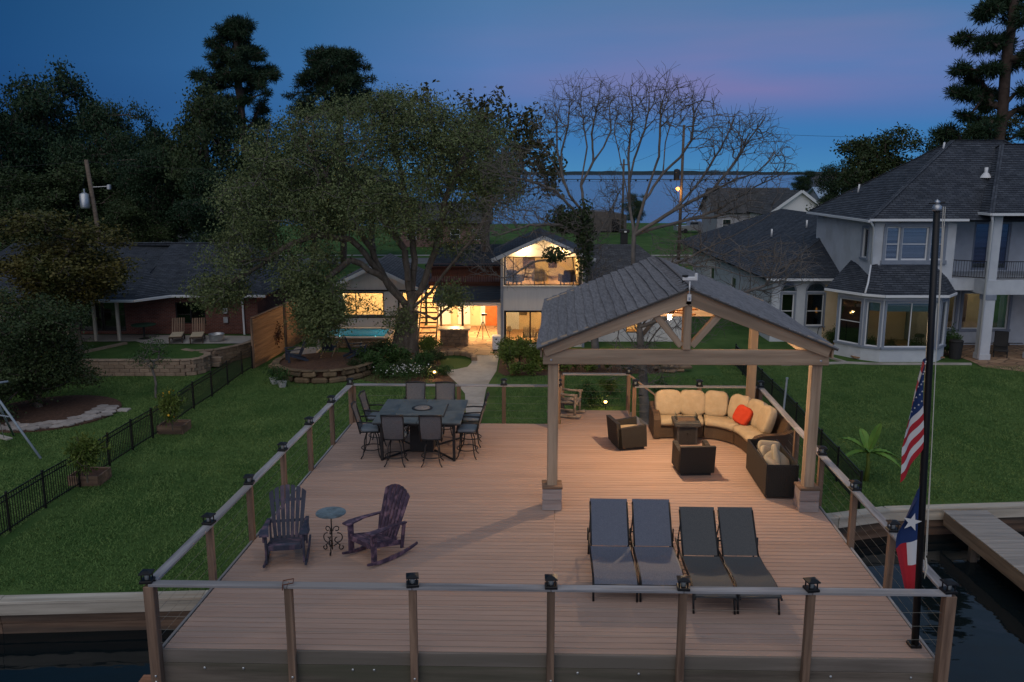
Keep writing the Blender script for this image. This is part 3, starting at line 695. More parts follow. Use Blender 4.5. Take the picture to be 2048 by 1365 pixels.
for i, (y, rx, ry, z, w) in enumerate(((.42, 1.2, .1, .58, .5), (.05, .9, .5, .56, .52), (-.25, .7, -.4, .60, .46), (-.50, .5, .35, .58, .5), (-.18, 1.3, .7, .66, .42))):
    m_ = Matrix.LocRotScale(Vector(t.location), Euler((0, 0, R(-2.5))), None) @ Vector((.04 * (-1) ** i, y, z))
    o = pillow('loose_cushion', m_, (w, .52, .15), SAGE, None, (rx, ry, .3 * i), seed=20 + i)
    tag(o, ('taupe cushion standing at the far end inside the open storage box', 'taupe cushion in the middle of the open storage box', 'taupe cushion leaning left near the front of the open storage box', 'taupe cushion nearest the camera inside the open storage box', 'taupe cushion tilted on top of the others in the open storage box')[i], 'cushion', 'taupe cushions in the storage box')
# ---------------------------------------------------------------- chaise longues
SL1 = M('blue_grey_sling', (.085, .095, .13), (.15, .165, .21), scale=90, stretch=(1, .25, 1), rough=.7, bump=.4, bscale=120, spec=.3, bdist=.004)
SL2 = M('charcoal_sling', (.045, .048, .055), (.11, .112, .11), scale=110, rough=.7, bump=.4, bscale=140, spec=.3, bdist=.004)
def chaise(sling, w):
    t = thing('chaise_longue', '', 'lounge chair', (0, 0, 0), 0, 'sling chaise longues lined up behind the front railing')
    h = .37; w2 = w / 2; back_ang = R(47)
    seat = [(-1.32, .30), (-1.20, .345), (-.95, .375), (-.6, .365), (-.3, .335), (-.06, .34), (0, .345)]
    prof = seat
    for s in (-1, 1):
        MB().tube([(s * w2, y, z - .02) for y, z in seat] + [(s * w2, .75, .33)], .018, 8).build('side_rail', BLACK, t, True)
        for y, dy in ((-1.12, -.12), (.35, .1)):
            MB().tube([(s * w2, y, .33), (s * w2, y + dy, .0)], .017, 8).build('leg', BLACK, t, True)
        MB().tube([(s * (w2 - .02), .02, .345), (s * (w2 - .02), .80 * math.cos(back_ang) + .02, .345 + .80 * math.sin(back_ang))], .015, 8).build('back_rail', BLACK, t, True)
        MB().tube([(s * (w2 + .025), .28, .34), (s * (w2 + .025), .30, .56)], .013, 6).build('arm_upright', BLACK, t, True)
        MB().tube([(s * (w2 - .02), .42, .345 + .40), (s * (w2 - .02), .62, .34)], .011, 6).build('prop', BLACK, t, True)
    for y in (-1.30, -.62, .72): MB().tube([(-w2, y, .31), (w2, y, .31)], .013, 6).build('crossbar', BLACK, t, True)
    def seat_fn(u, v):
        k = v * (len(prof) - 1); i = min(int(k), len(prof) - 2); f = k - i
        y = prof[i][0] * (1 - f) + prof[i + 1][0] * f; z = prof[i][1] * (1 - f) + prof[i + 1][1] * f
        return ((u - .5) * w * .97, y, z - .022 * math.sin(u * math.pi) * math.sin(max(0, min(1, v)) * math.pi) + .012)
    MB().grid(seat_fn, 8, 24).build('seat_sling', sling, t, True)
    def back_fn(u, v):
        l = v * .84; y = .03 + l * math.cos(back_ang); z = .36 + l * math.sin(back_ang)
        sg = .028 * math.sin(u * math.pi) * math.sin(v * math.pi) + (.012 * math.sin(u * math.pi) if v < .05 else 0)
        return ((u - .5) * w * .95, y + sg * .7, z - sg * .7)
    MB().grid(back_fn, 8, 14).build('back_sling', sling, t, True)
    return t
c1 = chaise(SL1, .68); c2 = chaise(SL2, .62)
q = P(1237, 1204, DZ); c1.location = (q.x, q.y + 1.24, DZ); c1.rotation_euler = (0, 0, DA); c1['label'] = 'blue-grey sling chaise longue, leftmost of the four in a row'
clone(c1, (q.x + .735, q.y + 1.22, DZ), DA, 'blue-grey sling chaise longue between the leftmost one and the charcoal pair')
q = P(1430, 1226, DZ); c2.location = (q.x + .03, q.y + 1.20, DZ); c2.rotation_euler = (0, 0, DA); c2['label'] = 'charcoal sling chaise longue beside the blue-grey pair'
clone(c2, (q.x + .69, q.y + 1.19, DZ), DA + .01, 'charcoal sling chaise longue, rightmost of the four in a row')
# ---------------------------------------------------------------- rocking adirondack chairs
NAVY = M('worn_navy_paint', (.022, .026, .045), (.05, .055, .085), scale=5, stretch=(1, 1, .5), rough=.6, bump=.3, bscale=30, rand=.15, c3=(.13, .085, .12), s3=7)
NAVY2 = M('flaking_purple_paint', (.026, .022, .042), (.10, .06, .095), scale=7, rough=.6, bump=.35, bscale=30, rand=.15, c3=(.22, .13, .17), s3=8)
def rocker(mat):
    t = thing('adirondack_rocker', '', 'rocking chair', (0, 0, 0), 0, 'adirondack rocking chairs by the round table')
    for i in range(7):                               # seat slats, front (-y) to back
        y = -.28 + i * .085; z = .40 - .02 * i + (.0 if i else -.02)
        box('seat_slat', (0, y, z), (.54, .078, .022), mat, t, rot=(R(-14) if i else R(25), 0, 0))
    n = 7
    for i in range(n):                               # fanned back slats under one rounded top line
        k = (i - 3); dn = Vector((0, .33, .86)).normalized(); nn = Vector((1, 0, 0)).cross(dn)
        def bp(x, l): return Vector((x, .24, .26)) + dn * l
        ht = lambda x: .95 - 1.15 * x * x - .9 * x ** 4
        a0, a1 = k * .070 - .027, k * .070 + .027; b0, b1 = k * .095 - .037, k * .095 + .037; bm = (b0 + b1) / 2
        MB().prism([bp(a0, 0), bp(a1, 0), bp(b1, ht(b1)), bp(bm, ht(bm) + .004), bp(b0, ht(b0))], nn * .02).build('back_slat', mat, t)
    for z, y, w in ((.56, .37, .62), (.90, .49, .52), (.30, .27, .5)): box('back_rail', (0, y, z), (w, .03, .05), mat, t, rot=(R(-18), 0, 0))
    for s in (-1, 1):
        MB().prism([(s * .24, -.40, .60), (s * .40, -.40, .60), (s * .42, -.25, .61), (s * .38, .05, .61), (s * .36, .42, .58), (s * .30, .42, .58), (s * .29, 0, .61)], (0, 0, .024)).build('armrest', mat, t)
        box('front_leg', (s * .31, -.29, .34), (.035, .11, .52), mat, t); box('arm_bracket', (s * .345, -.29, .53), (.03, .07, .13), mat, t)
        box('rear_leg', (s * .31, .36, .36), (.03, .07, .46), mat, t, rot=(R(-8), 0, 0))
        MB().prism([(s * .262, -.32, .43), (s * .262, .34, .27), (s * .262, .36, .18), (s * .262, -.32, .33)], (s * .03, 0, 0)).build('seat_rail', mat, t)
        top = []; bot = []
        for i in range(13):
            y = -.46 + 1.12 * i / 12; z = .012 + .26 * (y - .05) ** 2
            bot.append((s * .325, y, z)); top.append((s * .325, y, z + .075 - .04 * abs(i - 6) / 6))
        MB().prism(bot + top[::-1], (s * .035, 0, 0)).build('rocker_runner', mat, t)
    box('apron', (0, -.325, .36), (.54, .022, .09), mat, t)
    return t
rk = rocker(NAVY); rk['label'] = 'worn navy adirondack rocking chair beside the left railing'
q = P(570, 1128, DZ); rk.location = (q.x, q.y + .18, DZ); rk.rotation_euler = (0, 0, R(9))
rk2 = rocker(NAVY2); rk2['label'] = 'flaking purple adirondack rocking chair right of the round table'
q = P(750, 1118, DZ); rk2.location = (q.x, q.y + .12, DZ); rk2.rotation_euler = (0, 0, R(-42))
# round side table with scroll legs
q = P(664, 1108, DZ)
TOPM = M('blue_grey_tabletop', (.10, .15, .18), (.18, .24, .28), scale=14, rough=.5, c3=(.07, .09, .10), s3=5)
t = thing('side_table', 'round blue-grey side table on a scrolled black iron stand', 'side table', (q.x, q.y + .05, DZ))
MB().lathe([(.25, .735), (.262, .74), (.262, .752), (.255, .757)], 36).build('tabletop', TOPM, t)
MB().tube([(0, 0, .06), (0, 0, .74)], .012, 8).build('stem', BLACK, t, True)
for k in range(3):
    a = R(30 + 120 * k); d = Vector((math.cos(a), math.sin(a), 0))
    def sp(c, r0, r1, a0, a1, n=18): return [d * (c[0] + (r0 + (r1 - r0) * i / n) * math.cos(a0 + (a1 - a0) * i / n)) + Vector((0, 0, c[1] + (r0 + (r1 - r0) * i / n) * math.sin(a0 + (a1 - a0) * i / n))) for i in range(n + 1)]
    MB().tube(sp((.09, .42), .07, .02, R(200), R(-150)), .009, 6).build('scroll', BLACK, t, True)
    MB().tube(sp((.10, .24), .11, .03, R(90), R(-260)), .010, 6).build('scroll', BLACK, t, True)
    MB().tube(sp((.175, .065), .055, .02, R(130), R(430)), .010, 6).build('scroll', BLACK, t, True)
    MB().tube([d * .02 + Vector((0, 0, .12)), d * .1 + Vector((0, 0, .15)), d * .15 + Vector((0, 0, .11))], .010, 6).build('foot', BLACK, t, True)
# ---------------------------------------------------------------- bar-height dining set
STONE = M('slate_tabletop', (.075, .095, .105), (.12, .14, .15), scale=5, rough=.42, c3=(.06, .075, .085), s3=2)
IRON = M('dark_iron', (.018, .018, .02), (.035, .035, .038), scale=20, rough=.5, metal=.3)
SLINGC = M('grey_sling_chair', (.085, .085, .095), (.16, .16, .17), scale=45, stretch=(1, 1, 2), rough=.75, bump=.3, bscale=80)
TC = Vector((-2.15, 19.82, DZ)); TR = R(-2)
t = thing('dining_table', 'large square bar-height fire table with grey stone top', 'table', TC, TR)
TS = 1.02
for a in (-1, 1):
    for c in (-1, 1): box('top_tile', (a * (TS / 2 + .001), c * (TS / 2 + .001), .955), (TS - .008, TS - .008, .035), STONE, t, bev=.004)
box('top_frame', (0, 0, .925), (2 * TS - .03, 2 * TS - .03, .04), IRON, t)
box('burner_cover', (0, 0, 1.005), (1.12, 1.08, .045), STONE, t, bev=.008); box('cover_rim', (0, 0, .980), (1.16, 1.12, .02), IRON, t)
MB().lathe([(.235, .0), (.25, .006), (.25, .012), (.22, .015)], 28, (0, 0, 1.026)).build('burner_ring', IRON, t, True)
MB().lathe([(.20, .0), (.18, .02), (.10, .03), (.02, .022)], 20, (0, 0, 1.030)).build('burner_bowl', M('fire_glass', (.09, .08, .075), (.35, .32, .3), scale=50, rough=.4, bump=1, bscale=60), t, True)
box('gas_column', (0, 0, .47), (.55, .55, .86), BLACKM, t)
for a in (-1, 1):
    for c in (-1, 1):
        box('leg', (a * .84, c * .84, .46), (.065, .065, .92), IRON, t, bev=.006)
    plank('foot_bar', (a * .84, -.84, .03), (a * .30, -.2, .05), .05, .03, IRON, t, world=False)
    plank('foot_bar', (a * .84, .84, .03), (a * .30, .2, .05), .05, .03, IRON, t, world=False)
    plank('apron', (-.84, a * .84, .86), (.84, a * .84, .86), .03, .07, IRON, t, world=False); plank('apron', (a * .84, -.81, .86), (a * .84, .81, .86), .03, .07, IRON, t, world=False)
CUSHG = M('blue_grey_seat', (.11, .14, .17), (.16, .19, .22), scale=6, rough=.9, bump=.2)
def barchair():
    t = thing('bar_chair', '', 'bar chair', (0, 0, 0), 0, 'swivel bar chairs round the square table')
    pillow('seat_cushion', (0, 0, .70), (.50, .48, .10), CUSHG, t, None, seed=4, res=8)
    MB().tube([(-.25, -.23, .66), (.25, -.23, .66), (.26, .24, .66), (-.26, .24, .66)], .016, 6, closed=True).build('seat_frame', IRON, t, True)
    def bf(u, v):
        z = .68 + v * .58; y = -.22 - .16 * v - .03 * math.sin(v * 3.1)
        return ((u - .5) * (.44 + .03 * v), y - .025 * math.sin(u * math.pi), z)
    MB().grid(bf, 6, 10).build('back_sling', SLINGC, t, True)
    for s in (-1, 1):
        MB().tube([(s * .235, -.23, .62), (s * .24, -.30, .92), (s * .245, -.37, 1.18), (s * .245, -.41, 1.29)], .016, 7).build('back_post', IRON, t, True)
        MB().tube([(s * .25, -.30, .90), (s * .28, -.05, .905), (s * .28, .16, .89), (s * .265, .20, .80), (s * .255, .21, .67)], .018, 7).build('armrest', IRON, t, True)
    MB().tube([(-.25, -.405, 1.27), (0, -.44, 1.285), (.25, -.405, 1.27)], .022, 7).build('top_rail', IRON, t, True)
    for z, r in ((.64, .16), (.22, .245)):
        MB().tube([(r * math.cos(a), r * math.sin(a), z) for a in [k * math.pi / 10 for k in range(20)]], .012, 6, closed=True).build('ring', IRON, t, True)
    MB().lathe([(.09, .60), (.09, .66)], 14).build('swivel', IRON, t)
    for k in range(4):
        a = R(45 + 90 * k); d = Vector((math.cos(a), math.sin(a), 0))
        MB().tube([d * .13 + Vector((0, 0, .63)), d * .21 + Vector((0, 0, .45)), d * .235 + Vector((0, 0, .2)), d * .27 + Vector((0, 0, .08)), d * .335 + Vector((0, 0, .012))], .014, 6).build('leg', IRON, t, True)
    return t
bc = barchair(); used = False
spots = [(-.47, -1.10, 0, 'bar chair with its back to the camera, left of the two nearest'), (.36, -1.08, 3, 'bar chair with its back to the camera, right of the two nearest'),
         (-1.13, -.55, -86, 'bar chair on the left side of the table, nearer the camera'), (-1.15, .42, -93, 'bar chair on the left side of the table, farther from the camera'),
         (1.12, -.52, 88, 'bar chair on the right side of the table, nearer the camera'), (1.14, .36, 93, 'bar chair on the right side of the table, farther from the camera'),
         (-.38, 1.14, 180, 'bar chair behind the table facing the camera, left of two'), (.40, 1.14, 182, 'bar chair behind the table facing the camera, right of two')]
RM = Matrix.Rotation(TR, 4, 'Z')
for x, y, a, lab in spots:
    loc = TC + RM @ Vector((x, y, 0)); rz = R(a) + TR
    if not used: used = True; bc.location = loc; bc.rotation_euler = (0, 0, rz); bc['label'] = lab
    else: clone(bc, loc, rz, lab)
# ---------------------------------------------------------------- rustic log rocking chair
LOG = wood('grey_log', (.14, .11, .09), (.30, .26, .23), s=8)
q = P(1140, 835, DZ)
t = thing('log_rocking_chair', 'rustic grey log rocking chair behind the left pavilion post', 'rocking chair', (q.x - .05, q.y + .15, DZ), R(72))
def log(name, pts, r):
    b = MB(); b.tube([Vector(p) + Vector((random.uniform(-.008, .008), random.uniform(-.008, .008), 0)) for p in pts], [r * random.uniform(.9, 1.1) for _ in pts], 8); return b.build(name, LOG, t, True)
for s in (-1, 1):
    log('runner', [(s * .27, -.42, .10), (s * .27, -.2, .06), (s * .27, .1, .055), (s * .27, .40, .10), (s * .27, .52, .16)], .042)
    log('front_leg', [(s * .27, -.26, .08), (s * .28, -.27, .4), (s * .27, -.27, .66)], .036)
    log('back_post', [(s * .25, .2, .1), (s * .25, .24, .5), (s * .24, .34, 1.12)], .034)
    log('armrest', [(s * .28, -.34, .67), (s * .28, -.05, .66), (s * .26, .28, .68)], .034)
    log('stretcher', [(s * .27, -.25, .25), (s * .26, .2, .25)], .024)
log('seat_front', [(-.3, -.27, .42), (.3, -.27, .42)], .034); log('seat_back', [(-.25, .23, .38), (.25, .23, .38)], .03)
for k in range(6): log('seat_pole', [(-.22 + k * .088, -.28, .455), (-.22 + k * .088, .22, .42)], .030)
for z, y in ((.52, .25), (1.08, .335)): log('back_rung', [(-.25, y, z), (.25, y, z)], .028)
for k in range(4): log('spindle', [(-.15 + k * .1, .25, .5), (-.15 + k * .1, .335, 1.1)], .018)
# ---------------------------------------------------------------- building helpers
SIDING = M('white_siding', (.62, .60, .58), (.70, .68, .66), scale=6, stretch=(1, 1, .1), rough=.8, bump=.15, bscale=30)
STUCCO = M('pale_stucco', (.50, .54, .60), (.58, .62, .67), scale=2.5, rough=.95, bump=.5, bscale=35, c3=(.46, .49, .53), s3=.8)
TRIM = M('blue_grey_trim', (.20, .235, .30), (.25, .285, .35), scale=5, rough=.7)
WFRAME = M('white_frame', (.66, .68, .70), rough=.5)
DFRAME = M('black_frame', (.012, .012, .013), rough=.5)
GUTTER = M('white_gutter', (.72, .74, .77), rough=.4)
PANE = glass('window_glass', (.80, .84, .86), .02, .6); PANED = glass('dark_window_glass', (.50, .55, .58), .03, .55)
DARKIN = M('dark_interior', (.02, .02, .022), rough=1)  # near-black; behind panes its colour stands in for unlit rooms' shade
BLIND = M('window_blind', (.28, .33, .36), (.62, .67, .70), scale=1.0, stretch=(.01, .01, 9), rough=.8, detail=1)
TEAL = M('teal_roller_blind', (.24, .37, .40), (.28, .41, .44), scale=3, rough=.9)
SHBLUE = masonry('slate_blue_shingle', (.045, .054, .072), (.085, .097, .120), (.020, .025, .033), .32, .15, .012, .5, axes='xy', noise=.35)
SHGREY = masonry('grey_shingle', (.085, .086, .095), (.14, .14, .15), (.045, .045, .05), .32, .15, .012, .5, axes='xy', noise=.35)
BRICK = masonry('red_brick', (.13, .040, .030), (.20, .065, .045), (.17, .14, .125), .21, .075, .01, .5, axes='wall', noise=.3)
ROOMW = M('warm_room_wall', (.60, .47, .30), (.68, .55, .37), scale=2, rough=.9)
ROOMF = wood('room_floor', (.25, .15, .08), (.36, .22, .12))
def walls(name, a, b, z0, z1, ops, mat, parent, th=.14, world=True, clip=None):
    """upright wall from plan point a to b with rectangular openings (u0,u1,v0,v1 in metres along the wall / height);
    seen side lies to the right of a->b"""
    a = Vector((a[0], a[1], 0)); b = Vector((b[0], b[1], 0)); L_ = (b - a).length; d = (b - a) / L_; n = Vector((d.y, -d.x, 0))
    us = sorted({0, L_} | {min(L_, max(0, x)) for o in ops for x in o[:2]}); vs_ = sorted({z0, z1} | {min(z1, max(z0, x)) for o in ops for x in o[2:4]})
    mb = MB()
    for u0, u1 in zip(us, us[1:]):
        run = None
        for v0, v1 in list(zip(vs_, vs_[1:])) + [(None, None)]:
            hole = v0 is None or any(o[0] <= (u0 + u1) / 2 <= o[1] and o[2] <= (v0 + v1) / 2 <= o[3] for o in ops)
            if not hole: run = (v0 if run is None else run[0], v1)
            elif run is not None:
                mb.box(a + d * (u0 + u1) / 2 - n * th / 2 + Vector((0, 0, (run[0] + run[1]) / 2)), ((u1 - u0), th, run[1] - run[0]), Matrix((d, -n, Vector((0, 0, 1)))).transposed()); run = None
    return mb.build(name, mat, parent, False, world, fix=False)
def window(a, b, u0, u1, v0, v1, parent, frame=WFRAME, pane=PANE, mull=(), rails=(), fw=.06, depth=.07, casing=None, cw=.12, back=None, bd=.35, world=True):
    """window in the wall a->b: casing, frame bars and a pane set back from the face"""
    a = Vector((a[0], a[1], 0)); b = Vector((b[0], b[1], 0)); d = (b - a).normalized(); n = Vector((d.y, -d.x, 0)); Z = Vector((0, 0, 1))
    pt = lambda u, v, o=0: a + d * u + Z * v + n * o
    mt = Matrix((d, -n, Z)).transposed()
    root = MB()
    for u in (u0 + fw / 2, u1 - fw / 2): root.box(pt(u, (v0 + v1) / 2, -depth), (fw, .05, v1 - v0), mt)
    for v in (v0 + fw / 2, v1 - fw / 2): root.box(pt((u0 + u1) / 2, v, -depth), (u1 - u0 - 2 * fw, .05, fw), mt)
    w = root.build('window', frame, parent, False, world, fix=False)
    for m in mull: MB().box(pt(u0 + (u1 - u0) * m, (v0 + v1) / 2, -depth + .004), (fw * .8, .05, v1 - v0 - 2 * fw), mt).build('mullion', frame, w, False, True, fix=False)
    for r in rails: MB().box(pt((u0 + u1) / 2, v0 + (v1 - v0) * r, -depth + .008), (u1 - u0 - 2 * fw, .045, fw * .7), mt).build('sash_bar', frame, w, False, True, fix=False)
    MB().box(pt((u0 + u1) / 2, (v0 + v1) / 2, -depth - .01), (u1 - u0 - 2 * fw, .012, v1 - v0 - 2 * fw), mt).build('pane', pane, w, False, True, fix=False)
    if casing:
        c = MB()
        for u in (u0 - cw / 2, u1 + cw / 2): c.box(pt(u, (v0 + v1) / 2, .03), (cw, .06, v1 - v0), mt)
        c.box(pt((u0 + u1) / 2, v1 + cw / 2, .032), (u1 - u0 + 2 * cw, .064, cw), mt); c.box(pt((u0 + u1) / 2, v0 - cw / 2, .045), (u1 - u0 + 2 * cw + .1, .09, cw), mt)
        c.build('casing', casing, w, False, True, fix=False)
    if back:
        MB().box(pt((u0 + u1) / 2, (v0 + v1) / 2, -bd), (u1 - u0 + .3, .03, v1 - v0 + .3), mt).build('blind_or_dark_back', back, w, False, True, fix=False)
    return w
def clip_poly(p, k, lim, keep_less):
    out_ = []
    for i in range(len(p)):
        a, b = p[i], p[(i + 1) % len(p)]; ina = (a[k] <= lim) == keep_less or a[k] == lim; inb = (b[k] <= lim) == keep_less or b[k] == lim
        if ina: out_.append(a)
        if ina != inb:
            f = (lim - a[k]) / (b[k] - a[k]); out_.append(tuple(a[j] + (b[j] - a[j]) * f for j in range(2)))
    return out_
def roof_plane(pts, mat, parent, ex=.15, name='roof_slope', th=.12):
    """one slope: first edge is the eave. Overlapping shingle courses are real steps."""
    pts = [Vector(p) for p in pts]; X = (pts[1] - pts[0]).normalized(); nrm = (pts[1] - pts[0]).cross(pts[-1] - pts[0]).normalized()
    if nrm.z < 0: nrm = -nrm
    Y = nrm.cross(X).normalized()
    if Y.z < 0: Y = -Y
    loc = [((p - pts[0]).dot(X), (p - pts[0]).dot(Y)) for p in pts]; hi = max(q[1] for q in loc)
    b = MB(); y = 0.0
    while y < hi - .01:
        q = clip_poly(clip_poly(loc, 1, y, False), 1, min(hi, y + ex), True)
        if len(q) >= 3:
            n0 = len(b.v); b.v += [(u, v, .018 * (1 - (v - y) / ex) + .004) for u, v in q]; b.f.append(tuple(range(n0, n0 + len(q))))
            low = [(i, (i + 1) % len(q)) for i in range(len(q)) if abs(q[i][1] - y) < 1e-4 and abs(q[(i + 1) % len(q)][1] - y) < 1e-4]
            for i, j in low:
                n1 = len(b.v); b.v += [(q[i][0], y, -.0), (q[j][0], y, -.0)]; b.f.append((n0 + i, n1, n1 + 1, n0 + j))
        y += ex
    n0 = len(b.v); b.v += [(u, v, -th) for u, v in loc]; b.f.append(tuple(range(n0, n0 + len(loc))))
    k = len(loc)
    n1 = len(b.v); b.v += [(u, v, .0) for u, v in loc]
    for i in range(k): b.f.append((n0 + i, n0 + (i + 1) % k, n1 + (i + 1) % k, n1 + i))
    o = b.build(name, mat, parent, fix=False)
    m = Matrix((X, Y, nrm)).transposed().to_4x4(); m.translation = pts[0]
    o.matrix_local = inv_of(parent) @ m
    return o
def gutter(pts, parent, w=.12, mat=None):
    for p, q in zip(pts, pts[1:]): plank('gutter', p, q, w, .12, mat or GUTTER, parent)
def pipe(name, pts, r, mat, parent): return MB().tube(pts, r, 8).build(name, mat, parent, True, True)
def area(name, loc, sx, sy, e, c, rot=(0, 0, 0)):
    l = bpy.data.lights.new(name, 'AREA'); l.shape = 'RECTANGLE'; l.size = sx; l.size_y = sy; l.energy = e; l.color = c
    o = bpy.data.objects.new(name, l); col.objects.link(o); o.location = loc; o.rotation_euler = rot; return o
def prism_wall(name, pts, d, mat, parent): return MB().prism(pts, d).build(name, mat, parent, False, True)
# ---------------------------------------------------------------- metal fences
def picket_fence(name, label, pts, h=1.07, gap=.105):
    t = thing(name, label, 'fence', (*pts[0][:2], 0))
    for i, p in enumerate(pts):
        box('post', (p[0], p[1], (h + .06) / 2), (.055, .055, h + .06), BLACK, t, bev=.004, world=True); 
    for a, c in zip(pts, pts[1:]):
        a = Vector((a[0], a[1], 0)); c = Vector((c[0], c[1], 0)); d = (c - a).normalized(); L_ = (c - a).length
        for z in (.12, h - .16, h - .02): plank('rail', a + Vector((0, 0, z)), c + Vector((0, 0, z)), .028, .03, BLACK, t, bev=0)
        b = MB(); n = int(L_ / gap)
        for k in range(1, n): b.box(a + d * (L_ * k / n) + Vector((0, 0, h / 2 + .03)), (.017, .017, h - .08))
        b.build('pickets', BLACK, t, False, True, fix=False)['kind'] = 'stuff'
    return t
picket_fence('metal_fence', 'black metal picket fence between the left lawns', [(-13.42, 17.6), (-13.32, 19.4), (-13.25, 21.2), (-13.18, 22.83), (-13.04, 24.48), (-13.0, 26.37), (-12.92, 27.9), (-12.82, 29.31), (-12.77, 31.17), (-12.77, 33.19), (-12.66, 35.01), (-12.65, 37.03), (-12.64, 39.06), (-12.5, 40.2)])
picket_fence('metal_fence', 'black metal picket fence between the deck and the right lawn', [(9.80, 22.8), (9.96, 24.95), (10.08, 26.74), (10.22, 28.4), (10.35, 30.04), (10.47, 31.84), (10.52, 33.6), (10.62, 35.4), (10.7, 37.2), (10.8, 39.0), (10.9, 40.8)])
# ---------------------------------------------------------------- cedar privacy panels
for i, (a, c, h, lab) in enumerate((((-12.40, 40.3), (-12.02, 44.3), 2.45, 'horizontal cedar privacy panel nearest the metal fence'), ((-11.98, 44.75), (-11.5, 49.3), 2.45, 'farther horizontal cedar privacy panel lit by the house'))):
    t = thing('privacy_panel', lab, 'privacy fence', (*a, 0), 0, 'cedar privacy panels')
    A = Vector((*a, 0)); C_ = Vector((*c, 0))
    for k in range(17): plank('slat', A + Vector((0, 0, .10 + k * .141)), C_ + Vector((0, 0, .10 + k * .141)), .03, .132, PANELW, t, bev=.004)
    for f in (0.0, .5, 1.0): plank('post', A.lerp(C_, f) + Vector((-.07, 0, 0)), A.lerp(C_, f) + Vector((-.07, 0, h)), .09, .09, POSTWOOD, t, up=(0, 1, 0))
    plank('cap', A + Vector((-.02, 0, h + .04)), C_ + Vector((-.02, 0, h + .04)), .16, .035, PANELW, t)
# ---------------------------------------------------------------- paths, patio
sheet('path', [P(x, y, .02)[:2] for x, y in ((945, 711), (943, 726), (935, 734), (912, 739), (886, 741), (913, 766), (930, 788), (932, 830), (966, 830), (968, 800), (972, 780), (979, 764), (993, 742), (998, 711))], .02, CONC)
def voro(name, c, c2, joint, scale, bump=.8, rough=.8):
    m, t, b = nodes(name); n = t.nodes; L = t.links.new; b.inputs['Roughness'].default_value = rough
    g = n.new('ShaderNodeNewGeometry'); v = n.new('ShaderNodeTexVoronoi'); v.feature = 'DISTANCE_TO_EDGE'; v.inputs['Scale'].default_value = scale; L(g.outputs[0], v.inputs[0])
    v2 = n.new('ShaderNodeTexVoronoi'); v2.inputs['Scale'].default_value = scale; L(g.outputs[0], v2.inputs[0])
    rp = n.new('ShaderNodeMix'); rp.data_type = 'RGBA'; sx = n.new('ShaderNodeSeparateColor'); L(v2.outputs['Color'], sx.inputs[0]); L(sx.outputs[0], rp.inputs[0]); rp.inputs[6].default_value = (*c, 1); rp.inputs[7].default_value = (*c2, 1)
    mr = n.new('ShaderNodeMapRange'); mr.inputs[1].default_value = .02; mr.inputs[2].default_value = .06; L(v.outputs['Distance'], mr.inputs[0])
    m2 = n.new('ShaderNodeMix'); m2.data_type = 'RGBA'; L(mr.outputs[0], m2.inputs[0]); m2.inputs[6].default_value = (*joint, 1); L(rp.outputs[2], m2.inputs[7]); L(m2.outputs[2], b.inputs['Base Color'])
    bp = n.new('ShaderNodeBump'); bp.inputs['Strength'].default_value = bump; bp.inputs['Distance'].default_value = .02; L(mr.outputs[0], bp.inputs['Height']); L(bp.outputs[0], b.inputs['Normal']); return m
FLAG = voro('flagstone', (.26, .15, .085), (.40, .26, .16), (.12, .08, .05), 1.6)
STONEW = voro('stone_veneer', (.20, .14, .095), (.36, .28, .20), (.09, .07, .055), 2.6, 1.0)
sheet('patio', [(-7.4, 44.2), (-4.2, 43.6), (-.55, 43.3), (-.55, 52), (-11.0, 52), (-11, 48.3), (-7.0, 48.2)], .016, FLAG)
sheet('garden_bed', [P(x, y, 0)[:2] for x, y in ((700, 756), (760, 768), (860, 766), (912, 764), (884, 740), (880, 722), (860, 712), (700, 700), (690, 730))], .012, MULCH)
sheet('garden_bed', [P(x, y, 0)[:2] for x, y in ((1003, 706), (996, 745), (1010, 752), (1180, 752), (1340, 745), (1345, 706))], .012, MULCH)
sheet('garden_bed', [P(x, y, 0)[:2] for x, y in ((1665, 682), (1700, 703), (1760, 710), (1930, 712), (1930, 690), (1660, 660))], .012, MULCH)
# curved stone kerb beside the path
STONEB = M('tan_stone', (.22, .14, .085), (.36, .25, .16), scale=3, rough=.9, bump=.6, bscale=20, rand=.2, c3=(.16, .11, .08), s3=1.5)
t = thing('stone_kerb', 'curved tan stone kerb between the path and the oak bed', 'kerb', (-3.2, 42, 0))
for k in range(11):
    a = R(200 - k * 20); c_ = Vector((-3.0, 42.1, 0)); q = c_ + Vector((1.1 * math.cos(a), 1.1 * math.sin(a) * 1.2, .10))
    box('stone', q, (.34, .30, .26), STONEB, t, rot=(0, 0, a + R(90) + random.uniform(-.1, .1)), bev=.05, world=True)
# ---------------------------------------------------------------- round raised seating bed with stone wall
fc_ = Vector((-8.85, 39.55, 0)); FRd = 2.25
t = thing('raised_bed', 'round raised stone bed with mulch top holding garden chairs', 'raised bed', fc_)
MB().lathe([(FRd - .1, 0.0), (FRd - .1, .52), (.02, .56)], 40).build('mulch', MULCH, t)
BEDST = M('dark_bed_stone', (.10, .070, .040), (.23, .165, .10), scale=4, rough=.9, bump=.8, bscale=16, rand=.25, c3=(.075, .06, .04), s3=2)
for row in range(2):
    n = 17
    for k in range(n):
        a = 2 * math.pi * (k + .5 * (row % 2) + random.uniform(-.1, .1)) / n
        if math.sin(a) > .55: continue
        w = 2 * math.pi * FRd / n
        box('stone', (FRd * math.cos(a), FRd * math.sin(a), .14 + row * .28), (w * random.uniform(.72, .99), .26 + random.uniform(-.05, .05), .27 * random.uniform(.9, 1)), BEDST, t, rot=(random.uniform(-.06, .06), random.uniform(-.08, .08), a + R(90)), bev=.07)
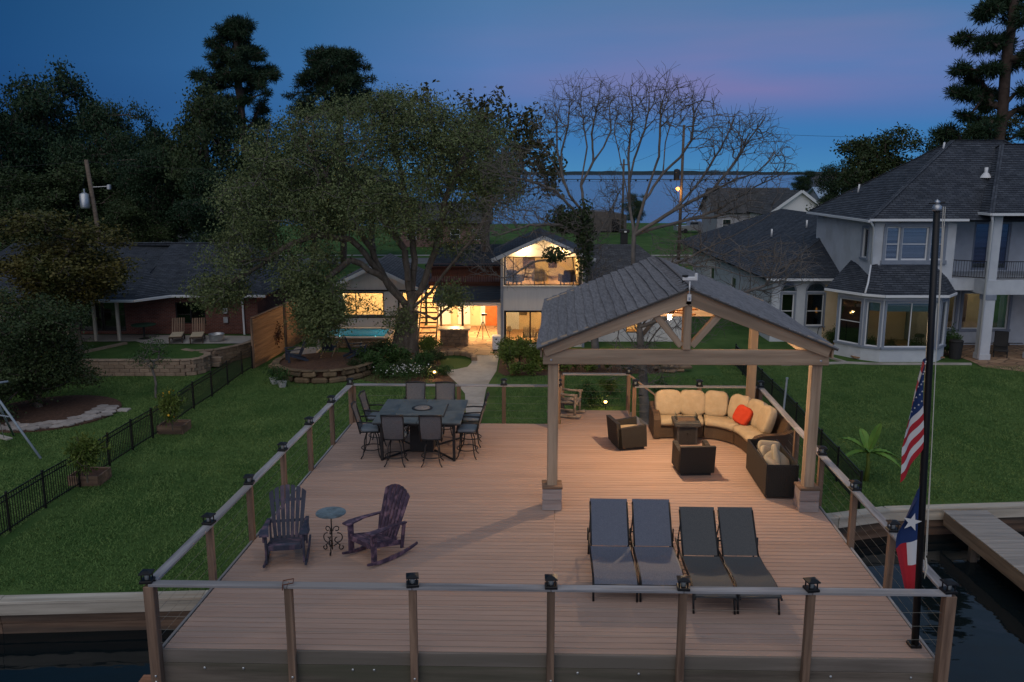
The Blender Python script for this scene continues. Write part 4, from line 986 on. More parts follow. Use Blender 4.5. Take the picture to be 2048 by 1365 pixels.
for k in range(22):
    a = 2 * math.pi * k / 22
    if math.sin(a) < .6: box('cap_stone', (FRd * math.cos(a), FRd * math.sin(a), .585), (.60, .34, .04), BEDST, t, rot=(0, 0, a + R(90) + random.uniform(-.06, .06)), bev=.015)
ADK = M('dark_blue_poly', (.02, .03, .05), (.035, .045, .07), scale=8, rough=.6)
def garden_chair():
    t = thing('garden_chair', '', 'garden chair', (0, 0, 0), 0, 'dark blue adirondack chairs on the raised bed')
    for i in range(5): box('seat_slat', (0, -.25 + i * .12, .38 - .03 * i), (.54, .10, .025), ADK, t, rot=(R(-13), 0, 0))
    for i in range(5):
        k = i - 2; plank('back_slat', (k * .095, .26, .25), (k * .125, .56, 1.02 - .03 * k * k), .02, .095, ADK, t, up=(1, 0, 0), world=False)
    for s in (-1, 1):
        box('armrest', (s * .36, -.02, .60), (.13, .74, .026), ADK, t); box('front_leg', (s * .31, -.30, .30), (.03, .10, .60), ADK, t)
        plank('rear_leg', (s * .28, -.30, .36), (s * .28, .62, .02), .03, .11, ADK, t, world=False)
    return t
gc = garden_chair()
for i, (x, y, a, lab) in enumerate(((-1.45, .0, -65, 'dark blue adirondack chair on the left of the round bed'), (1.35, 1.0, 118, 'dark blue adirondack chair on the right of the round bed near the pool'), (-.1, 1.5, 175, 'dark blue adirondack chair at the back of the round bed'))):
    loc = fc_ + Vector((x, y, .54))
    if i == 0: gc.location = loc; gc.rotation_euler = (0, 0, R(a)); gc['label'] = lab
    else: clone(gc, loc, R(a), lab)
t = thing('stone_steps', 'pale stone steps beside the raised bed and cedar panel', 'steps', (-11.4, 40.6, 0))
for k in range(3): box('step', (.25 * k, .35 * k, .09 + .17 * k), (.75, .5, .17), BOXWOOD if False else STONEB, t, bev=.02)
box('landing', (1.0, 1.6, .46), (1.3, 1.6, .1), CONC, t)
CER = M('pale_ceramic', (.42, .42, .42), (.55, .55, .54), scale=5, rough=.6)
# ---------------------------------------------------------------- raised pool
POOLW = M('pool_plaster', (.10, .50, .58), rough=.8)
t = thing('swimming_pool', 'raised turquoise pool with dry stone wall behind the round bed', 'pool', (-8.6, 46.6, 0))
for row in range(4):
    x = -10.3
    while x < -6.9:
        w = random.uniform(.25, .6); box('stone', (x + w / 2, 45.3, .075 + row * .135), (w - .015, .22 + random.uniform(-.03, .03), .125), STONEB, t, bev=.02, world=True); x += w
box('coping', (-8.6, 45.3, .565), (3.5, .42, .05), CONC, t, world=True, bev=.012); box('coping', (-8.6, 48.1, .565), (3.5, .3, .05), CONC, t, world=True)
for x in (-10.4, -6.8): box('coping', (x, 46.7, .28), (.3, 2.8, .56), CONC, t, world=True)
box('basin', (-8.6, 46.7, .05), (3.3, 2.5, .06), POOLW, t, world=True); box('basin_wall', (-8.6, 47.95, .27), (3.3, .06, .5), POOLW, t, world=True)
m, nt_, b_ = nodes('pool_water'); b_.inputs['Transmission Weight'].default_value = 1; b_.inputs['Roughness'].default_value = .03; b_.inputs['IOR'].default_value = 1.33; b_.inputs['Base Color'].default_value = (.6, .95, 1, 1)
box('water_surface', (-8.6, 46.7, .50), (3.3, 2.45, .01), m, t, world=True, bev=0)
MB().lathe([(.10, 0), (.10, .03)], 12, (-7.4, 47.4, .09)).build('pool_light', emis('pool_lamp', (.6, .95, 1), 14), t, False, True)
for x in (-9.6, -7.6): point('pool_light_glow', (x, 46.8, .34), 9, .025, (.45, .95, 1))
# ---------------------------------------------------------------- the lit house in the middle
H = thing('lit_house', 'white house with warmly lit windows behind the oak', 'house', (1.5, 48, 0))
SPOTM = emis('downlight', (1, .72, .38), 18)
# two-storey wing
FY = 45.5; XL, XR = -.55, 3.85
walls('wall', (XL, FY), (XR, FY), 0, 5.02, [(.12, XR - XL - .12, .12, 2.0), (.12, XR - XL - .12, 3.35, 4.90)], SIDING, H)
b = MB(); b.prism([(XL, FY + .02, 5.02), (XR, FY + .02, 5.02), ((XL + XR) / 2, FY + .02, 6.0)], (0, .12, 0)); b.build('gable', SIDING, H, False, True)
window((XL, FY), (XR, FY), .12, XR - XL - .12, 3.35, 4.90, H, DFRAME, PANE, mull=(.12,), fw=.05)
window((XL, FY), (XR, FY), .12, XR - XL - .12, .12, 2.0, H, DFRAME, PANE, mull=(.34, .67), fw=.10)
plank('sill', (XL, FY - .06, 3.33), (XR, FY - .06, 3.33), .1, .05, WFRAME, H)
for x in (XL + .01, XR - .01): plank('corner_post', (x, FY - .05, 0), (x, FY - .05, 5.0), .14, .12, TRIM, H, up=(0, 1, 0))
for z0 in (0.0, 3.2):
    box('room_floor', ((XL + XR) / 2, FY + 2.6, z0 + .02), (XR - XL - .1, 5.0, .06), ROOMF, H, world=True)
    rh = 2.1 if z0 < 1 else 1.75
    box('room_wall', ((XL + XR) / 2, FY + 5.1, z0 + rh / 2), (XR - XL, .1, rh), ROOMW, H, world=True)
    for x in (XL + .2, XR - .2): box('room_wall', (x, FY + 2.6, z0 + rh / 2), (.1, 4.9, rh), ROOMW, H, world=True)
    box('room_ceiling', ((XL + XR) / 2, FY + 2.6, z0 + (2.12 if z0 < 1 else 1.78)), (XR - XL, 4.9, .08), WHITE, H, world=True)
for x in (XL, XR): walls('side_wall', (x, FY + 5.2) if x < 0 else (x, FY + .15), (x, FY + .15) if x < 0 else (x, FY + 5.2), 0, 5.02, [], SIDING, H)
ROOFZ = 6.06
roof_plane([(XL - .5, FY + 5.6, 4.86), (XL - .5, FY - .75, 4.86), ((XL + XR) / 2, FY - .75, ROOFZ), ((XL + XR) / 2, FY + 5.6, ROOFZ)], SHBLUE, H)
roof_plane([(XR + .5, FY - .75, 4.86), (XR + .5, FY + 5.6, 4.86), ((XL + XR) / 2, FY + 5.6, ROOFZ), ((XL + XR) / 2, FY - .75, ROOFZ)], SHBLUE, H)
for s in (-1, 1):
    xm = (XL + XR) / 2; plank('barge_board', (xm, FY - .76, ROOFZ - .10), (xm + s * 2.72, FY - .76, 4.76), .05, .20, WFRAME, H)
    MB().lathe([(.09, 0), (.07, .05), (.06, .09)], 12, (xm + s * 1.05, FY - .42, 5.36)).build('spot_lamp', SPOTM, H, True, True)
    point('gable_spot_light', (xm + s * 1.05, FY - .40, 5.28), 90, .07)
for x, z, e in ((.5, 4.75, 190), (2.8, 4.75, 190), (.4, 1.95, 190), (2.7, 1.95, 190)):
    MB().lathe([(.10, 0), (.10, .03)], 12, (x, FY + 2.2, z)).build('downlight', SPOTM, H, False, True); point('room_light', (x, FY + 2.2, z - .12), e, .1)
# furniture seen through the glass
FUR = M('dark_furniture', (.06, .04, .03), (.11, .07, .05), scale=5, rough=.7); CRM = M('cream_fabric', (.45, .36, .24), (.55, .45, .32), scale=6, rough=.9)
def club(name, lab, x, y, z, rz, mat, cat='armchair'):
    t = thing(name, lab, cat, (x, y, z), rz); box('seat', (0, 0, .30), (.66, .62, .24), mat, t, bev=.05); box('backrest', (0, .30, .55), (.68, .16, .66), mat, t, rot=(R(-12), 0, 0), bev=.05)
    for s in (-1, 1): box('armrest', (s * .36, .0, .42), (.12, .62, .42), mat, t, bev=.04)
    for a in (-1, 1):
        for c in (-1, 1): box('leg', (a * .27, c * .24, .09), (.05, .05, .18), FUR, t)
club('club_chair', 'dark armchair at the left of the lit upstairs room', .15, 46.5, 3.25, 2.6, FUR); club('club_chair', 'cream armchair in the middle of the lit upstairs room', 1.5, 46.8, 3.25, 3.1, CRM); club('club_chair', 'dark armchair at the right of the lit upstairs room', 3.0, 46.4, 3.25, -2.8, FUR)
t = thing('striped_armchair', 'cream slatted armchair behind the lit ground floor window', 'armchair', (1.05, 46.6, .06), 2.9)
box('seat', (0, 0, .38), (.7, .65, .16), CRM, t, bev=.04)
for k in range(8): box('back_slat', (-.31 + k * .088, .32, .62), (.06, .04, .56), CRM, t, rot=(R(-12), 0, 0))
for s in (-1, 1):
    box('armrest', (s * .37, 0, .58), (.06, .66, .05), FUR, t)
    for c in (-1, 1): box('leg', (s * .35, c * .28, .28), (.05, .05, .56), FUR, t)
t = thing('side_lamp', 'small dark lamp on the floor inside the ground floor window', 'lamp', (-.15, 46.3, .05)); MB().lathe([(.12, 0), (.03, .04), (.02, .7), (.05, .72)], 10).build('stand', FUR, t); MB().lathe([(.16, .7), (.10, .95)], 12).build('lamp_shade', CRM, t)
for x, z, w, h_ in ((1.0, 4.15, .7, .9), (2.4, 4.1, .5, .7), (.6, 1.3, .6, .8), (2.4, 1.25, .9, .7)):
    box('wall_picture', (x, FY + 5.03, z), (w, .04, h_), FUR, H, world=True)
box('interior_door', (.0, FY + 5.03, 1.05), (.85, .05, 2.0), WFRAME, H, world=True)
# right-hand low wing
walls('wall', (XR, 47), (9.6, 47), 0, 2.9, [(.7, 1.9, .5, 2.1), (2.5, 3.2, .5, 2.1)], SIDING, H)
for u0, u1 in ((.7, 1.9), (2.5, 3.2)): window((XR, 47), (9.6, 47), u0, u1, .5, 2.1, H, DFRAME, PANE, rails=(.5,), fw=.06)
box('room_wall', (6.6, 50.5, 1.4), (5.6, .1, 2.8), ROOMW, H, world=True); box('room_floor', (6.6, 48.8, .05), (5.6, 3.4, .06), ROOMF, H, world=True); box('room_ceiling', (6.6, 48.8, 2.75), (5.6, 3.4, .06), WHITE, H, world=True)
point('room_light', (5.4, 48.2, 2.4), 240, .1); point('room_light', (6.9, 48.2, 2.4), 200, .1)
walls('side_wall', (9.6, 47.15), (9.6, 57), 0, 2.9, [], SIDING, H)
roof_plane([(XR - .3, 46.4, 2.85), (10.1, 46.4, 2.85), (7.6, 52, 5.0), (XR - .3, 52, 5.0)], SHGREY, H)
roof_plane([(10.1, 46.4, 2.85), (10.1, 57.5, 2.85), (7.6, 52, 5.0)], SHGREY, H)
roof_plane([(10.1, 57.5, 2.85), (XR - .3, 57.5, 2.85), (XR - .3, 52, 5.0), (7.6, 52, 5.0)], SHGREY, H)
plank('brace', (7.2, 46.9, .3), (8.8, 46.9, 2.4), .06, .22, POSTWOOD, H)
# covered breezeway between the wings
walls('wall', (-5.2, 52), (XL, 52), 0, 2.5, [], ROOMW, H)
for x in (-4.5, -3.3, -1.9): box('wall_panel', (x + .35, 51.94, 1.1), (.75, .05, 2.0), WFRAME, H, world=True)
box('french_door', (-1.2, 51.93, 1.05), (.9, .06, 2.05), M('varnished_door', (.35, .09, .02), (.45, .14, .04), scale=6, rough=.4), H, world=True)
plank('porch_beam', (-4.2, 46.9, 2.17), (XL - .1, 46.9, 2.17), .14, .26, WFRAME, H)
roof_plane([(-4.4, 46.7, 2.34), (XL - .1, 46.7, 2.34), (XL - .1, 50, 2.72), (-4.4, 50, 2.72)], M('dark_metal_roof', (.05, .052, .06), (.08, .082, .09), scale=3, rough=.5), H, ex=.4, th=.06)
box('porch_ceiling', (-2.4, 49.2, 2.22), (3.6, 5, .05), WHITE, H, world=True)
for x in (-3.95, -2.75): plank('porch_post', (x, 47.0, 0), (x, 47.0, 2.04), .12, .12, POSTWOOD if x < -3 else DFRAME, H, up=(0, 1, 0))
plank('porch_post', (-.72, 46.8, 0), (-.72, 46.8, 2.04), .2, .2, WFRAME, H, up=(0, 1, 0))
for x in (-3.3, -1.6):
    MB().lathe([(.10, 0), (.10, .03)], 12, (x, 48.8, 2.16)).build('downlight', SPOTM, H, False, True); point('porch_light', (x, 48.8, 2.0), 480, .1)
# upper red-brown balcony and stairs
REDW = wood('red_brown_timber', (.10, .035, .022), (.17, .065, .04))
plank('balcony_beam', (-4.9, 50.1, 2.85), (XL, 50.1, 2.85), .1, .24, REDW, H); box('balcony_floor', (-2.7, 51.5, 2.95), (4.4, 2.8, .06), REDW, H, world=True)
plank('balcony_rail', (-4.9, 50.1, 3.85), (XL, 50.1, 3.85), .1, .06, REDW, H)
for k in range(32): plank('baluster', (-4.85 + k * .137, 50.1, 2.97), (-4.85 + k * .137, 50.1, 3.82), .035, .035, REDW, H, up=(0, 1, 0), bev=0)
walls('upper_wall', (-5.0, 53.2), (XL, 53.2), 2.9, 3.7, [], REDW, H)
roof_plane([(-5.4, 53.0, 3.62), (XL + .2, 53.0, 3.62), (XL + .2, 57.5, 4.55), (-4.6, 57.5, 4.55)], SHBLUE, H)
t = thing('outdoor_stairs', 'dark timber stairs rising from the patio to the balcony', 'staircase', (-4.6, 47.5, 0))
for k in range(11):
    plank('tread', (-5.15 + k * .0, 46.6 + k * .28, .28 + k * .24), (-4.25, 46.6 + k * .28, .28 + k * .24), .26, .045, REDW, t)
for x in (-5.2, -4.2): plank('stringer', (x, 46.35, .05), (x, 49.9, 3.0), .05, .24, DFRAME, t)
# left gable wing
GY = 49.0
GL, GR, GM = -10.35, -5.45, -7.95
walls('wall', (GL, GY), (GR, GY), 0, 2.62, [(.5, 2.95, 1.12, 2.5), (4.0, 4.5, .4, 2.5)], SIDING, H)
b = MB(); b.prism([(GL - .1, GY + .02, 2.62), (GR + .1, GY + .02, 2.62), (GM, GY + .02, 3.98)], (0, .12, 0)); b.build('gable', SIDING, H, False, True)
window((GL, GY), (GR, GY), .5, 2.95, 1.12, 2.5, H, DFRAME, PANE, mull=(.33,), fw=.07); window((GL, GY), (GR, GY), 4.0, 4.5, .4, 2.5, H, DFRAME, PANE, fw=.05)
plank('trim_band', (GL, GY - .04, 2.60), (GR, GY - .04, 2.60), .06, .10, DFRAME, H); plank('trim_band', (GL + .4, GY - .03, 1.06), (GR - 1.2, GY - .03, 1.06), .06, .10, DFRAME, H)
plank('trim_post', (-6.55, GY - .03, .4), (-6.55, GY - .03, 2.55), .1, .06, DFRAME, H, up=(0, 1, 0))
box('room_wall', (-7.9, 52.6, 1.3), (5, .1, 2.6), ROOMW, H, world=True); box('room_floor', (-7.9, 50.8, .04), (5, 3.4, .05), ROOMF, H, world=True); box('room_ceiling', (-7.9, 50.8, 2.60), (5, 3.4, .05), WHITE, H, world=True)
point('room_light', (-8.8, 50.6, 2.35), 300, .1); point('room_light', (-6.4, 50.6, 2.35), 330, .1)
roof_plane([(GL - .55, GY + 7, 2.62), (GL - .55, GY - .5, 2.62), (GM, GY - .5, 4.08), (GM, GY + 7, 4.08)], SHGREY, H)
roof_plane([(GR + .55, GY - .5, 2.62), (GR + .55, GY + 7, 2.62), (GM, GY + 7, 4.08), (GM, GY - .5, 4.08)], SHGREY, H)
for s in (-1, 1): plank('barge_board', (GM, GY - .5, 4.0), (GM + s * 3.0, GY - .5, 2.55), .05, .2, WFRAME, H)
walls('side_wall', (GL, GY + 7), (GL, GY + .15), 0, 2.6, [], SIDING, H)
# stone counter, cooler, tripod
t = thing('stone_counter', 'outdoor stone bar counter with tan top on the patio', 'counter', (-3.15, 46.1, 0))
for row in range(5):
    x = -.74
    while x < .70:
        w = min(random.uniform(.2, .42), .74 - x); box('stone', (x + w / 2, -.36, .09 + row * .17), (w - .015, .12 + random.uniform(-.02, .02), .16), STONEB, t, bev=.02); x += w
box('core', (0, .05, .44), (1.5, .75, .87), STONEW, t); box('counter_top', (0, 0, .92), (1.75, 1.0, .07), M('tan_counter', (.42, .31, .19), (.50, .38, .25), scale=8, rough=.5), t, bev=.012)
t = thing('cooler', 'white ice chest standing beside the house corner post', 'cooler', (-.83, 44.6, 0)); box('body', (0, 0, .40), (.42, .6, .62), WHITE, t, bev=.04); box('lid', (0, 0, .76), (.45, .63, .10), WHITE, t, bev=.03); box('latch', (.0, -.31, .66), (.10, .03, .06), BLACK, t); box('foot', (0, 0, .045), (.36, .5, .09), BLACKM, t)
t = thing('camera_tripod', 'black tripod with a camera standing on the lit patio', 'tripod', (-1.65, 47.9, .02))
for k in range(3):
    a = R(30 + 120 * k); d = Vector((math.cos(a), math.sin(a), 0)); MB().tube([d * .03 + Vector((0, 0, .95)), d * .42 + Vector((0, 0, .0))], .022, 6).build('leg', BLACK, t)
MB().tube([(0, 0, .9), (0, 0, 1.28)], .02, 6).build('column', BLACK, t); box('camera_body', (.02, 0, 1.36), (.2, .14, .13), BLACK, t, bev=.02); MB().tube([(.12, 0, 1.36), (.24, 0, 1.36)], .05, 10).build('lens', BLACK, t)
# path lights and uplights
LAMP = emis('path_lamp_glow', (1, .55, .16), 12)
def path_light(loc, lab, e=14):
    t = thing('path_light', lab, 'garden light', loc, 0, 'small lit garden lights'); MB().tube([(0, 0, 0), (0, 0, .3)], .015, 6).build('stake', BLACK, t)
    MB().lathe([(.05, .30), (.06, .34), (.05, .38)], 10).build('lamp', LAMP, t, True); MB().lathe([(.10, .40), (.02, .44)], 10).build('hood', BLACK, t); point('path_light_glow', (loc[0], loc[1] - .12, .40), e, .05, (1, .6, .22))
path_light((P(790, 703, .3).x, P(790, 703, .3).y, 0), 'lit garden light beside the oak trunk', 16); path_light((P(869, 746, .3).x, P(869, 746, .3).y, 0), 'lit garden light at the edge of the curving path', 10); path_light((P(1211, 806, .3).x, P(1211, 806, .3).y, 0), 'lit garden light on the lawn behind the log rocking chair', 10)
path_light((4.4, 43.4, 0), 'lit garden light in the shrubs below the pavilion beam', 6)
# ---------------------------------------------------------------- flagpole and flags
fp = Vector((5.70, 11.04, 2.76))
t = thing('flagpole', 'tall black flagpole at the front right corner of the deck', 'flagpole', fp); t.rotation_euler = (0, R(-2.6), 0)
MB().tube([(0, 0, -.1), (0, 0, 2.2), (0, 0, 4.4), (0, 0, 6.1)], [.052, .05, .047, .043], 14).build('pole', BLACK, t, True)
MB().lathe([(.05, 6.1), (.055, 6.12), (.055, 6.16), (.02, 6.19)], 14).build('collar', GALV, t, True); MB().tube([(-.10, 0, 6.2), (.10, 0, 6.2)], .012, 6).build('truck', BLACK, t); MB().lathe([(.03, 6.19), (.035, 6.22), (.0, 6.25)], 10).build('pulley', GALV, t, True)
ROPE = M('white_rope', (.6, .58, .52), rough=.9)
MB().tube([(.07, -.02, 6.15), (.075, -.03, 3), (.07, -.02, 1.2)], .006, 5).build('halyard', ROPE, t); MB().tube([(.10, -.01, 6.15), (.06, -.05, 4.2), (.075, -.05, 1.4)], .005, 5).build('halyard', ROPE, t)
MB().tube([(.075, -.03, 1.35), (.09, -.04, 1.2), (.07, -.03, 1.05), (.085, -.04, 1.2)], .012, 6).build('cleat_knot', ROPE, t)
box('foot_bracket', (0, .03, -.03), (.16, .16, .14), BLACK, t, bev=.01)
FRED = M('flag_red', (.42, .018, .03), rough=.85); FWHT = M('flag_white', (.62, .62, .63), rough=.85); FBLU = M('flag_blue', (.012, .035, .13), rough=.85)
def hang(u, v, top, h, w, ph, splay):
    """cloth hanging in folds: u across the fly (0 hoist .. 1), v down the hoist"""
    x = -.055 - w * u * (.25 + .75 * v) * splay; y = -.02 + .055 * math.sin(u * 9 + ph + v * 1.2) * (.3 + u)
    return (x, y, top - h * v - .38 * u * (1 - v * .35))
def flag_grid(name, mat, parent, fn, u0, u1, v0, v1, nu=10, nv=8):
    return MB().grid(lambda a, c: fn(u0 + (u1 - u0) * a, v0 + (v1 - v0) * c), nu, nv).build(name, mat, parent, True)
# stars and stripes, hanging: seen stripes run out of the hoist and droop down the fly
t = thing('us_flag', 'red and white striped flag with starred blue canton, hanging on the pole', 'flag', fp + Vector((-.15, -.03, 2.86))); t.rotation_euler = (0, R(-2.6), 0)
fu = lambda u, v: (-.05 - .30 * u * min(1, .12 + v * 1.25) - .02 * math.sin(v * 5), -.03 - .06 * math.sin(u * 7 + v * 2) * u, 1.38 - 1.30 * v - .34 * u * (.35 + v))
for k in range(13):
    v0, v1 = k / 13, (k + 1) / 13
    if k < 7: flag_grid('stripe', FBLU, t, fu, 0, .80, v0, v1, 8, 2); flag_grid('stripe', FRED if k % 2 == 0 else FWHT, t, fu, .80, 1, v0, v1, 3, 2)
    else: flag_grid('stripe', FRED if k % 2 == 0 else FWHT, t, fu, 0, 1, v0, v1, 10, 2)
def star(c, r, rot=0.0): return [(c[0] + (r if i % 2 == 0 else r * .4) * math.sin(R(36 * i) + rot), c[1] + (r if i % 2 == 0 else r * .4) * math.cos(R(36 * i) + rot)) for i in range(10)]
for i in range(5):
    for j in range(4):
        u, v = .12 + j * .18, .06 + i * .10; c = Vector(fu(u, v)); b = MB(); b.add([c + Vector((x, -.012, z)) for x, z in star((0, 0), .016)] + [c + Vector((0, -.012, 0))], [(10, q, (q + 1) % 10) for q in range(10)]); b.build('star', FWHT, t)
t = thing('texas_flag', 'blue, white and red flag with one white star hanging below the striped flag', 'flag', fp + Vector((-.07, -.03, 1.06))); t.rotation_euler = (0, R(-2.6), 0)
ft = lambda u, v: (-.05 - .31 * u * min(1, .10 + v * 2.2) * (1 - .45 * max(0, v - .55) / .45), -.03 - .05 * math.sin(u * 7 + v) * u, 1.42 - 1.50 * v - .22 * u * (1 - v))
flag_grid('blue_field', FBLU, t, ft, 0, 1, 0, .56, 10, 10)
flag_grid('white_field', FWHT, t, ft, 0, .45, .56, .80, 5, 6); flag_grid('red_field', FRED, t, ft, .45, 1, .56, .80, 6, 6); flag_grid('red_field', FRED, t, ft, 0, 1, .80, 1.06, 10, 6)
c = Vector(ft(.42, .33)); b = MB(); b.add([c + Vector((x, -.06, z)) for x, z in star((0, 0), .135, .25)] + [c + Vector((0, -.06, 0))], [(10, q, (q + 1) % 10) for q in range(10)]); b.build('star', FWHT, t)
# ---------------------------------------------------------------- left neighbour: terrace, wall, brick house
TZ = .78
sheet('terrace_lawn', [(-26.5, 39.0), (-15.2, 39.0), (-14.75, 39.4), (-14.6, 40.0), (-15.0, 40.9), (-15.6, 41.0), (-14.6, 41.25), (-13.9, 42.25), (-13.45, 43.35), (-13.2, 46), (-30, 46)], TZ - .03, GRASS)
sheet('terrace_patio', [(-18.6, 42.5), (-13.75, 42.6), (-13.35, 44.6), (-18.9, 44.9), (-19.6, 43.4)], TZ, CONC)
sheet('terrace_patio', [(-27, 42.9), (-19.4, 43.2), (-19.0, 45), (-27, 45)], TZ - .006, CONC)
BLOCK = M('tan_wall_block', (.26, .185, .13), (.36, .27, .20), scale=6, rough=.95, bump=.8, bscale=30, rand=.15)
t = thing('retaining_wall', 'curved tan concrete block retaining wall in the left garden', 'wall', (-16, 39, 0))
def blockrow(pts, cap=True, rows=4, z0=0.0):
    pts = [Vector((*p, 0)) for p in pts]; seg = [0]
    for a, c in zip(pts, pts[1:]): seg.append(seg[-1] + (c - a).length)
    def at(s):
        for i in range(len(pts) - 1):
            if s <= seg[i + 1] + 1e-6: f = (s - seg[i]) / (seg[i + 1] - seg[i]); return pts[i].lerp(pts[i + 1], f), (pts[i + 1] - pts[i]).normalized()
        return pts[-1], (pts[-1] - pts[-2]).normalized()
    L_ = seg[-1]; bl = .46
    for r in range(rows + 1):
        n = max(1, round(L_ / (bl if r < rows else .42)))
        for k in range(n + (1 if r % 2 else 0)):
            s0 = max(0, (k - (.5 if r % 2 else 0)) * L_ / n); s1 = min(L_, (k + 1 - (.5 if r % 2 else 0)) * L_ / n)
            if s1 - s0 < .06: continue
            p, d = at((s0 + s1) / 2); a_ = math.atan2(d.y, d.x)
            h_ = .17 if r < rows else .07; z = z0 + (r * .175 + .085 if r < rows else rows * .175 + .04)
            if r == rows and not cap: continue
            key = ('blk', round(s1 - s0, 2), r == rows); me = _mesh.get(key)
            if me is None:
                q = MB().box((0, 0, 0), (s1 - s0 - .012, .24 if r < rows else .32, h_), None, .018); me = bpy.data.meshes.new('block'); me.from_pydata(q.v, [], q.f); me.materials.append(BLOCK); _mesh[key] = me
            o = bpy.data.objects.new('block' if r < rows else 'cap_block', me); col.objects.link(o); o.parent = t
            o.matrix_local = inv_of(t) @ (Matrix.Translation(p + Vector((0, 0, z))) @ Matrix.Rotation(a_ + random.uniform(-.02, .02), 4, 'Z'))
blockrow([(-26.4, 38.85), (-15.4, 38.85), (-14.9, 39.0), (-14.62, 39.4), (-14.55, 39.9), (-14.7, 40.4), (-15.1, 40.7)])
blockrow([(-16.2, 41.3), (-15.6, 40.95), (-14.6, 41.2), (-13.9, 42.2), (-13.45, 43.3), (-13.2, 44.5)])
for k in range(2): box('step', (-14.55, 40.55 + .28 * k, .16 + .2 * k), (.8, .32, .2), BLOCK, t, bev=.02, world=True)
box('pier', (-21.3, 38.9, .52), (.62, .62, 1.04), BLOCK, t, bev=.02, world=True)
plank('garden_edge', (-21.2, 39.2, TZ), (-19.6, 42.6, TZ), .22, .14, BLOCK, t)
HB = thing('brick_house', 'low red brick house with blue-grey hipped roof and white gutters at left', 'house', (-20, 46, TZ))
BY = 45.2
walls('wall', (-29, BY), (-13.6, BY), TZ, 2.95, [(4.6, 8.3, TZ + .15, 2.6), (11.0, 12.6, TZ + .55, 2.5), (1.5, 2.9, TZ + .9, 2.3)], BRICK, HB, th=.2)
walls('side_wall', (-13.6, BY + .21), (-13.6, 54), TZ - .8, 2.95, [], BRICK, HB, th=.2)
GRN = M('green_curtain', (.02, .06, .035), (.03, .08, .05), scale=2, rough=.9)
for u0, u1 in ((4.6, 5.8), (5.85, 7.05), (7.1, 8.3)): window((-29, BY), (-13.6, BY), u0, u1, TZ + .15, 2.6, HB, DFRAME, PANED, rails=(.62,), back=GRN)
window((-29, BY), (-13.6, BY), 11.0, 12.6, TZ + .55, 2.5, HB, DFRAME, PANED, mull=(.5,), back=DARKIN); window((-29, BY), (-13.6, BY), 1.5, 2.9, TZ + .9, 2.3, HB, WFRAME, PANED, mull=(.5,), rails=(.5,), back=DARKIN)
EZ, RZ = 2.92, 5.15
roof_plane([(-29.6, 43.0, EZ), (-19.2, 43.0, EZ), (-19.7, 45.5, EZ + .95), (-29.6, 45.5, EZ + .95)], SHBLUE, HB)
roof_plane([(-19.2, 43.0, EZ), (-18.0, 44.75, EZ), (-20.0, 46.4, EZ + 1.1), (-19.7, 45.5, EZ + .95)], SHBLUE, HB)
roof_plane([(-20.2, 44.75, EZ + .01), (-13.0, 44.75, EZ + .01), (-15.9, 51, RZ), (-20.2, 51, RZ)], SHBLUE, HB)
roof_plane([(-29.6, 44.2, EZ + .45), (-20.0, 45.2, EZ + .45), (-20.0, 51, RZ), (-29.6, 51, RZ)], SHBLUE, HB)
roof_plane([(-13.0, 44.75, EZ + .01), (-13.0, 57, EZ + .01), (-15.9, 51, RZ)], SHBLUE, HB)
roof_plane([(-13.0, 57, EZ), (-29.6, 57, EZ), (-29.6, 51, RZ), (-15.9, 51, RZ)], SHBLUE, HB)
gutter([(-29.6, 42.95, EZ - .03), (-19.2, 42.95, EZ - .03), (-17.95, 44.7, EZ - .03), (-13.0, 44.7, EZ - .03)], HB)
plank('ridge_cap', (-24, 51, RZ + .03), (-15.9, 51, RZ + .03), .25, .04, SHBLUE, HB)
for x in (-26.2, -23.2, -21.4, -20.2): plank('porch_post', (x, 43.25, TZ), (x, 43.25, EZ - .1), .14, .14, BULKW, HB, up=(0, 1, 0))
plank('downspout', (-14.35, BY - .08, TZ - .1), (-14.35, BY - .08, EZ), .09, .09, GUTTER, HB, up=(0, 1, 0))
for z in (1.55, 2.05): box('meter_box', (-15.3, BY - .06, z), (.24, .12, .30), GALV, HB, world=True)
# patio loungers, tub
def pool_lounger(name, lab, loc, rz):
    t = thing(name, lab, 'lounger', loc, rz, 'wooden loungers on the terrace')
    box('mattress', (0, -.45, .36), (.6, 1.15, .08), CRM, t, bev=.03); box('frame', (0, -.45, .29), (.66, 1.25, .05), FUR, t)
    for k in range(6): plank('back_slat', (-.28 + k * .112, .15, .34), (-.28 + k * .112, .62, 1.05), .03, .07, POSTWOOD, t, up=(1, 0, 0), world=False)
    for a in (-1, 1):
        for y in (-.95, .12): box('leg', (a * .3, y, .14), (.06, .06, .28), FUR, t)
    return t
pool_lounger('wooden_lounger', 'slatted wooden lounger on the terrace, left of the pair', (-17.3, 43.55, TZ), .25); pool_lounger('wooden_lounger', 'slatted wooden lounger on the terrace, right of the pair by the tub', (-16.25, 43.55, TZ), .25)
t = thing('metal_tub', 'round galvanised stock tub on the terrace patio', 'tub', (-15.2, 43.25, TZ)); MB().lathe([(.36, 0), (.38, .2), (.38, .36), (.40, .37), (.37, .36), (.36, .05)], 20).build('tub_wall', GALV, t, True); MB().tube([(.39 * math.cos(a), .39 * math.sin(a), .37) for a in [k * math.pi / 10 for k in range(20)]], .015, 6, closed=True).build('rim', GALV, t)
t = thing('patio_table', 'dark round table and base under the brick house porch', 'table', (-19.2, 43.9, TZ)); MB().lathe([(.6, .70), (.62, .74)], 20).build('tabletop', GRN, t); MB().lathe([(.3, 0), (.05, .05), (.05, .7)], 10).build('pedestal', BLACKM, t)
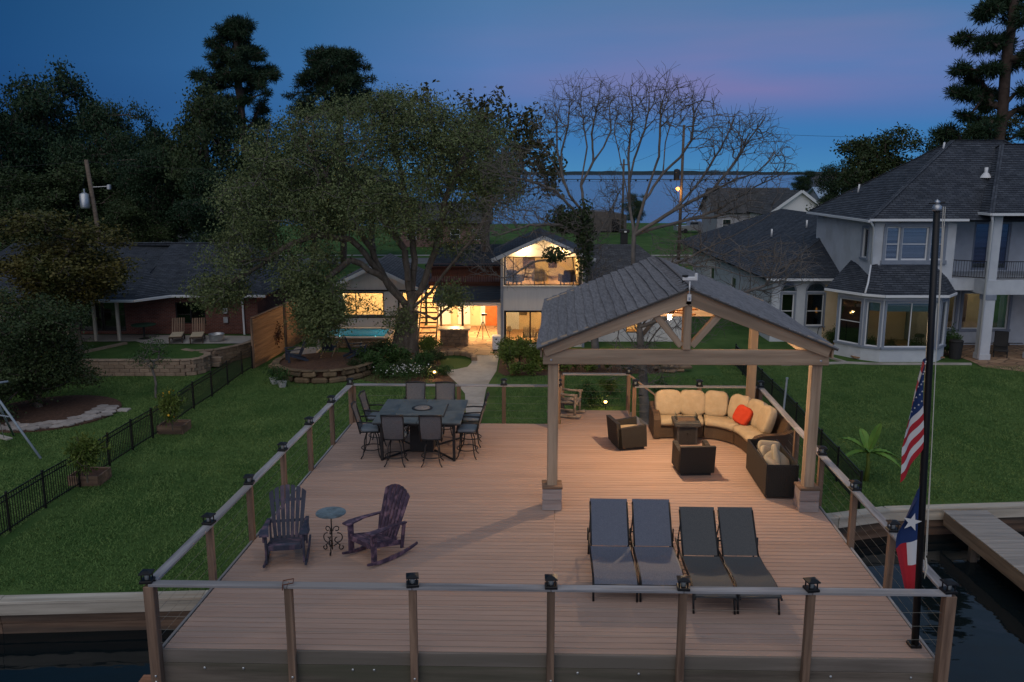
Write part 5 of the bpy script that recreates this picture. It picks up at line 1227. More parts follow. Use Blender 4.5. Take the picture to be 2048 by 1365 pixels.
t = thing('patio_chair', 'pale-cushioned swivel chair under the brick house porch', 'chair', (-22.9, 43.2, TZ), 3.3); box('seat', (0, 0, .42), (.6, .6, .14), CRM, t, bev=.04); box('backrest', (0, .28, .72), (.6, .12, .5), CRM, t, bev=.04); MB().lathe([(.3, 0), (.04, .05), (.04, .36)], 12).build('base', BLACKM, t)
# swing set
SWB = M('pale_blue_tube', (.22, .27, .33), (.30, .35, .40), scale=10, rough=.5)
sw = P(82, 918, 0); a0 = Vector((-17.55, 27.9, 2.25))
t = thing('swing_set', 'pale blue tube swing set frame at the left edge of the lawn', 'swing set', (sw.x - 1.4, sw.y + 1.4, 0))
pipe('leg', [a0, sw], .04, SWB, t); pipe('leg', [a0, (a0.x - .4, a0.y + 1.7, 0)], .04, SWB, t); pipe('top_bar', [a0 - Vector((.1, .1, 0)), a0 + Vector((-2.8, 2.6, 0))], .04, SWB, t)
pipe('top_bar', [a0 + Vector((-.25, .1, .04)), a0 + Vector((.35, .5, .06))], .035, SWB, t); pipe('brace', [a0 + Vector((.75, -.33, -.95)), a0 + Vector((-1.4, .6, -.95))], .025, SWB, t)
for k in (.0, .4): pipe('chain', [a0 + Vector((-.2 - k, .3 + k, -.02)), a0 + Vector((.1 - k, .3 + k, -1.9))], .012, GALV, t)
pipe('leg', [a0 + Vector((-2.8, 2.6, 0)), (a0.x - 1.6, a0.y + 1.2, 0)], .04, SWB, t)
box('swing_seat', a0 + Vector((-.1, .5, -1.92)), (.9, .22, .05), BULKW, t, rot=(0, 0, -.5), world=True)
# flagstone bed edge on the left lawn
SLAB = M('pale_slab', (.26, .23, .215), (.40, .36, .34), scale=4, rough=.9, bump=.4, rand=.2)
t = thing('flagstone_bed', 'crescent of pale flagstones edging the shrub on the left lawn', 'stone bed', (-18.2, 32.5, 0))
MB().lathe([(2.6, 0), (2.6, .06), (.1, .09)], 30).build('soil', MULCH, t)
for k in range(30):
    a = R(-112 + k * 4.6); r = 2.35 + random.uniform(-.12, .12) - .5 * (k % 2)
    MB().prism([(r * math.cos(a) + .34 * math.cos(q) * random.uniform(.7, 1), r * math.sin(a) + .27 * math.sin(q) * random.uniform(.7, 1), .075) for q in [R(60 * j) for j in range(6)]], (0, 0, .03 + .01 * (k % 3))).build('flagstone', SLAB, t)
t = thing('stepping_slab', 'single flat concrete slab lying in the left lawn', 'slab', (P(246, 822, 0).x, P(246, 822, 0).y, 0)); box('slab', (0, 0, .03), (.5, .4, .06), CONC, t, bev=.01); box('slab_cap', (.02, .01, .066), (.42, .33, .012), CONC, t)
for nm, px, py in (('near', 175, 968), ('far', 345, 866)):
    q = P(px, py, 0); t = thing('planter_box', 'brown timber planter beside the picket fence, ' + ('nearer the canal' if nm == 'near' else 'with the yellow flowers'), 'planter', (q.x, q.y + .2, 0))
    for s in (-1, 1): box('side', (s * .45, 0, .16), (.05, .8, .32), POSTWOOD, t); box('side', (0, s * .4, .16), (.86, .05, .32), POSTWOOD, t)
    box('soil', (0, 0, .14), (.86, .76, .2), MULCH, t)
# ---------------------------------------------------------------- right neighbour: two-storey stucco house
HR = thing('stucco_house', 'two-storey pale stucco house with dark hipped roofs at right', 'house', (21, 47, 0))
AX0, AX1, AY = 18.1, 22.2, 43.0
def hip(x0, x1, y0, y1, ez, rz, mat, run=None, parent=HR, ridge=None):
    yc = (y0 + y1) / 2; hr = run if run is not None else (y1 - y0) / 2
    ra, rb = ridge if ridge else (x0 + hr, x1 - hr)
    A, B_, C_, E_ = (x0, y0, ez), (x1, y0, ez), (x1, y1, ez), (x0, y1, ez); r0, r1 = (ra, yc, rz), (rb, yc, rz)
    roof_plane([A, B_, r1, r0], mat, parent); roof_plane([E_, A, r0], mat, parent); roof_plane([C_, E_, r0, r1], mat, parent); roof_plane([B_, C_, r1], mat, parent)
    for p, q in ((A, r0), (B_, r1), (E_, r0), (r0, r1)): plank('hip_cap', Vector(p) + Vector((0, 0, .03)), Vector(q) + Vector((0, 0, .03)), .22, .03, mat, parent)
# main block
walls('wall', (AX0, AY), (AX1, AY), 3.2, 7.0, [(.62, 1.30, 4.98, 6.62), (1.42, 2.72, 4.98, 6.62), (2.84, 3.5, 4.98, 6.62)], STUCCO, HR)
for u0, u1 in ((.62, 1.30), (1.42, 2.72), (2.84, 3.5)): window((AX0, AY), (AX1, AY), u0, u1, 4.98, 6.62, HR, WFRAME, PANE, rails=(.48,), back=BLIND, bd=.13)
plank('window_surround', (AX0 + .42, AY - .05, 4.86), (AX0 + 3.7, AY - .05, 4.86), .14, .2, TRIM, HR)
plank('window_surround', (AX0 + .5, AY - .04, 6.72), (AX0 + 3.62, AY - .04, 6.72), .1, .14, TRIM, HR)
for u in (.54, 1.36, 2.78, 3.57): plank('window_surround', (AX0 + u, AY - .03, 4.96), (AX0 + u, AY - .03, 6.65), .11 if u not in (.54, 3.57) else .15, .06, TRIM, HR, up=(0, 1, 0))
arc = [(AX0 + 2.07 + 1.0 * math.cos(R(a)), AY - .085, 6.62 + .42 * math.sin(R(a))) for a in range(0, 181, 15)]
MB().prism(arc, (0, .06, 0)).build('window_arch', TRIM, HR, False, True)
walls('side_wall', (AX0, 51.2), (AX0, AY + .15), 0, 7.0, [(6.9, 7.6, 5.0, 6.5)], STUCCO, HR); window((AX0, 51.2), (AX0, AY + .15), 6.9, 7.6, 5.0, 6.5, HR, WFRAME, PANED, casing=TRIM, cw=.1, back=DARKIN)
walls('side_wall', (AX1, AY + .15), (AX1, 51.2), 0, 7.0, [], STUCCO, HR)
hip(17.65, 31.5, 42.55, 51.6, 6.98, 10.95, SHBLUE, ridge=(23.6, 26.4))
gutter([(17.62, 51.6, 6.93), (17.62, 42.5, 6.93)], HR); gutter([(17.62, 42.5, 6.99), (22.5, 42.5, 6.99)], HR)
pipe('downspout', [(17.7, 42.55, 6.9), (17.9, 42.75, 6.7), (18.02, 42.9, 6.55), (18.02, 42.9, 4.75)], .05, GUTTER, HR)
pipe('roof_vent', [(24.4, 44.9, 9.0), (24.4, 44.9, 9.55)], .09, GUTTER, HR); MB().lathe([(.3, 0), (.12, .25)], 12, (24.4, 44.9, 9.02)).build('vent_flashing', GUTTER, HR, False, True)
for p_ in ((19.2, 48.2, 8.2), (22.9, 46.6, 10.4)): pipe('roof_vent', [p_, Vector(p_) + Vector((.05, 0, .45))], .05, GUTTER, HR)
# balcony block
BX0, BX1, BY0 = 23.5, 31, 42.2
hip(23.2, 33, 41.8, 51, 7.33, 10.75, SHBLUE, ridge=(25.9, 29.5)); gutter([(23.17, 47, 7.30), (23.17, 41.75, 7.30), (33, 41.75, 7.30)], HR)
box('balcony_slab', (27.2, 44.2, 3.68), (7.5, 4.0, .72), STUCCO, HR, world=True, bev=.01); box('balcony_slab', (22.85, 44.8, 3.72), (1.3, 3.2, .62), STUCCO, HR, world=True)
for x in (23.82, 26.35, 29): 
    plank('column', (x, BY0 + .25, 0), (x, BY0 + .25, 3.32), .5, .5, STUCCO, HR, up=(0, 1, 0)); plank('upper_column', (x, BY0 + .25, 4.04), (x, BY0 + .25, 7.3), .42, .42, STUCCO, HR, up=(0, 1, 0)) if x < 25 else None
    plank('column_base', (x, BY0 + .25, 0), (x, BY0 + .25, .3), .58, .58, STUCCO, HR, up=(0, 1, 0)); plank('column_cap', (x, BY0 + .25, 3.05), (x, BY0 + .25, 3.315), .56, .56, TRIM, HR, up=(0, 1, 0))
pipe('downspout', [(23.3, 41.9, 7.2), (23.45, 42.1, 6.9), (23.47, 42.15, 0.1)], .06, GUTTER, HR)
walls('upper_back_wall', (22.2, 46.2), (31, 46.2), 3.9, 7.3, [(2.6, 3.55, 4.1, 6.7), (3.65, 4.6, 4.1, 6.7)], STUCCO, HR)
for u0, u1 in ((2.6, 3.55), (3.65, 4.6)): window((22.2, 46.2), (31, 46.2), u0, u1, 4.1, 6.7, HR, TRIM, PANED, fw=.13, back=BLIND)
for z in (4.14, 4.95): plank('balcony_rail', (24.1, BY0 + .2, z), (30.9, BY0 + .2, z), .04, .04, BLACK, HR); plank('balcony_rail', (22.3, 43.3, z), (23.6, 42.4, z), .04, .04, BLACK, HR)
b = MB()
for k in range(60): b.box((24.1 + k * .113, BY0 + .2, 4.55), (.015, .015, .8))
for k in range(13): b.box((22.35 + k * .1, 43.27 - k * .069, 4.55), (.015, .015, .8))
b.build('balusters', BLACK, HR, False, True, fix=False)['kind'] = 'stuff'
walls('lower_back_wall', (22.2, 46), (31, 46), 0, 3.3, [(.3, 1.9, .9, 2.9), (2.3, 4.8, .9, 2.9)], STUCCO, HR)
for u0, u1, k in ((.3, 1.9, ()), (2.3, 4.8, ())): window((22.2, 46), (31, 46), u0, u1, .9, 2.9, HR, WFRAME, PANE, mull=k, casing=TRIM, cw=.14)
box('room_wall', (25, 50, 1.6), (6, .1, 3.2), ROOMW, HR, world=True); box('room_floor', (25, 48, .1), (6, 4, .06), ROOMF, HR, world=True); box('room_ceiling', (25, 48, 3.1), (6, 4, .06), WHITE, HR, world=True); box('shelf_unit', (25.6, 49.7, 1.5), (2.0, .4, 1.6), FUR, HR, world=True)
point('room_light', (24.0, 48, 2.7), 26, .12, (1, .72, .4)); point('room_light', (26.2, 48.2, 2.7), 26, .12, (1, .72, .4))
t = thing('dining_chair', 'white round-backed chair inside the lit window of the stucco house', 'chair', (26.2, 46.9, .8), 2.6); box('seat', (0, 0, .46), (.48, .46, .06), WHITE, t, bev=.02); MB().lathe([(.2, -.02), (.2, .02)], 16).build('backrest', WHITE, t).matrix_local = Matrix.Translation((0, .24, .85)) @ Matrix.Rotation(R(80), 4, 'X')
for a in (-1, 1):
    for c in (-1, 1): box('leg', (a * .2, c * .2, .22), (.035, .035, .44), WHITE, t)
# bay window with skirt roof
bay = [(16.75, 43.6), (17.6, 42.3), (18.35, 41.75), (21.15, 41.75), (21.95, 42.6)]
for i, (a, c) in enumerate(zip(bay, bay[1:])):
    L_ = (Vector(c) - Vector(a)).length; m_ = .14
    walls('bay_wall', a, c, 0, 3.3, [(m_, L_ - m_, .75, 3.0)], STUCCO, HR, th=.12)
    window(a, c, m_, L_ - m_, .75, 3.0, HR, WFRAME, PANE if i in (1, 2) else PANED, mull=(.5,) if i == 2 else (), rails=(.5,) if i == 0 else (), fw=.05, casing=TRIM, cw=.10, back=DARKIN if i in (0, 3) else None)
    d = Vector((*c, 0)) - Vector((*a, 0)); d.normalize(); n = Vector((d.y, -d.x, 0))
    if i in (1, 2): plank('roller_blind', Vector((*a, 2.78)) + d * (m_ + .08) - n * .16, Vector((*c, 2.78)) - d * (m_ + .08) - n * .16, .03, .5, TEAL, HR)
ev = [(16.2, 44.0), (17.35, 42.0), (18.2, 41.35), (21.3, 41.35), (22.2, 42.4)]; tp = [(18.0, 45.4), (18.1, 43.0), (18.4, 42.95), (21.2, 42.95), (22.2, 43.0)]
for (a, c), (e, g) in zip(zip(ev, ev[1:]), zip(tp, tp[1:])): roof_plane([(*a, 3.38), (*c, 3.38), (*g, 4.72), (*e, 4.72)], SHBLUE, HR)
gutter([(*p, 3.36) for p in ev], HR, .1); pipe('downspout', [(18.02, 42.9, 4.75), (17.7, 42.3, 3.9), (17.45, 41.95, 3.45)], .045, GUTTER, HR)
box('room_wall', (19.6, 47.0, 1.6), (4.6, .1, 3.2), ROOMW, HR, world=True); box('room_floor', (19.6, 44.8, .1), (4.6, 5, .06), ROOMF, HR, world=True); box('room_ceiling', (19.6, 45.0, 3.12), (3.9, 3.9, .05), WHITE, HR, world=True)
point('room_light', (20.6, 45.2, 2.2), 10, .1, (1, .66, .32))
t = thing('table_lamp', 'small orange glowing lamp inside the bay window', 'lamp', (18.2, 43.9, .75)); MB().lathe([(.10, 0), (.03, .05), (.03, .4)], 10).build('stand', FUR, t); MB().lathe([(.20, .38), (.13, .65)], 14).build('lamp_shade', emis('lamp_shade_glow', (1, .40, .08), 1.1), t); box('pedestal', (0, 0, -.33), (.35, .35, .66), FUR, t)
t = thing('bar_stool', 'dark stool silhouetted inside the bay window', 'stool', (20.75, 42.8, .12)); MB().lathe([(.22, .95), (.24, 1.05), (.2, 1.1)], 14).build('seat', FUR, t)
for k in range(4): a = R(45 + 90 * k); MB().tube([(.1 * math.cos(a), .1 * math.sin(a), .95), (.22 * math.cos(a), .22 * math.sin(a), 0)], .02, 6).build('leg', FUR, t)
# low wing running back
walls('wall', (14.4, 47), (18.1, 47), 0, 3.6, [(.55, 1.25, .9, 2.7), (1.95, 2.9, .9, 2.75)], STUCCO, HR)
for u0, u1 in ((.55, 1.25), (1.95, 2.9)):
    window((14.4, 47), (18.1, 47), u0, u1, .9, 2.7, HR, WFRAME, PANED, rails=(.46,), casing=TRIM, cw=.09, back=DARKIN)
    MB().prism([(14.4 + (u0 + u1) / 2 + (u1 - u0) * .5 * math.cos(R(a)), 46.97, 2.86 + .42 * math.sin(R(a))) for a in range(0, 181, 15)], (0, .02, 0)).build('arched_window', PANED, HR, False, True)
    MB().tube([(14.4 + (u0 + u1) / 2 + (u1 - u0) * .56 * math.cos(R(a)), 46.95, 2.86 + .47 * math.sin(R(a))) for a in range(0, 181, 15)], .05, 6).build('arch_trim', TRIM, HR, True, True)
walls('side_wall', (14.4, 68), (14.4, 47.15), 0, 3.6, [(6, 7.2, .9, 2.6), (12, 13.2, .9, 2.6)], STUCCO, HR)
for u in (6, 12): window((14.4, 68), (14.4, 47), u, u + 1.2, .9, 2.6, HR, WFRAME, PANED, rails=(.5,), back=DARKIN)
A, B_, C_, E_ = (13.9, 46.5, 3.58), (18.2, 46.5, 3.58), (20.6, 53, 6.55), (20.6, 66, 6.55)
roof_plane([A, (27, 46.5, 3.58), C_], SHBLUE, HR); roof_plane([(13.9, 72.5, 3.58), A, C_, E_], SHBLUE, HR); roof_plane([(27, 72.5, 3.58), (13.9, 72.5, 3.58), E_], SHBLUE, HR); roof_plane([(27, 46.5, 3.58), (27, 72.5, 3.58), E_, C_], SHBLUE, HR)
gutter([(13.9, 46.45, 3.54), (17.7, 46.45, 3.54)], HR); plank('hip_cap', Vector(A) + Vector((0, 0, .03)), Vector(C_) + Vector((0, 0, .03)), .22, .03, SHBLUE, HR)
for p_ in ((17.2, 57, 5.1), (18.8, 55, 5.8)): pipe('roof_vent', [p_, Vector(p_) + Vector((0, 0, .5))], .06, GUTTER, HR)
sheet('stone_patio', [(23, 41.9), (22.9, 40.6), (24.5, 39.4), (29, 38.8), (33, 40), (33, 46), (22.5, 46)], .02, FLAG)
t = thing('patio_lounge', 'dark wicker recliner under the balcony of the stucco house', 'lounge chair', (25.3, 43.4, .02), -.5); box('seat', (0, -.3, .36), (.65, 1.2, .1), BLACKM, t, bev=.03); box('backrest', (0, .5, .72), (.65, .1, .9), BLACKM, t, rot=(R(-25), 0, 0), bev=.03)
for a in (-1, 1):
    box('armrest', (a * .34, -.1, .58), (.06, .6, .05), BLACKM, t)
    for y in (-.8, .3): box('leg', (a * .3, y, .17), (.05, .05, .34), BLACKM, t)
t = thing('patio_lounge', 'low dark chaise at the edge of the stucco house patio', 'lounge chair', (26.0, 41.0, .02), -.9); box('seat', (0, -.3, .28), (.65, 1.5, .1), BLACKM, t, bev=.03); box('backrest', (0, .62, .40), (.65, .7, .08), BLACKM, t, rot=(R(20), 0, 0), bev=.03)
for a in (-1, 1):
    for y in (-.9, .4): box('leg', (a * .28, y, .12), (.05, .05, .24), BLACKM, t)
t = thing('trash_bin', 'dark cylindrical bin beside the stucco house column', 'bin', (22.55, 42.6, 0)); MB().lathe([(.28, 0), (.33, .85), (.35, .88), (.30, .9)], 16).build('body', BLACKM, t); MB().lathe([(.35, .9), (.3, .96), (.05, .98)], 16).build('lid', BLACKM, t)
t = thing('bird_feeder_hook', 'curved black shepherd hook beside the bay window', 'garden hook', (15.7, 43.2, 0)); MB().tube([(0, 0, 0), (0, 0, 1.3), (.05, 0, 1.5), (.2, 0, 1.55), (.3, 0, 1.4)], .018, 6).build('hook', BLACK, t); MB().tube([(.3, 0, 1.4), (.3, 0, 1.3)], .03, 6).build('hanger', BLACK, t)
t = thing('garden_edging', 'pale concrete edging strip at the corner of the stucco house bed', 'edging', (15, 41.2, 0))
for p_, q_ in (((13.2, 40.9), (16.6, 41.4)), ((16.6, 41.4), (15.9, 43.4)), ((16.6, 41.4), (17.8, 41.15)), ((17.8, 41.15), (22.6, 41.1))): plank('edging', (*p_, .05), (*q_, .05), .12, .10, CONC, t)
pl_ = P(1588, 850, 0); t = thing('grey_pipe_post', 'slim pale grey metal post rising behind the right pavilion post', 'post', (9.0, 27.6, 0)); MB().tube([(0, 0, 0), (.12, 0, 2.6)], .035, 8).build('pipe', SWB, t); MB().lathe([(.045, 2.58), (.045, 2.64)], 8, (.12, 0, 0)).build('cap', SWB, t)
# ---------------------------------------------------------------- background: poles, houses, vehicles
POLEW = wood('pole_wood', (.10, .075, .055), (.17, .13, .10))
def wire(name, lab, a, c, sag, r=.012):
    a, c = Vector(a), Vector(c); pts = [a.lerp(c, k / 14) - Vector((0, 0, sag * 4 * (k / 14) * (1 - k / 14))) for k in range(15)]
    o = MB().tube(pts, r, 4).build(name, BLACK, None); tag(o, lab, 'power line'); return o
a = Q(172, 320, 58.5); t = thing('utility_pole', 'leaning wooden utility pole with grey transformer among the left trees', 'utility pole', (a.x + .8, 58.5, 0))
MB().tube([(0, 0, 0), (-.8, 0, a.z)], [.17, .13], 10).build('pole', POLEW, t, True, False); MB().lathe([(.28, 0), (.30, .1), (.30, .95), (.1, 1.05)], 14, (-.98, -.35, 6.9)).build('transformer', GALV, t, True); MB().tube([(-.95, -.35, 7.95), (-.95, -.35, 8.2)], .06, 8).build('bushing', GALV, t)
MB().tube([(-.6, 0, 8.3), (.5, -.1, 8.35)], .03, 6).build('lamp_arm', GALV, t); box('lamp_head', (.62, -.1, 8.3), (.25, .25, .35), GALV, t, bev=.05); MB().tube([(-.78, 0, a.z - .4), (-2.0, -1, 4)], .012, 4).build('guy_wire', BLACK, t)
wire('power_line', 'power line from the left utility pole towards the oak', (a.x, 58.5, a.z - .1), (-14, 58.5, 9.6), .3); wire('power_line', 'power line running off left from the utility pole', (a.x, 58.5, a.z - .1), (-60, 52, 8.8), .4)
t = thing('street_light_pole', 'tall wooden pole with lit orange street lamp behind the bare trees', 'street lamp', (17.9, 92, 0)); MB().tube([(0, 0, 0), (.05, 0, 14.1)], [.19, .13], 10).build('pole', POLEW, t, True); MB().lathe([(.3, 0), (.32, .1), (.32, 1.1), (.1, 1.2)], 12, (-.55, -.2, 8.4)).build('transformer', BLACKM, t, True)
MB().tube([(0, 0, 7.9), (-.3, -.2, 7.8)], .04, 6).build('lamp_arm', GALV, t); MB().lathe([(.05, .0), (.22, .16), (.18, .3), (.05, .36)], 12, (-.42, -.35, 7.35)).build('lamp', emis('street_lamp_glow', (1, .36, .06), 7), t, True); point('street_lamp_light', (17.4, 91.3, 7.2), 120, .2, (1, .5, .15))
t = thing('utility_pole', 'thin bare wooden pole standing by the far lawn and lake', 'utility pole', (16.5, 129, 0)); MB().tube([(0, 0, 0), (0, 0, 11.1)], [.2, .14], 8).build('pole', POLEW, t, True); MB().tube([(-.6, 0, 10.3), (.6, 0, 10.3)], .07, 4).build('crossarm', POLEW, t)
for z, z2, n_ in ((13.6, 13.4, 'upper'), (9.6, 9.2, 'lower')): wire('power_line', f'{n_} power line crossing the sky to the right of the street lamp', (17.9, 92, z), (70, 105, z2), .5, .016)
wire('power_line', 'power line running between the street lamp pole and the lake pole', (17.9, 92, 12.6), (16.5, 129, 10.3), .3, .016)
MSHED = M('brown_metal_shed', (.09, .075, .07), (.14, .12, .11), scale=9, stretch=(3, 3, .05), rough=.7)
t = thing('metal_shed', 'brown corrugated shed with low curved roof by the lake', 'shed', (12.5, 134, 0)); pr_ = [(-5.2, 0, 0), (5.3, 0, 0), (5.3, 0, 2.7)] + [(5.3 - 10.5 * k / 10, 0, 2.7 + .55 * math.sin(math.pi * k / 10)) for k in range(1, 10)] + [(-5.2, 0, 2.7)]
MB().prism(pr_, (0, 6, 0)).build('shell', MSHED, t); box('side_door', (3.6, -.05, 1), (1.2, .08, 2), DARKIN, t); box('roof_edge', (.05, -.06, .12), (10.5, .06, .2), DARKIN, t)
t = thing('mailbox', 'dark roadside mailbox post with a pale reflector beside the road', 'mailbox', (14.6, 112, 0)); box('post', (0, 0, .7), (.9, .6, 1.4), BLACKM, t); box('box', (0, 0, 1.7), (1.3, .8, .5), BLACKM, t, bev=.1); box('reflector', (.1, -.42, 1.65), (.3, .03, .2), WHITE, t)
def car(name, lab, loc, rz, paint, pickup=False):
    t = thing(name, lab, 'car', loc, rz, 'vehicles parked by the lake road')
    pr_ = [(-2.3, 0, .35), (2.3, 0, .35), (2.35, 0, .8), (1.3, 0, .95), (.7, 0, 1.5), (-1.0, 0, 1.52), (-1.5, 0, 1.0), (-2.3, 0, .95)] if not pickup else [(-2.8, 0, .4), (2.6, 0, .4), (2.65, 0, 1.0), (1.5, 0, 1.15), (.9, 0, 1.8), (-.6, 0, 1.82), (-.75, 0, 1.15), (-2.8, 0, 1.12)]
    MB().prism([(x, -.88, z) for x, _, z in pr_], (0, 1.76, 0)).build('body', paint, t)
    for x in (-1.5, 1.5):
        for y in (-.9, .9): MB().tube([(x, y - .09, .34), (x, y + .09, .34)], .34, 14).build('wheel', BLACKM, t)
    for y in (-.89, .89): box('side_window', (-.1, y, 1.28 if not pickup else 1.5), (1.3, .02, .34), PANED, t)
    box('windscreen', (.98 if not pickup else 1.18, 0, 1.22 if not pickup else 1.48), (.05, 1.5, .5), PANED, t, rot=(0, R(-45), 0)); return t
SILV = M('silver_paint', (.42, .44, .47), rough=.3, metal=.4)
c_ = P(1385, 466, 0); car('parked_car', 'silver pickup parked near the street lamp pole', (c_.x, c_.y, 0), .15, SILV, True); c_ = P(1430, 462, 0); car('parked_car', 'white car parked beside the grey lakeside house', (c_.x + 1, c_.y, 0), .1, WHITE)
PURP = M('grey_house_wall', (.30, .31, .36), (.38, .39, .43), scale=3, rough=.9)
FROOF = masonry('far_grey_roof', (.06, .062, .065), (.10, .10, .105), (.04, .04, .045), .6, .3, .02, .3, axes='xy', noise=.35)
def gable_house(name, lab, x0, x1, y0, y1, ez, rz, wall, roof, axis='x', wins=3, chim=False):
    t = thing(name, lab, 'house', ((x0 + x1) / 2, y0, 0)); box('wall', ((x0 + x1) / 2, (y0 + y1) / 2, ez / 2), (x1 - x0, y1 - y0, ez), wall, t, world=True, bev=0)
    o = .5
    if axis == 'x':
        yc = (y0 + y1) / 2; roof_plane([(x0 - o, y0 - o, ez), (x1 + o, y0 - o, ez), (x1 + o, yc, rz), (x0 - o, yc, rz)], roof, t, .5); roof_plane([(x1 + o, y1 + o, ez), (x0 - o, y1 + o, ez), (x0 - o, yc, rz), (x1 + o, yc, rz)], roof, t, .5)
        for x in (x0, x1): MB().prism([(x, y0, ez), (x, y1, ez), (x, yc, rz - .2)], (.05 if x == x0 else -.05, 0, 0)).build('gable', wall, t, False, True)
    else:
        xc = (x0 + x1) / 2; roof_plane([(x0 - o, y1 + o, ez), (x0 - o, y0 - o, ez), (xc, y0 - o, rz), (xc, y1 + o, rz)], roof, t, .5); roof_plane([(x1 + o, y0 - o, ez), (x1 + o, y1 + o, ez), (xc, y1 + o, rz), (xc, y0 - o, rz)], roof, t, .5)
        MB().prism([(x0, y0, ez), (x1, y0, ez), (xc, y0, rz - .2)], (0, .05, 0)).build('gable', wall, t, False, True)
        for s in (-1, 1): plank('barge_board', (xc, y0 - o - .03, rz - .05), (xc + s * ((x1 - x0) / 2 + o), y0 - o - .03, ez - .05), .08, .35, WFRAME, t)
    for k in range(wins):
        x = x0 + (x1 - x0) * (k + .5) / wins; window((x0, y0), (x1, y0), x - x0 - .6, x - x0 + .6, ez * .3, ez * .75, t, WFRAME, PANED, rails=(.5,), back=DARKIN, bd=.02, depth=-.03)
    if chim: box('chimney', (x0 + (x1 - x0) * .7, (y0 + y1) / 2, rz + .3), (1, 1, 1.6), BRICK, t, world=True)
    return t
h1 = Q(1420, 440, 118); h2 = Q(1540, 440, 118)
gable_house('lake_house', 'grey-roofed lake house with long ridge behind the bare branches', 29, 40, 122, 132, 3.6, 7.0, PURP, FROOF, 'x', 4)
gable_house('lake_house', 'white-gabled house wing just right of the grey lake house', 33.5, 41, 112, 124, 3.8, 6.9, WHITE, FROOF, 'y', 2); gable_house('lake_house', 'pale-gabled cottage in front of the stucco house roof ridge', 41.0, 48, 112, 122, 3.4, 6.2, PURP, FROOF, 'y', 2)
BLUR = M('pale_blue_metal_roof', (.30, .40, .52), (.36, .46, .58), scale=2, rough=.4)
gable_house('far_house', 'far house with pale blue metal roof near the lake shore', 54, 66, 150, 160, 4, 6.6, PURP, BLUR, 'x', 3); gable_house('far_house', 'far grey house with chimney on the lake shore', 92, 106, 262, 274, 5, 9.2, PURP, FROOF, 'x', 3, True); gable_house('far_house', 'far red-roofed house at the edge of the right trees', 112, 128, 282, 294, 4.5, 8.4, WHITE, M('red_roof', (.12, .05, .045), (.17, .07, .06), scale=1, rough=.9), 'x', 3)
gable_house('far_house', 'low brown house across the road behind the oak trunk', -14, -3, 108, 116, 3, 5.4, M('rosy_brick_wall', (.22, .13, .115), (.28, .17, .15), scale=2, rough=.9), FROOF, 'x', 4); gable_house('far_house', 'pale house among the left trees behind the brick house', -46, -32, 84, 92, 3, 5.5, PURP, FROOF, 'x', 3)
t = thing('camper_trailer', 'white camper trailer roof showing above the brick house ridge', 'trailer', (-28.0, 64, 0)); box('body', (0, 0, 1.9), (5.5, 2.3, 2.6), WHITE, t, bev=.2); box('roof_vent', (-1, 0, 3.3), (.8, .7, .25), WHITE, t, bev=.05); box('air_unit', (1.4, 0, 3.32), (.9, .7, .28), GALV, t, bev=.06)
for x in (-.5, .6): MB().tube([(x, -1.2, .35), (x, -1.0, .35)], .35, 12).build('wheel', BLACKM, t)
t = thing('ornamental_stone_ledge', 'stacked stone ledge at the far end of the shrub bed', 'stone ledge', (7.7, 39.6, 0))
for k in range(7): box('stone', (random.uniform(-.7, .7), random.uniform(-.2, .2), .09 + .13 * (k // 3)), (.6, .35, .13), STONEB, t, rot=(0, 0, random.uniform(-.2, .2)), bev=.03)
# ---------------------------------------------------------------- vegetation
BARK = M('grey_brown_bark', (.075, .058, .045), (.19, .16, .13), scale=5, stretch=(1, 1, .25), rough=1, bump=1, bscale=16, world=True, bdist=.05)
DEADB = M('dead_grey_bark', (.10, .090, .082), (.20, .18, .165), scale=3, rough=1, bump=.4, world=True)
PINEB = M('pine_bark', (.06, .042, .035), (.11, .08, .065), scale=4, rough=1, world=True)
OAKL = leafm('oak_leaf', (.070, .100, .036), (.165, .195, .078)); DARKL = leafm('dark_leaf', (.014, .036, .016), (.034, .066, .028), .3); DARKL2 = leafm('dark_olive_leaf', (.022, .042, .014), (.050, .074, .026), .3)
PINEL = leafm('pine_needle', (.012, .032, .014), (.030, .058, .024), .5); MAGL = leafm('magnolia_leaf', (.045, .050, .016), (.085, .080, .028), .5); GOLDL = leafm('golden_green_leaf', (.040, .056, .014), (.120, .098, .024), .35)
SHRL = leafm('shrub_leaf', (.020, .055, .014), (.055, .110, .028), 1.2); LIMEL = leafm('lime_leaf', (.060, .105, .018), (.14, .18, .035), 1.4); REDL = leafm('red_leaf', (.07, .025, .016), (.13, .05, .03), 1.5)
BANL = leafm('banana_leaf', (.07, .17, .03), (.13, .26, .05), 2.0)
def leaves(name, pts, size, mat, parent, seed=0, aspect=.5, up=0.0, loc=None):
    g = np.random.default_rng(seed); n = len(pts)
    a = g.normal(size=(n, 3)); a[:, 2] *= (1 - up); a /= np.linalg.norm(a, axis=1)[:, None]
    r = g.normal(size=(n, 3)); b = np.cross(a, r); b /= np.linalg.norm(b, axis=1)[:, None] + 1e-9
    s = size * g.uniform(.6, 1.25, n)[:, None]; la = a * s * .5; lb = b * s * aspect * .5
    V = np.stack([pts - la, pts + lb, pts + la, pts - lb], axis=1)
    o = quadmesh(name, V, mat, parent); return o
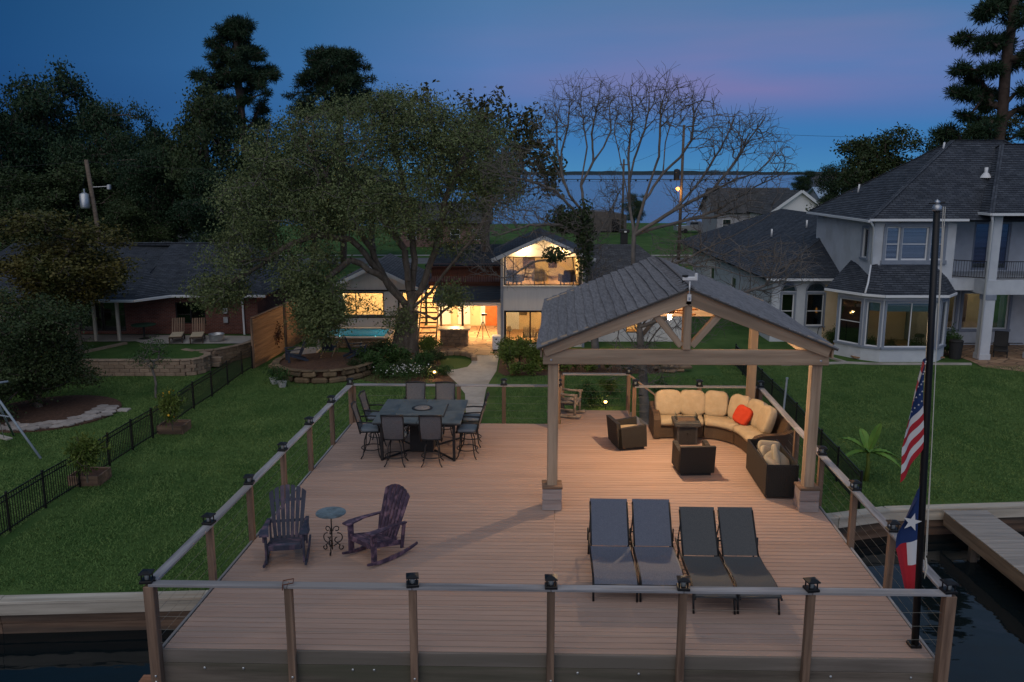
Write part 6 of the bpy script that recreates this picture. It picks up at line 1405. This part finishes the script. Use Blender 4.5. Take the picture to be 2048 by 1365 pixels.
def blob_pts(ells, n, seed, shell=.55):
    """points in a union of ellipsoids (cx,cy,cz,rx,ry,rz), gathered towards their outer part"""
    g = np.random.default_rng(seed); vol = np.array([e[3] * e[4] * e[5] for e in ells]) ** .8; k = g.choice(len(ells), n, p=vol / vol.sum())
    d = g.normal(size=(n, 3)); d /= np.linalg.norm(d, axis=1)[:, None]; r = g.uniform(shell, 1.0, n) ** .7
    e = np.array(ells)[k]; return e[:, :3] + d * r[:, None] * e[:, 3:]
def clumps(c, per, spread, seed):
    g = np.random.default_rng(seed); n = len(c) * per
    return np.repeat(c, per, axis=0) + g.normal(size=(n, 3)) * spread
def grow(limbs, targets, seg, seed, droop=0.0, jit=.12, penal=.0, angle=1.5):
    """connect every target to the growing skeleton, preferring near points that already grow that way; returns nodes, parents, tips"""
    g = np.random.default_rng(seed); P_ = []; par = []
    for _, pts in limbs:
        prev = -1; pts = [np.array(p, float) for p in pts]
        if P_:
            prev = int(np.argmin(((np.array(P_) - pts[0]) ** 2).sum(1)))
            if np.linalg.norm(P_[prev] - pts[0]) < .4: pts = pts[1:]
        for p in pts:
            if prev >= 0:
                q = P_[prev]; k = max(1, int(np.linalg.norm(p - q) / seg))
                for j in range(1, k + 1): P_.append(q + (p - q) * j / k + (g.normal(size=3) * jit * .35 if j < k else 0)); par.append(prev); prev = len(P_) - 1
            else: P_.append(p); par.append(-1); prev = len(P_) - 1
    N = len(P_); cap = N + len(targets) * 10; A = np.zeros((cap, 3)); Dr = np.zeros((cap, 3)); A[:N] = np.array(P_); pr = list(par)
    for i in range(N):
        d = A[i] - A[pr[i]] if pr[i] >= 0 else np.array([0, 0, 1.0]); Dr[i] = d / (np.linalg.norm(d) + 1e-9)
    base = A[:N].copy(); dmin = np.array([np.min(((base - t) ** 2).sum(1)) for t in targets]); tips = []
    for ti in np.argsort(dmin):
        t = targets[ti]; v = t - A[:N]; ds = np.sqrt((v * v).sum(1)) + 1e-6; cs = (v * Dr[:N]).sum(1) / ds
        c = ds * (1 + angle * (1 - cs) * .5) + penal * np.maximum(0, -v[:, 2]); i = int(np.argmin(c)); q = A[i].copy(); L_ = float(ds[i]); k = min(9, max(1, int(L_ / seg))); prev = i
        w = Dr[i] * L_ * .45 * max(0.0, float(cs[i])); mid = q + w; off = g.normal(size=3) * jit * min(1, L_)
        for j in range(1, k + 1):
            f = j / k; p = (1 - f) ** 2 * q + 2 * f * (1 - f) * (mid * .5 + (q + t) * .25 + off) + f * f * t; p[2] -= droop * L_ * f * (1 - f)
            A[N] = p; d = p - A[prev]; Dr[N] = d / (np.linalg.norm(d) + 1e-9); pr.append(prev); prev = N; N += 1
        tips.append(prev)
    return A[:N], np.array(pr), tips
def limb_mesh(name, A, pr, tips, mat, parent, rtip, rmax, expo=.45, trunk=None, twig=None):
    N = len(A); cnt = np.zeros(N); cnt[tips] = 1
    for i in range(N - 1, 0, -1):
        if pr[i] >= 0: cnt[pr[i]] += cnt[i]
    cnt = np.maximum(cnt, 1); rad = np.minimum(rtip * cnt ** expo, rmax)
    if trunk is not None:
        for i, r in trunk: rad[i] = max(rad[i], r)
    idx = np.where(pr >= 0)[0]; V = []; F = []; off = 0; sets = ((idx[rad[idx] >= .035], 7), (idx[rad[idx] < .035], 3))
    for ii, n in sets:
        if not len(ii): continue
        p0 = A[pr[ii]]; p1 = A[ii]; d = p1 - p0; d /= np.linalg.norm(d, axis=1)[:, None] + 1e-9
        ref = np.where(np.abs(d[:, 2:3]) < .9, np.array([[0, 0, 1.0]]), np.array([[1.0, 0, 0]])); x = np.cross(d, ref); x /= np.linalg.norm(x, axis=1)[:, None]; y = np.cross(d, x)
        r0 = np.minimum(rad[pr[ii]], rad[ii] * 1.6)[:, None, None]; r1 = rad[ii][:, None, None]; an = np.arange(n) * 2 * math.pi / n
        ring = x[:, None, :] * np.cos(an)[None, :, None] + y[:, None, :] * np.sin(an)[None, :, None]
        v = np.concatenate([p0[:, None] + ring * r0, p1[:, None] + ring * r1], axis=1).reshape(-1, 3); V.append(v)
        m = len(ii); b = off + np.arange(m)[:, None] * 2 * n; j = np.arange(n)[None, :]; j2 = (j + 1) % n
        F.append(np.stack([b + j, b + j2, b + n + j2, b + n + j], axis=2).reshape(-1, 4)); off += m * 2 * n
    nth = len(F[0]) if len(sets[0][0]) else 0; V = np.vstack(V).astype(np.float32); F = np.vstack(F).astype(np.int32)
    me = bpy.data.meshes.new(name); me.vertices.add(len(V)); me.vertices.foreach_set('co', V.ravel()); me.loops.add(F.size); me.loops.foreach_set('vertex_index', F.ravel()); me.polygons.add(len(F)); me.polygons.foreach_set('loop_start', np.arange(0, F.size, 4, dtype=np.int32)); me.polygons.foreach_set('use_smooth', np.ones(len(F), bool)); me.materials.append(mat)
    if twig is not None: me.materials.append(twig); mi = np.ones(len(F), np.int32); mi[:nth] = 0; me.polygons.foreach_set('material_index', mi)
    me.update(calc_edges=True)
    o = bpy.data.objects.new(name, me); col.objects.link(o); o.parent = parent; return o
def ell_px(lst):      # ellipsoids from the photograph: px centre, px radii, distance, depth radius
    r = []
    for cx, cy, rx, ry, Y, d in lst:
        c = Q(cx, cy, Y); k = Y / FPX; r.append((c.x, Y, c.z, rx * k, d, ry * k))
    return r
def pxl(pts, Y): return [tuple(Q(a, b, y)) for (a, b), y in zip(pts, Y if isinstance(Y, (list, tuple)) else [Y] * len(pts))]
# ---- the big live oak
tb = P(812, 718, 0); Y0_ = tb.y
t = thing('oak_tree', 'large spreading live oak in front of the lit house', 'tree', (tb.x, tb.y, 0))
S = lambda pts, loc: [(p[0] - loc[0], p[1] - loc[1], p[2]) for p in pts]
base = (tb.x, tb.y)
limbs = [(None, [(tb.x, tb.y, -.1), (tb.x + .02, tb.y, .9), (tb.x + .1, tb.y, 1.9), (tb.x + .25, tb.y, 2.5)])]
spine = limbs[0][1][-1]
def limb(pts, Y): return [spine] + pxl(pts, Y)
L1_ = [limb([(775, 565), (745, 500), (690, 420), (640, 330), (600, 270)], [42.3, 42, 41.5, 41, 41]), limb([(850, 560), (872, 500), (890, 400), (930, 310), (950, 250)], [42.8, 43, 43.5, 44, 44.5]), limb([(862, 585), (890, 545), (945, 480), (990, 400)], [42.4, 42, 41.5, 41.5]),
       limb([(760, 545), (700, 478), (635, 470), (575, 492), (515, 535), (470, 560)], [42, 41.4, 40.8, 40.4, 40, 39.8]), limb([(870, 640), (905, 612), (935, 600)], [42, 41.6, 41.4]), limb([(830, 520), (815, 400), (790, 300), (790, 220)], [43, 43.6, 44.5, 45]), limb([(770, 560), (700, 520), (650, 560), (630, 620)], [41.6, 40.6, 39.9, 39.6]), limb([(810, 500), (720, 380), (560, 330), (500, 360)], [42.6, 42.6, 41.6, 41])]
limbs += [(None, x) for x in L1_]
E_OAK = ell_px([(845, 262, 110, 70, 44, 4), (700, 265, 125, 70, 43, 4.5), (590, 315, 105, 75, 42, 4), (520, 400, 95, 75, 41, 3.5), (490, 500, 90, 60, 40.5, 3), (935, 305, 105, 80, 44, 4), (985, 380, 70, 60, 43, 3), (770, 395, 150, 90, 42, 5), (620, 520, 75, 45, 40, 2.5), (645, 630, 45, 70, 39.6, 1.3), (905, 470, 55, 50, 43, 2.5), (905, 595, 35, 28, 41.5, 1), (800, 640, 35, 26, 41.8, 1), (790, 215, 55, 35, 44, 3), (650, 420, 90, 60, 41.5, 4), (440, 585, 55, 30, 40, 1.8), (720, 610, 40, 25, 40.8, 1)] + [(640, 615, 55, 75, 39.6, 1.5)] * 5 + [(440, 585, 60, 35, 40, 1.8), (905, 595, 35, 28, 41.5, 1), (800, 640, 35, 26, 41.8, 1), (600, 570, 50, 45, 39.8, 1.5)] * 2)
TG = blob_pts(E_OAK, 3300, 11, .25)
A, pr, tips = grow([(None, S(l, base)) for _, l in limbs], TG - np.array([tb.x, tb.y, 0]), .5, 5, droop=.05, jit=.14)
limb_mesh('trunk', A, pr, tips, BARK, t, .010, .42, .44, trunk=[(0, .90), (1, .76), (2, .68), (3, .62), (4, .56), (5, .50)], twig=DEADB)
tp_ = A[tips]; leaves('crown', clumps(tp_, 40, (.30, .30, .22), 3), .135, OAKL, t, 4, .5)
# ---- sparse magnolia-like tree behind it
t = thing('magnolia_tree', 'sparse large-leaved tree showing above the right side of the oak', 'tree', (-2.0, 56, 0)); b0 = (-2.0, 56)
E_ = ell_px([(960, 230, 60, 55, 56, 3), (1050, 260, 45, 55, 56, 3), (1095, 330, 30, 60, 56, 2.5), (840, 230, 40, 50, 56, 2.5), (930, 330, 120, 90, 56, 4), (1020, 340, 60, 60, 56, 3)])
TG = blob_pts(E_, 420, 21, .2); A, pr, tips = grow([(None, [(0, 0, 0), (.2, 0, 3), (.3, 0, 7), (.5, 0, 11)])], TG - np.array([b0[0], b0[1], 0]), .8, 6, jit=.15); limb_mesh('trunk', A, pr, tips, BARK, t, .02, .3, .45); leaves('crown', clumps(A[tips], 16, (.30, .30, .30), 5), .34, MAGL, t, 7, .5)
# ---- bare trees
def bare(name, lab, bx, by, limbs_px, ells, n, seed, rtip=.0046, rmax=.085, jit=.035, droop=-.08):
    t = thing(name, lab, 'tree', (bx, by, 0)); L_ = []
    for pts, Y in limbs_px: L_.append((None, S(pxl(pts, Y), (bx, by))))
    g = np.random.default_rng(seed + 9)
    L_[0] = (None, [(0, 0, -.2)] + L_[0][1]); TG = blob_pts(ell_px(ells), n, seed, .15) - np.array([bx, by, 0])
    A, pr, tips = grow(L_, TG, .32, seed + 1, droop=droop, jit=jit, penal=.5, angle=2.6)
    xa, xp, xt = [], [], []; N0 = len(A)                 # short side twigs near every tip
    for ti in tips:
        i = ti
        for _ in range(1):
            j = pr[i]
            if j < 0: break
            d = A[i] - A[j]; d = d / (np.linalg.norm(d) + 1e-9)
            for _k in range(1):
                v = d + g.normal(size=3) * .55 + np.array([0, 0, .18]); xa.append(A[i] + v / np.linalg.norm(v) * g.uniform(.14, .42)); xp.append(i); xt.append(N0 + len(xa) - 1)
            i = j
    A = np.vstack([A, np.array(xa)]); pr = np.concatenate([pr, np.array(xp)]); tips = list(tips) + xt
    limb_mesh('trunk', A, pr, tips, DEADB, t, rtip, rmax, .38, trunk=[(0, .24)] + [(i, .22 - .008 * i) for i in range(1, 12)]); return t, A, tips
q = P(1290, 845, 0)
qy = q.y
def stems(o, ends, Y, dy, seed=0):      # slender stems fanning up from one fork; later ones branch off earlier ones
    r = []; rn = random.Random(seed + len(ends)); ox, oy = o; jt = lambda k: rn.uniform(-k, k)
    for i, (ex, ey) in enumerate(ends):
        st, y0 = o, Y
        if i % 3: p_, q_ = r[-1]; st = p_[1]; y0 = q_[1]
        sx, sy = st; w = [st]
        for f in (.3, .55, .8): w.append((sx + (ex - sx) * (f ** .8) + jt(9), sy + (ey - sy) * (f ** 1.25) + jt(7)))
        w.append((ex, ey)); r.append((w, [y0, y0 + dy[i] * .3 + jt(.2), y0 + dy[i] * .5 + jt(.2), y0 + dy[i] * .8, y0 + dy[i]]))
    return r
tB, A_, tp_ = bare('bare_tree', 'leafless grey tree rising behind the pavilion roof', q.x, q.y, [([(1285, 740), (1275, 620), (1266, 520), (1268, 470)], qy)]
    + stems((1268, 470), [(1232, 200), (1262, 175), (1300, 150), (1340, 140), (1365, 155), (1410, 190)], qy, [1.2, -.8, .6, -1, 1.4, -.4]) + stems((1268, 470), [(1470, 235), (1530, 235), (1575, 290), (1560, 350), (1500, 400)], qy, [-1.5, -.6, -2, -1, -2.2])
    + [([(1272, 560), (1370, 520), (1470, 470), (1560, 420)], [qy, qy - .8, qy - 1.4, qy - 2]), ([(1280, 660), (1380, 620), (1470, 590), (1570, 560)], [qy, qy - 1, qy - 1.6, qy - 2]), ([(1283, 700), (1330, 640), (1360, 680)], [qy, qy - .7, qy - 1]), ([(1283, 700), (1240, 650), (1230, 700)], [qy, qy - .7, qy - 1])],
    [(1255, 230, 40, 75, qy, 1.6), (1315, 200, 60, 65, qy, 1.8), (1380, 215, 60, 60, qy - .5, 1.8), (1440, 270, 60, 60, qy - 1, 1.8), (1505, 270, 55, 60, qy - 1, 1.6), (1555, 320, 35, 70, qy - 1.5, 1.4), (1440, 390, 110, 60, qy - 1, 2.2), (1390, 510, 100, 60, qy - 1, 2), (1550, 530, 95, 60, qy - 1.5, 1.8), (1490, 600, 80, 35, qy - 1, 1.5), (1290, 600, 70, 60, qy, 1.5), (1285, 720, 95, 75, qy - .4, 1.3), (1400, 640, 90, 45, qy - .8, 1.2)], 3600, 31)
tA, A2, tp2 = bare('bare_tree', 'leafless grey tree between the oak and the two-storey lit wing', 4.1, 40.6, [([(1188, 640), (1180, 560), (1174, 480), (1170, 430)], 40.6)]
    + stems((1170, 430), [(1075, 235), (1105, 185), (1135, 150), (1168, 145), (1205, 150), (1235, 180)], 40.6, [-1.2, .8, -.6, 1.4, -1, .9])
    + [([(1172, 450), (1110, 380), (1050, 360), (990, 350)], [40.6, 40, 39.6, 39.2]), ([(1174, 480), (1120, 450), (1060, 450), (1000, 470)], [40.6, 39.6, 39, 38.8]), ([(1176, 500), (1120, 515), (1065, 525), (1010, 560)], [40.6, 40, 39.6, 39.2]), ([(1182, 590), (1120, 625), (1075, 660), (1030, 668), (1000, 655)], [40.6, 39.8, 39.3, 39, 38.8]), ([(1176, 500), (1215, 440), (1240, 380)], [40.6, 41, 41.5])],
    [(1160, 215, 70, 72, 40.6, 2.2), (1100, 245, 42, 60, 40.6, 1.8), (1215, 215, 45, 65, 41, 1.8), (1020, 330, 75, 50, 39.5, 2), (1060, 395, 85, 65, 39.8, 2.4), (995, 445, 60, 60, 39.3, 1.8), (1110, 455, 70, 50, 40, 2), (1185, 480, 50, 80, 40.4, 1.5), (1230, 400, 45, 70, 41, 2), (1050, 545, 80, 32, 39.5, 1), (1210, 560, 70, 50, 40.4, 1.6), (960, 520, 40, 40, 39, 1)], 3600, 41)
g = np.random.default_rng(8); iv = ell_px([(1170, 480, 22, 90, 40.4, .6), (1130, 440, 40, 30, 40.2, .8), (1110, 510, 30, 18, 39.8, .6)]); leaves('ivy', blob_pts(iv, 2600, 51, .2), .16, DARKL2, tA, 9, .7).location = (-4.1, -40.6, 0)
# ---- background trees: a few kinds, shared meshes
def broad_kind(seed, leaf, mat, n=900, per=30, tall=1.0):
    """crown about 2 m wide and 2 m tall round z = 1..3 (unit tree, scaled when placed)"""
    r = random.Random(seed); els = [(0, 0, 1.85, .55, .55, .75)]
    for k in range(20):
        a = r.uniform(0, 6.28); h = r.uniform(1.1, 2.9); d = r.uniform(.3, .92) * (1 - max(0, h - 2.1) * .5); els.append((d * math.cos(a), d * math.sin(a), h, r.uniform(.13, .36), r.uniform(.13, .36), r.uniform(.10, .26)))
    TG = blob_pts(els, n, seed, .5); A, pr, tips = grow([(None, [(0, 0, 0), (.02, 0, .7), (0, .02, 1.5), (.03, 0, 2.2)])], TG, .18, seed, jit=.06)
    T = bpy.data.objects.new('tmp', None); tr = limb_mesh('trunk', A, pr, tips, BARK, None, .004, .06, .4); cr_ = leaves('crown', clumps(A[tips], per, (.085, .085, .06), seed + 2), leaf, mat, None, seed + 3, .6); return tr, cr_
def place_kind(kind, name, lab, loc, sx, sz, rz, cat='tree', group=None, first=[]):
    t = thing(name, lab, cat, loc, rz, group)
    for o in kind:
        c = o.copy(); col.objects.link(c); c.parent = t; c.scale = (sx, sx, sz)
    return t
K1 = broad_kind(101, .052, DARKL); K2 = broad_kind(202, .055, DARKL2); K3 = broad_kind(303, .045, DARKL, 1000, 34)
GRP = 'dark trees massed behind the left house'
def bt(k, px, top, hw, Y, lab, name='dark_tree', group=None, base_z=0.0):
    a = Q(px, top, Y); h = a.z - base_z; place_kind(k, name, lab, (a.x, Y, base_z), hw / FPX * Y / 1.05, h / 2.98, random.uniform(0, 6), group=group)
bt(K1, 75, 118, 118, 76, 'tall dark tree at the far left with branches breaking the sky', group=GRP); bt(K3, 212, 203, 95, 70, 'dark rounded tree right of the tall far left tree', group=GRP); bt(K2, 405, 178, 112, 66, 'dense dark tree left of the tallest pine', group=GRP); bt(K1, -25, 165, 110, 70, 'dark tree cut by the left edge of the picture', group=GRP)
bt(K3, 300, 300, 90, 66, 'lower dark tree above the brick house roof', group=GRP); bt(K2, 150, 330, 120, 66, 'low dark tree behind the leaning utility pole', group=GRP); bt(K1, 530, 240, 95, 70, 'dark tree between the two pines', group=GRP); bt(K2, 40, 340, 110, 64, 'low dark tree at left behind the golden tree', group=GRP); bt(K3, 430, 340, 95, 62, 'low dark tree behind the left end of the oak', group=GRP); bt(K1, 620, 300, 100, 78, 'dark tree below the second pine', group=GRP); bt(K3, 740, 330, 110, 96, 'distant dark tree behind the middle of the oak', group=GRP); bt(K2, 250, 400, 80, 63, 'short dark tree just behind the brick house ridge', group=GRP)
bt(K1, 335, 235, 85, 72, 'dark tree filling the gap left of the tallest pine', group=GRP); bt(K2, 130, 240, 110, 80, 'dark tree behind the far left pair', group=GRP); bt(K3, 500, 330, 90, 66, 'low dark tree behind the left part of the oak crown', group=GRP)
GR2 = 'trees behind the stucco house'
bt(K2, 1770, 262, 120, 80, 'dark tree behind the left slope of the stucco house roof', group=GR2); bt(K3, 1870, 278, 85, 78, 'dark tree peeping over the stucco house ridge', group=GR2); bt(K1, 1690, 318, 60, 88, 'smaller dark tree left of the stucco house roof', group=GR2); bt(K3, 1925, 285, 60, 70, 'dark tree behind the roof vent of the stucco house', group=GR2)
KG = broad_kind(404, .05, GOLDL, 900, 30); bt(KG, 2010, 235, 110, 64, 'golden-green tree at the right edge behind the roofs', 'golden_tree', GR2)
bt(K3, 1610, 342, 30, 250, 'far small tree by the lake shore roofs', group=GR2); bt(K2, 1680, 345, 34, 280, 'far small tree right of the red-roofed house', group=GR2)
bt(K3, 1270, 388, 26, 126, 'dark round bush beside the thin lake pole', 'round_bush')
# golden tree and big shrub in the left garden
a = Q(125, 428, 40.5); place_kind(KG, 'golden_tree', 'broad golden-green tree in front of the brick house', (a.x, 40.5, .2), 165 / FPX * 40.5 / 1.0, (a.z - .2) / 2.98, 1.2)
KS = broad_kind(505, .05, DARKL2, 900, 34)
a = Q(45, 585, 33); place_kind(KS, 'big_shrub', 'large dark shrub standing in the flagstone bed at left', (a.x, 33.2, -2.2), 2.5, (a.z + 2.2) / 2.98, .4, 'shrub')
a = Q(0, 640, 36); place_kind(KS, 'big_shrub', 'dark shrub at the left edge behind the swing set', (a.x - .8, 36.5, -1.8), 2.0, (a.z + 1.8) / 2.98, 2.4, 'shrub')
# ---- pines
def pine(name, lab, px, top, bottom, hw, Y, seed, n=80):
    r = random.Random(seed); a = Q(px, top, Y); zb = Q(px, bottom, Y).z; W_ = hw / FPX * Y; t = thing(name, lab, 'tree', (a.x, Y, 0)); els = []
    for k in range(n):
        h = r.random() ** .9; z = zb + (a.z - zb) * h; w = W_ * (.42 + .58 * math.sin(math.pi * min(1, .18 + .95 * h) ** 1.0)) * r.uniform(.15, 1.0) ** .7; an = r.uniform(0, 6.28); s = r.uniform(.10, .20) * W_; els.append((w * math.cos(an), w * math.sin(an) * .9, z - .25 * s, s * 1.2, s * 1.2, s * .7))
    els.append((0, 0, a.z - .5, W_ * .25, W_ * .25, .6)); TG = blob_pts(els, 1700, seed, .3)
    cen = np.array([e[:3] for e in els]); A, pr, tips = grow([(None, [(0, 0, 0), (.2, 0, zb * .5), (.1, .1, zb), (.0, 0, (zb + a.z) / 2), (0, 0, a.z - .3)])], np.vstack([cen, TG]), .9, seed, jit=.12); limb_mesh('trunk', A, pr, tips, PINEB, t, .028, .34, .36, trunk=[(0, .36)])
    leaves('crown', clumps(A[tips[:]], 30, (.20, .20, .16), seed), .42, PINEL, t, seed, .14); return t
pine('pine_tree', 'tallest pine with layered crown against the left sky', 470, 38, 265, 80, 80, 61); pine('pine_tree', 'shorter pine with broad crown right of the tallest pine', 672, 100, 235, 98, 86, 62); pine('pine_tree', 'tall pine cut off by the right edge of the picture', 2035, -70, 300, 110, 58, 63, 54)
# ---- shrubs and small plants
def shrub_kind(seed, leaf, mat, n=70, per=34, up=0.0, asp=.5):
    r = random.Random(seed); els = [(r.uniform(-.2, .2), r.uniform(-.2, .2), r.uniform(.35, .75), r.uniform(.25, .4), r.uniform(.25, .4), r.uniform(.2, .3)) for _ in range(7)]
    TG = blob_pts(els, n, seed, .3); A, pr, tips = grow([(None, [(0, 0, 0), (0, 0, .15)])], TG, .15, seed, jit=.05); st = limb_mesh('stems', A, pr, tips, BARK, None, .006, .03, .4); lf = leaves('foliage', clumps(A[tips], per, (.085, .085, .07), seed), leaf, mat, None, seed, asp, up); return st, lf
SK = [shrub_kind(701, .085, SHRL), shrub_kind(702, .10, SHRL, 60, 30), shrub_kind(703, .085, LIMEL, 70, 30), shrub_kind(704, .08, REDL, 50, 22), shrub_kind(705, .13, LIMEL, 40, 22, .3, .6), shrub_kind(706, .07, DARKL2, 80, 34)]
def shrub(k, px, py, s, h, lab, z=0.0, name='shrub', group=None): q = P(px, py, z); return place_kind(SK[k], name, lab, (q.x, q.y, z), s, h, random.uniform(0, 6), 'shrub', group)
GB = 'plants in the bed round the oak'
wds = ['left front', 'front', 'right front', 'middle', 'left back', 'back', 'right back']
oakbed = [(720, 752, 1.1, .9, 5), (745, 745, 1.3, 1.1, 0), (770, 757, 1.0, .8, 0), (780, 738, 1.4, 1.2, 1), (805, 752, 1.0, .8, 5), (832, 748, 1.2, .9, 0), (850, 740, 1.1, .9, 1), (860, 757, .9, .6, 5), (750, 722, 1.3, 1.1, 5), (775, 718, 1.2, 1.0, 0), (855, 718, 1.3, 1.2, 2), (875, 728, 1.0, .8, 5), (890, 752, .8, .5, 1), (725, 735, 1.1, 1.0, 1), (800, 735, 1.1, .9, 0)]
for i, (x, y, s, h, k) in enumerate(oakbed): shrub(k, x, y, s, h, f'leafy green garden plant in the oak bed, {["first", "second", "third", "fourth", "fifth", "sixth", "seventh", "eighth", "ninth", "tenth", "eleventh", "twelfth", "thirteenth", "fourteenth", "fifteenth"][sorted(range(15), key=lambda j: oakbed[j][0]).index(i)]} from the left', group=GB)
GH = 'shrubs along the house bed'
hed = [(1015, 738, 1.3, 1.3, 2), (1040, 730, 1.5, 1.5, 2), (1065, 738, 1.3, 1.2, 2), (1085, 742, 1.0, .9, 4), (1030, 752, .9, .7, 4), (1060, 752, .9, .7, 4), (1120, 744, 1.1, .8, 4), (1150, 742, 1.1, .8, 2), (1180, 745, 1.0, .8, 4), (1215, 742, 1.1, .9, 2), (1255, 744, 1.0, .9, 0), (1320, 742, 1.2, .9, 0), (1345, 738, 1.0, .8, 0), (1012, 722, 1.1, 1.2, 2)]
for i, (x, y, s, h, k) in enumerate(hed): shrub(k, x, y, s, h, f'bright green shrub in the house bed right of the path, {["first", "second", "third", "fourth", "fifth", "sixth", "seventh", "eighth", "ninth", "tenth", "eleventh", "twelfth", "thirteenth", "fourteenth"][sorted(range(14), key=lambda j: hed[j][0]).index(i)]} from the left', group=GH)
for i, (x, y) in enumerate(((1692, 692), (1738, 705), (1778, 708), (1832, 710), (1858, 711))): shrub(3 if i % 2 == 0 else 0, x, y, .8, .85, f'small rose bush below the bay window, {["first", "second", "third", "fourth", "fifth"][i]} from the left', group='rose bushes below the bay window')
shrub(0, 1893, 712, 1.2, 1.5, 'full green shrub right of the bay window'); shrub(0, 1668, 690, 1.1, .9, 'dark green shrub at the corner of the stucco house bed'); shrub(2, 175, 966, 1.15, 1.5, 'leafy bush growing in the nearer fence planter', .3) ; o = shrub(2, 345, 862, .95, 1.5, 'bush with yellow flowers in the farther fence planter', .3)
YEL = M('yellow_petal', (.62, .36, .03), rough=.8); g = np.random.default_rng(4); fl = leaves('flowers', g.uniform((-.4, -.4, .3), (.4, .2, 1.0), (14, 3)) * np.array([.95, .95, 1.5]), .10, YEL, o, 3, 1.0)
WPET = M('white_petal', (.6, .6, .58), rough=.8); q = P(812, 756, 0); t = thing('flower_clump', 'low clump of small white flowers in the oak bed', 'flowers', (q.x, q.y - .3, 0)); leaves('petals', g.normal(size=(150, 3)) * np.array([.55, .3, .1]) + np.array([0, 0, .5]), .07, WPET, t, 5, .9); leaves('foliage', g.normal(size=(900, 3)) * np.array([.6, .35, .12]) + np.array([0, 0, .28]), .10, SHRL, t, 6, .4)
shrub(3, 548, 712, 1.3, 1.9, 'reddish-brown leafed bush against the cedar panel'); shrub(2, 1220, 790, 1.0, .7, 'low green plant beside the lawn light'); shrub(0, 1180, 815, 1.3, 1.0, 'dark leafy shrub seen through the landing railing'); shrub(0, 1330, 800, 1.2, .8, 'green shrub at the foot of the staircase behind the sofa')
for i, (x, y) in enumerate(((549, 768), (565, 775))):
    q = P(x, y, 0); t = thing('flower_pot', ('pale striped pot with plant, left of the pair by the raised bed', 'pale striped pot with plant, right of the pair by the raised bed')[i], 'flower pot', (q.x, q.y, 0)); MB().lathe([(.14, 0), (.2, .26), (.22, .28), (.19, .28)], 14).build('pot', CER, t); leaves('foliage', g.normal(size=(420, 3)) * np.array([.2, .2, .16]) + np.array([0, 0, .5]), .12, SHRL, t, 6 + i, .4)
# young tree on the left lawn
q = P(312, 798, 0); t = thing('young_tree', 'thin young tree on the left lawn in front of the block wall', 'tree', (q.x, q.y, 0)); TG = blob_pts([(0, 0, 1.9, .8, .8, .6), (.3, 0, 2.3, .4, .4, .3), (-.5, 0, 1.7, .5, .5, .3)], 110, 77, .3); A, pr, tips = grow([(None, [(0, 0, 0), (.05, 0, .6), (-.05, 0, 1.3)])], TG, .2, 78, jit=.08); limb_mesh('trunk', A, pr, tips, DEADB, t, .008, .05, .4); leaves('crown', clumps(A[tips], 9, .10, 79), .10, SHRL, t, 80, .4)
# banana plant
q = P(1732, 962, 0); t = thing('banana_plant', 'young banana plant with broad bright leaves beside the right fence', 'banana plant', (q.x, q.y, 0)); MB().tube([(0, 0, 0), (.03, 0, .5), (.0, 0, .9)], [.09, .07, .05], 8).build('stem', LIMEL, t, True)
for k, (az, el, ln, w) in enumerate(((20, 70, 1.25, .34), (150, 42, 1.2, .30), (55, 40, 1.0, .28), (-10, 20, 1.0, .26), (-40, 12, 1.1, .26), (190, 15, 1.0, .26), (250, 40, .9, .26), (100, 60, 1.1, .3))):
    a = R(az); d = Vector((math.cos(a), math.sin(a), 0)); s = Vector((-d.y, d.x, 0)); e = R(el)
    def lf(u, v, d=d, s=s, e=e, ln=ln, w=w):
        r_ = v * ln; c = d * (r_ * math.cos(e)) + Vector((0, 0, .9 + r_ * math.sin(e) - .55 * v * v * ln * math.cos(e))); wd = w * math.sin(min(1, .06 + v * 1.02) * math.pi) ** .6 if v < .98 else .01
        return c + s * ((u - .5) * wd) + Vector((0, 0, .12 * abs(u - .5) * wd / w + .012 * math.sin(v * 40 + u * 5)))
    MB().grid(lf, 6, 16).build('leaf', BANL, t, True); MB().tube([lf(.5, j / 8) - Vector((0, 0, .008)) for j in range(9)], .012, 5).build('midrib', LIMEL, t)
for o in [x for k in (K1, K2, K3, KG, KS, *SK) for x in k]: bpy.data.objects.remove(o)
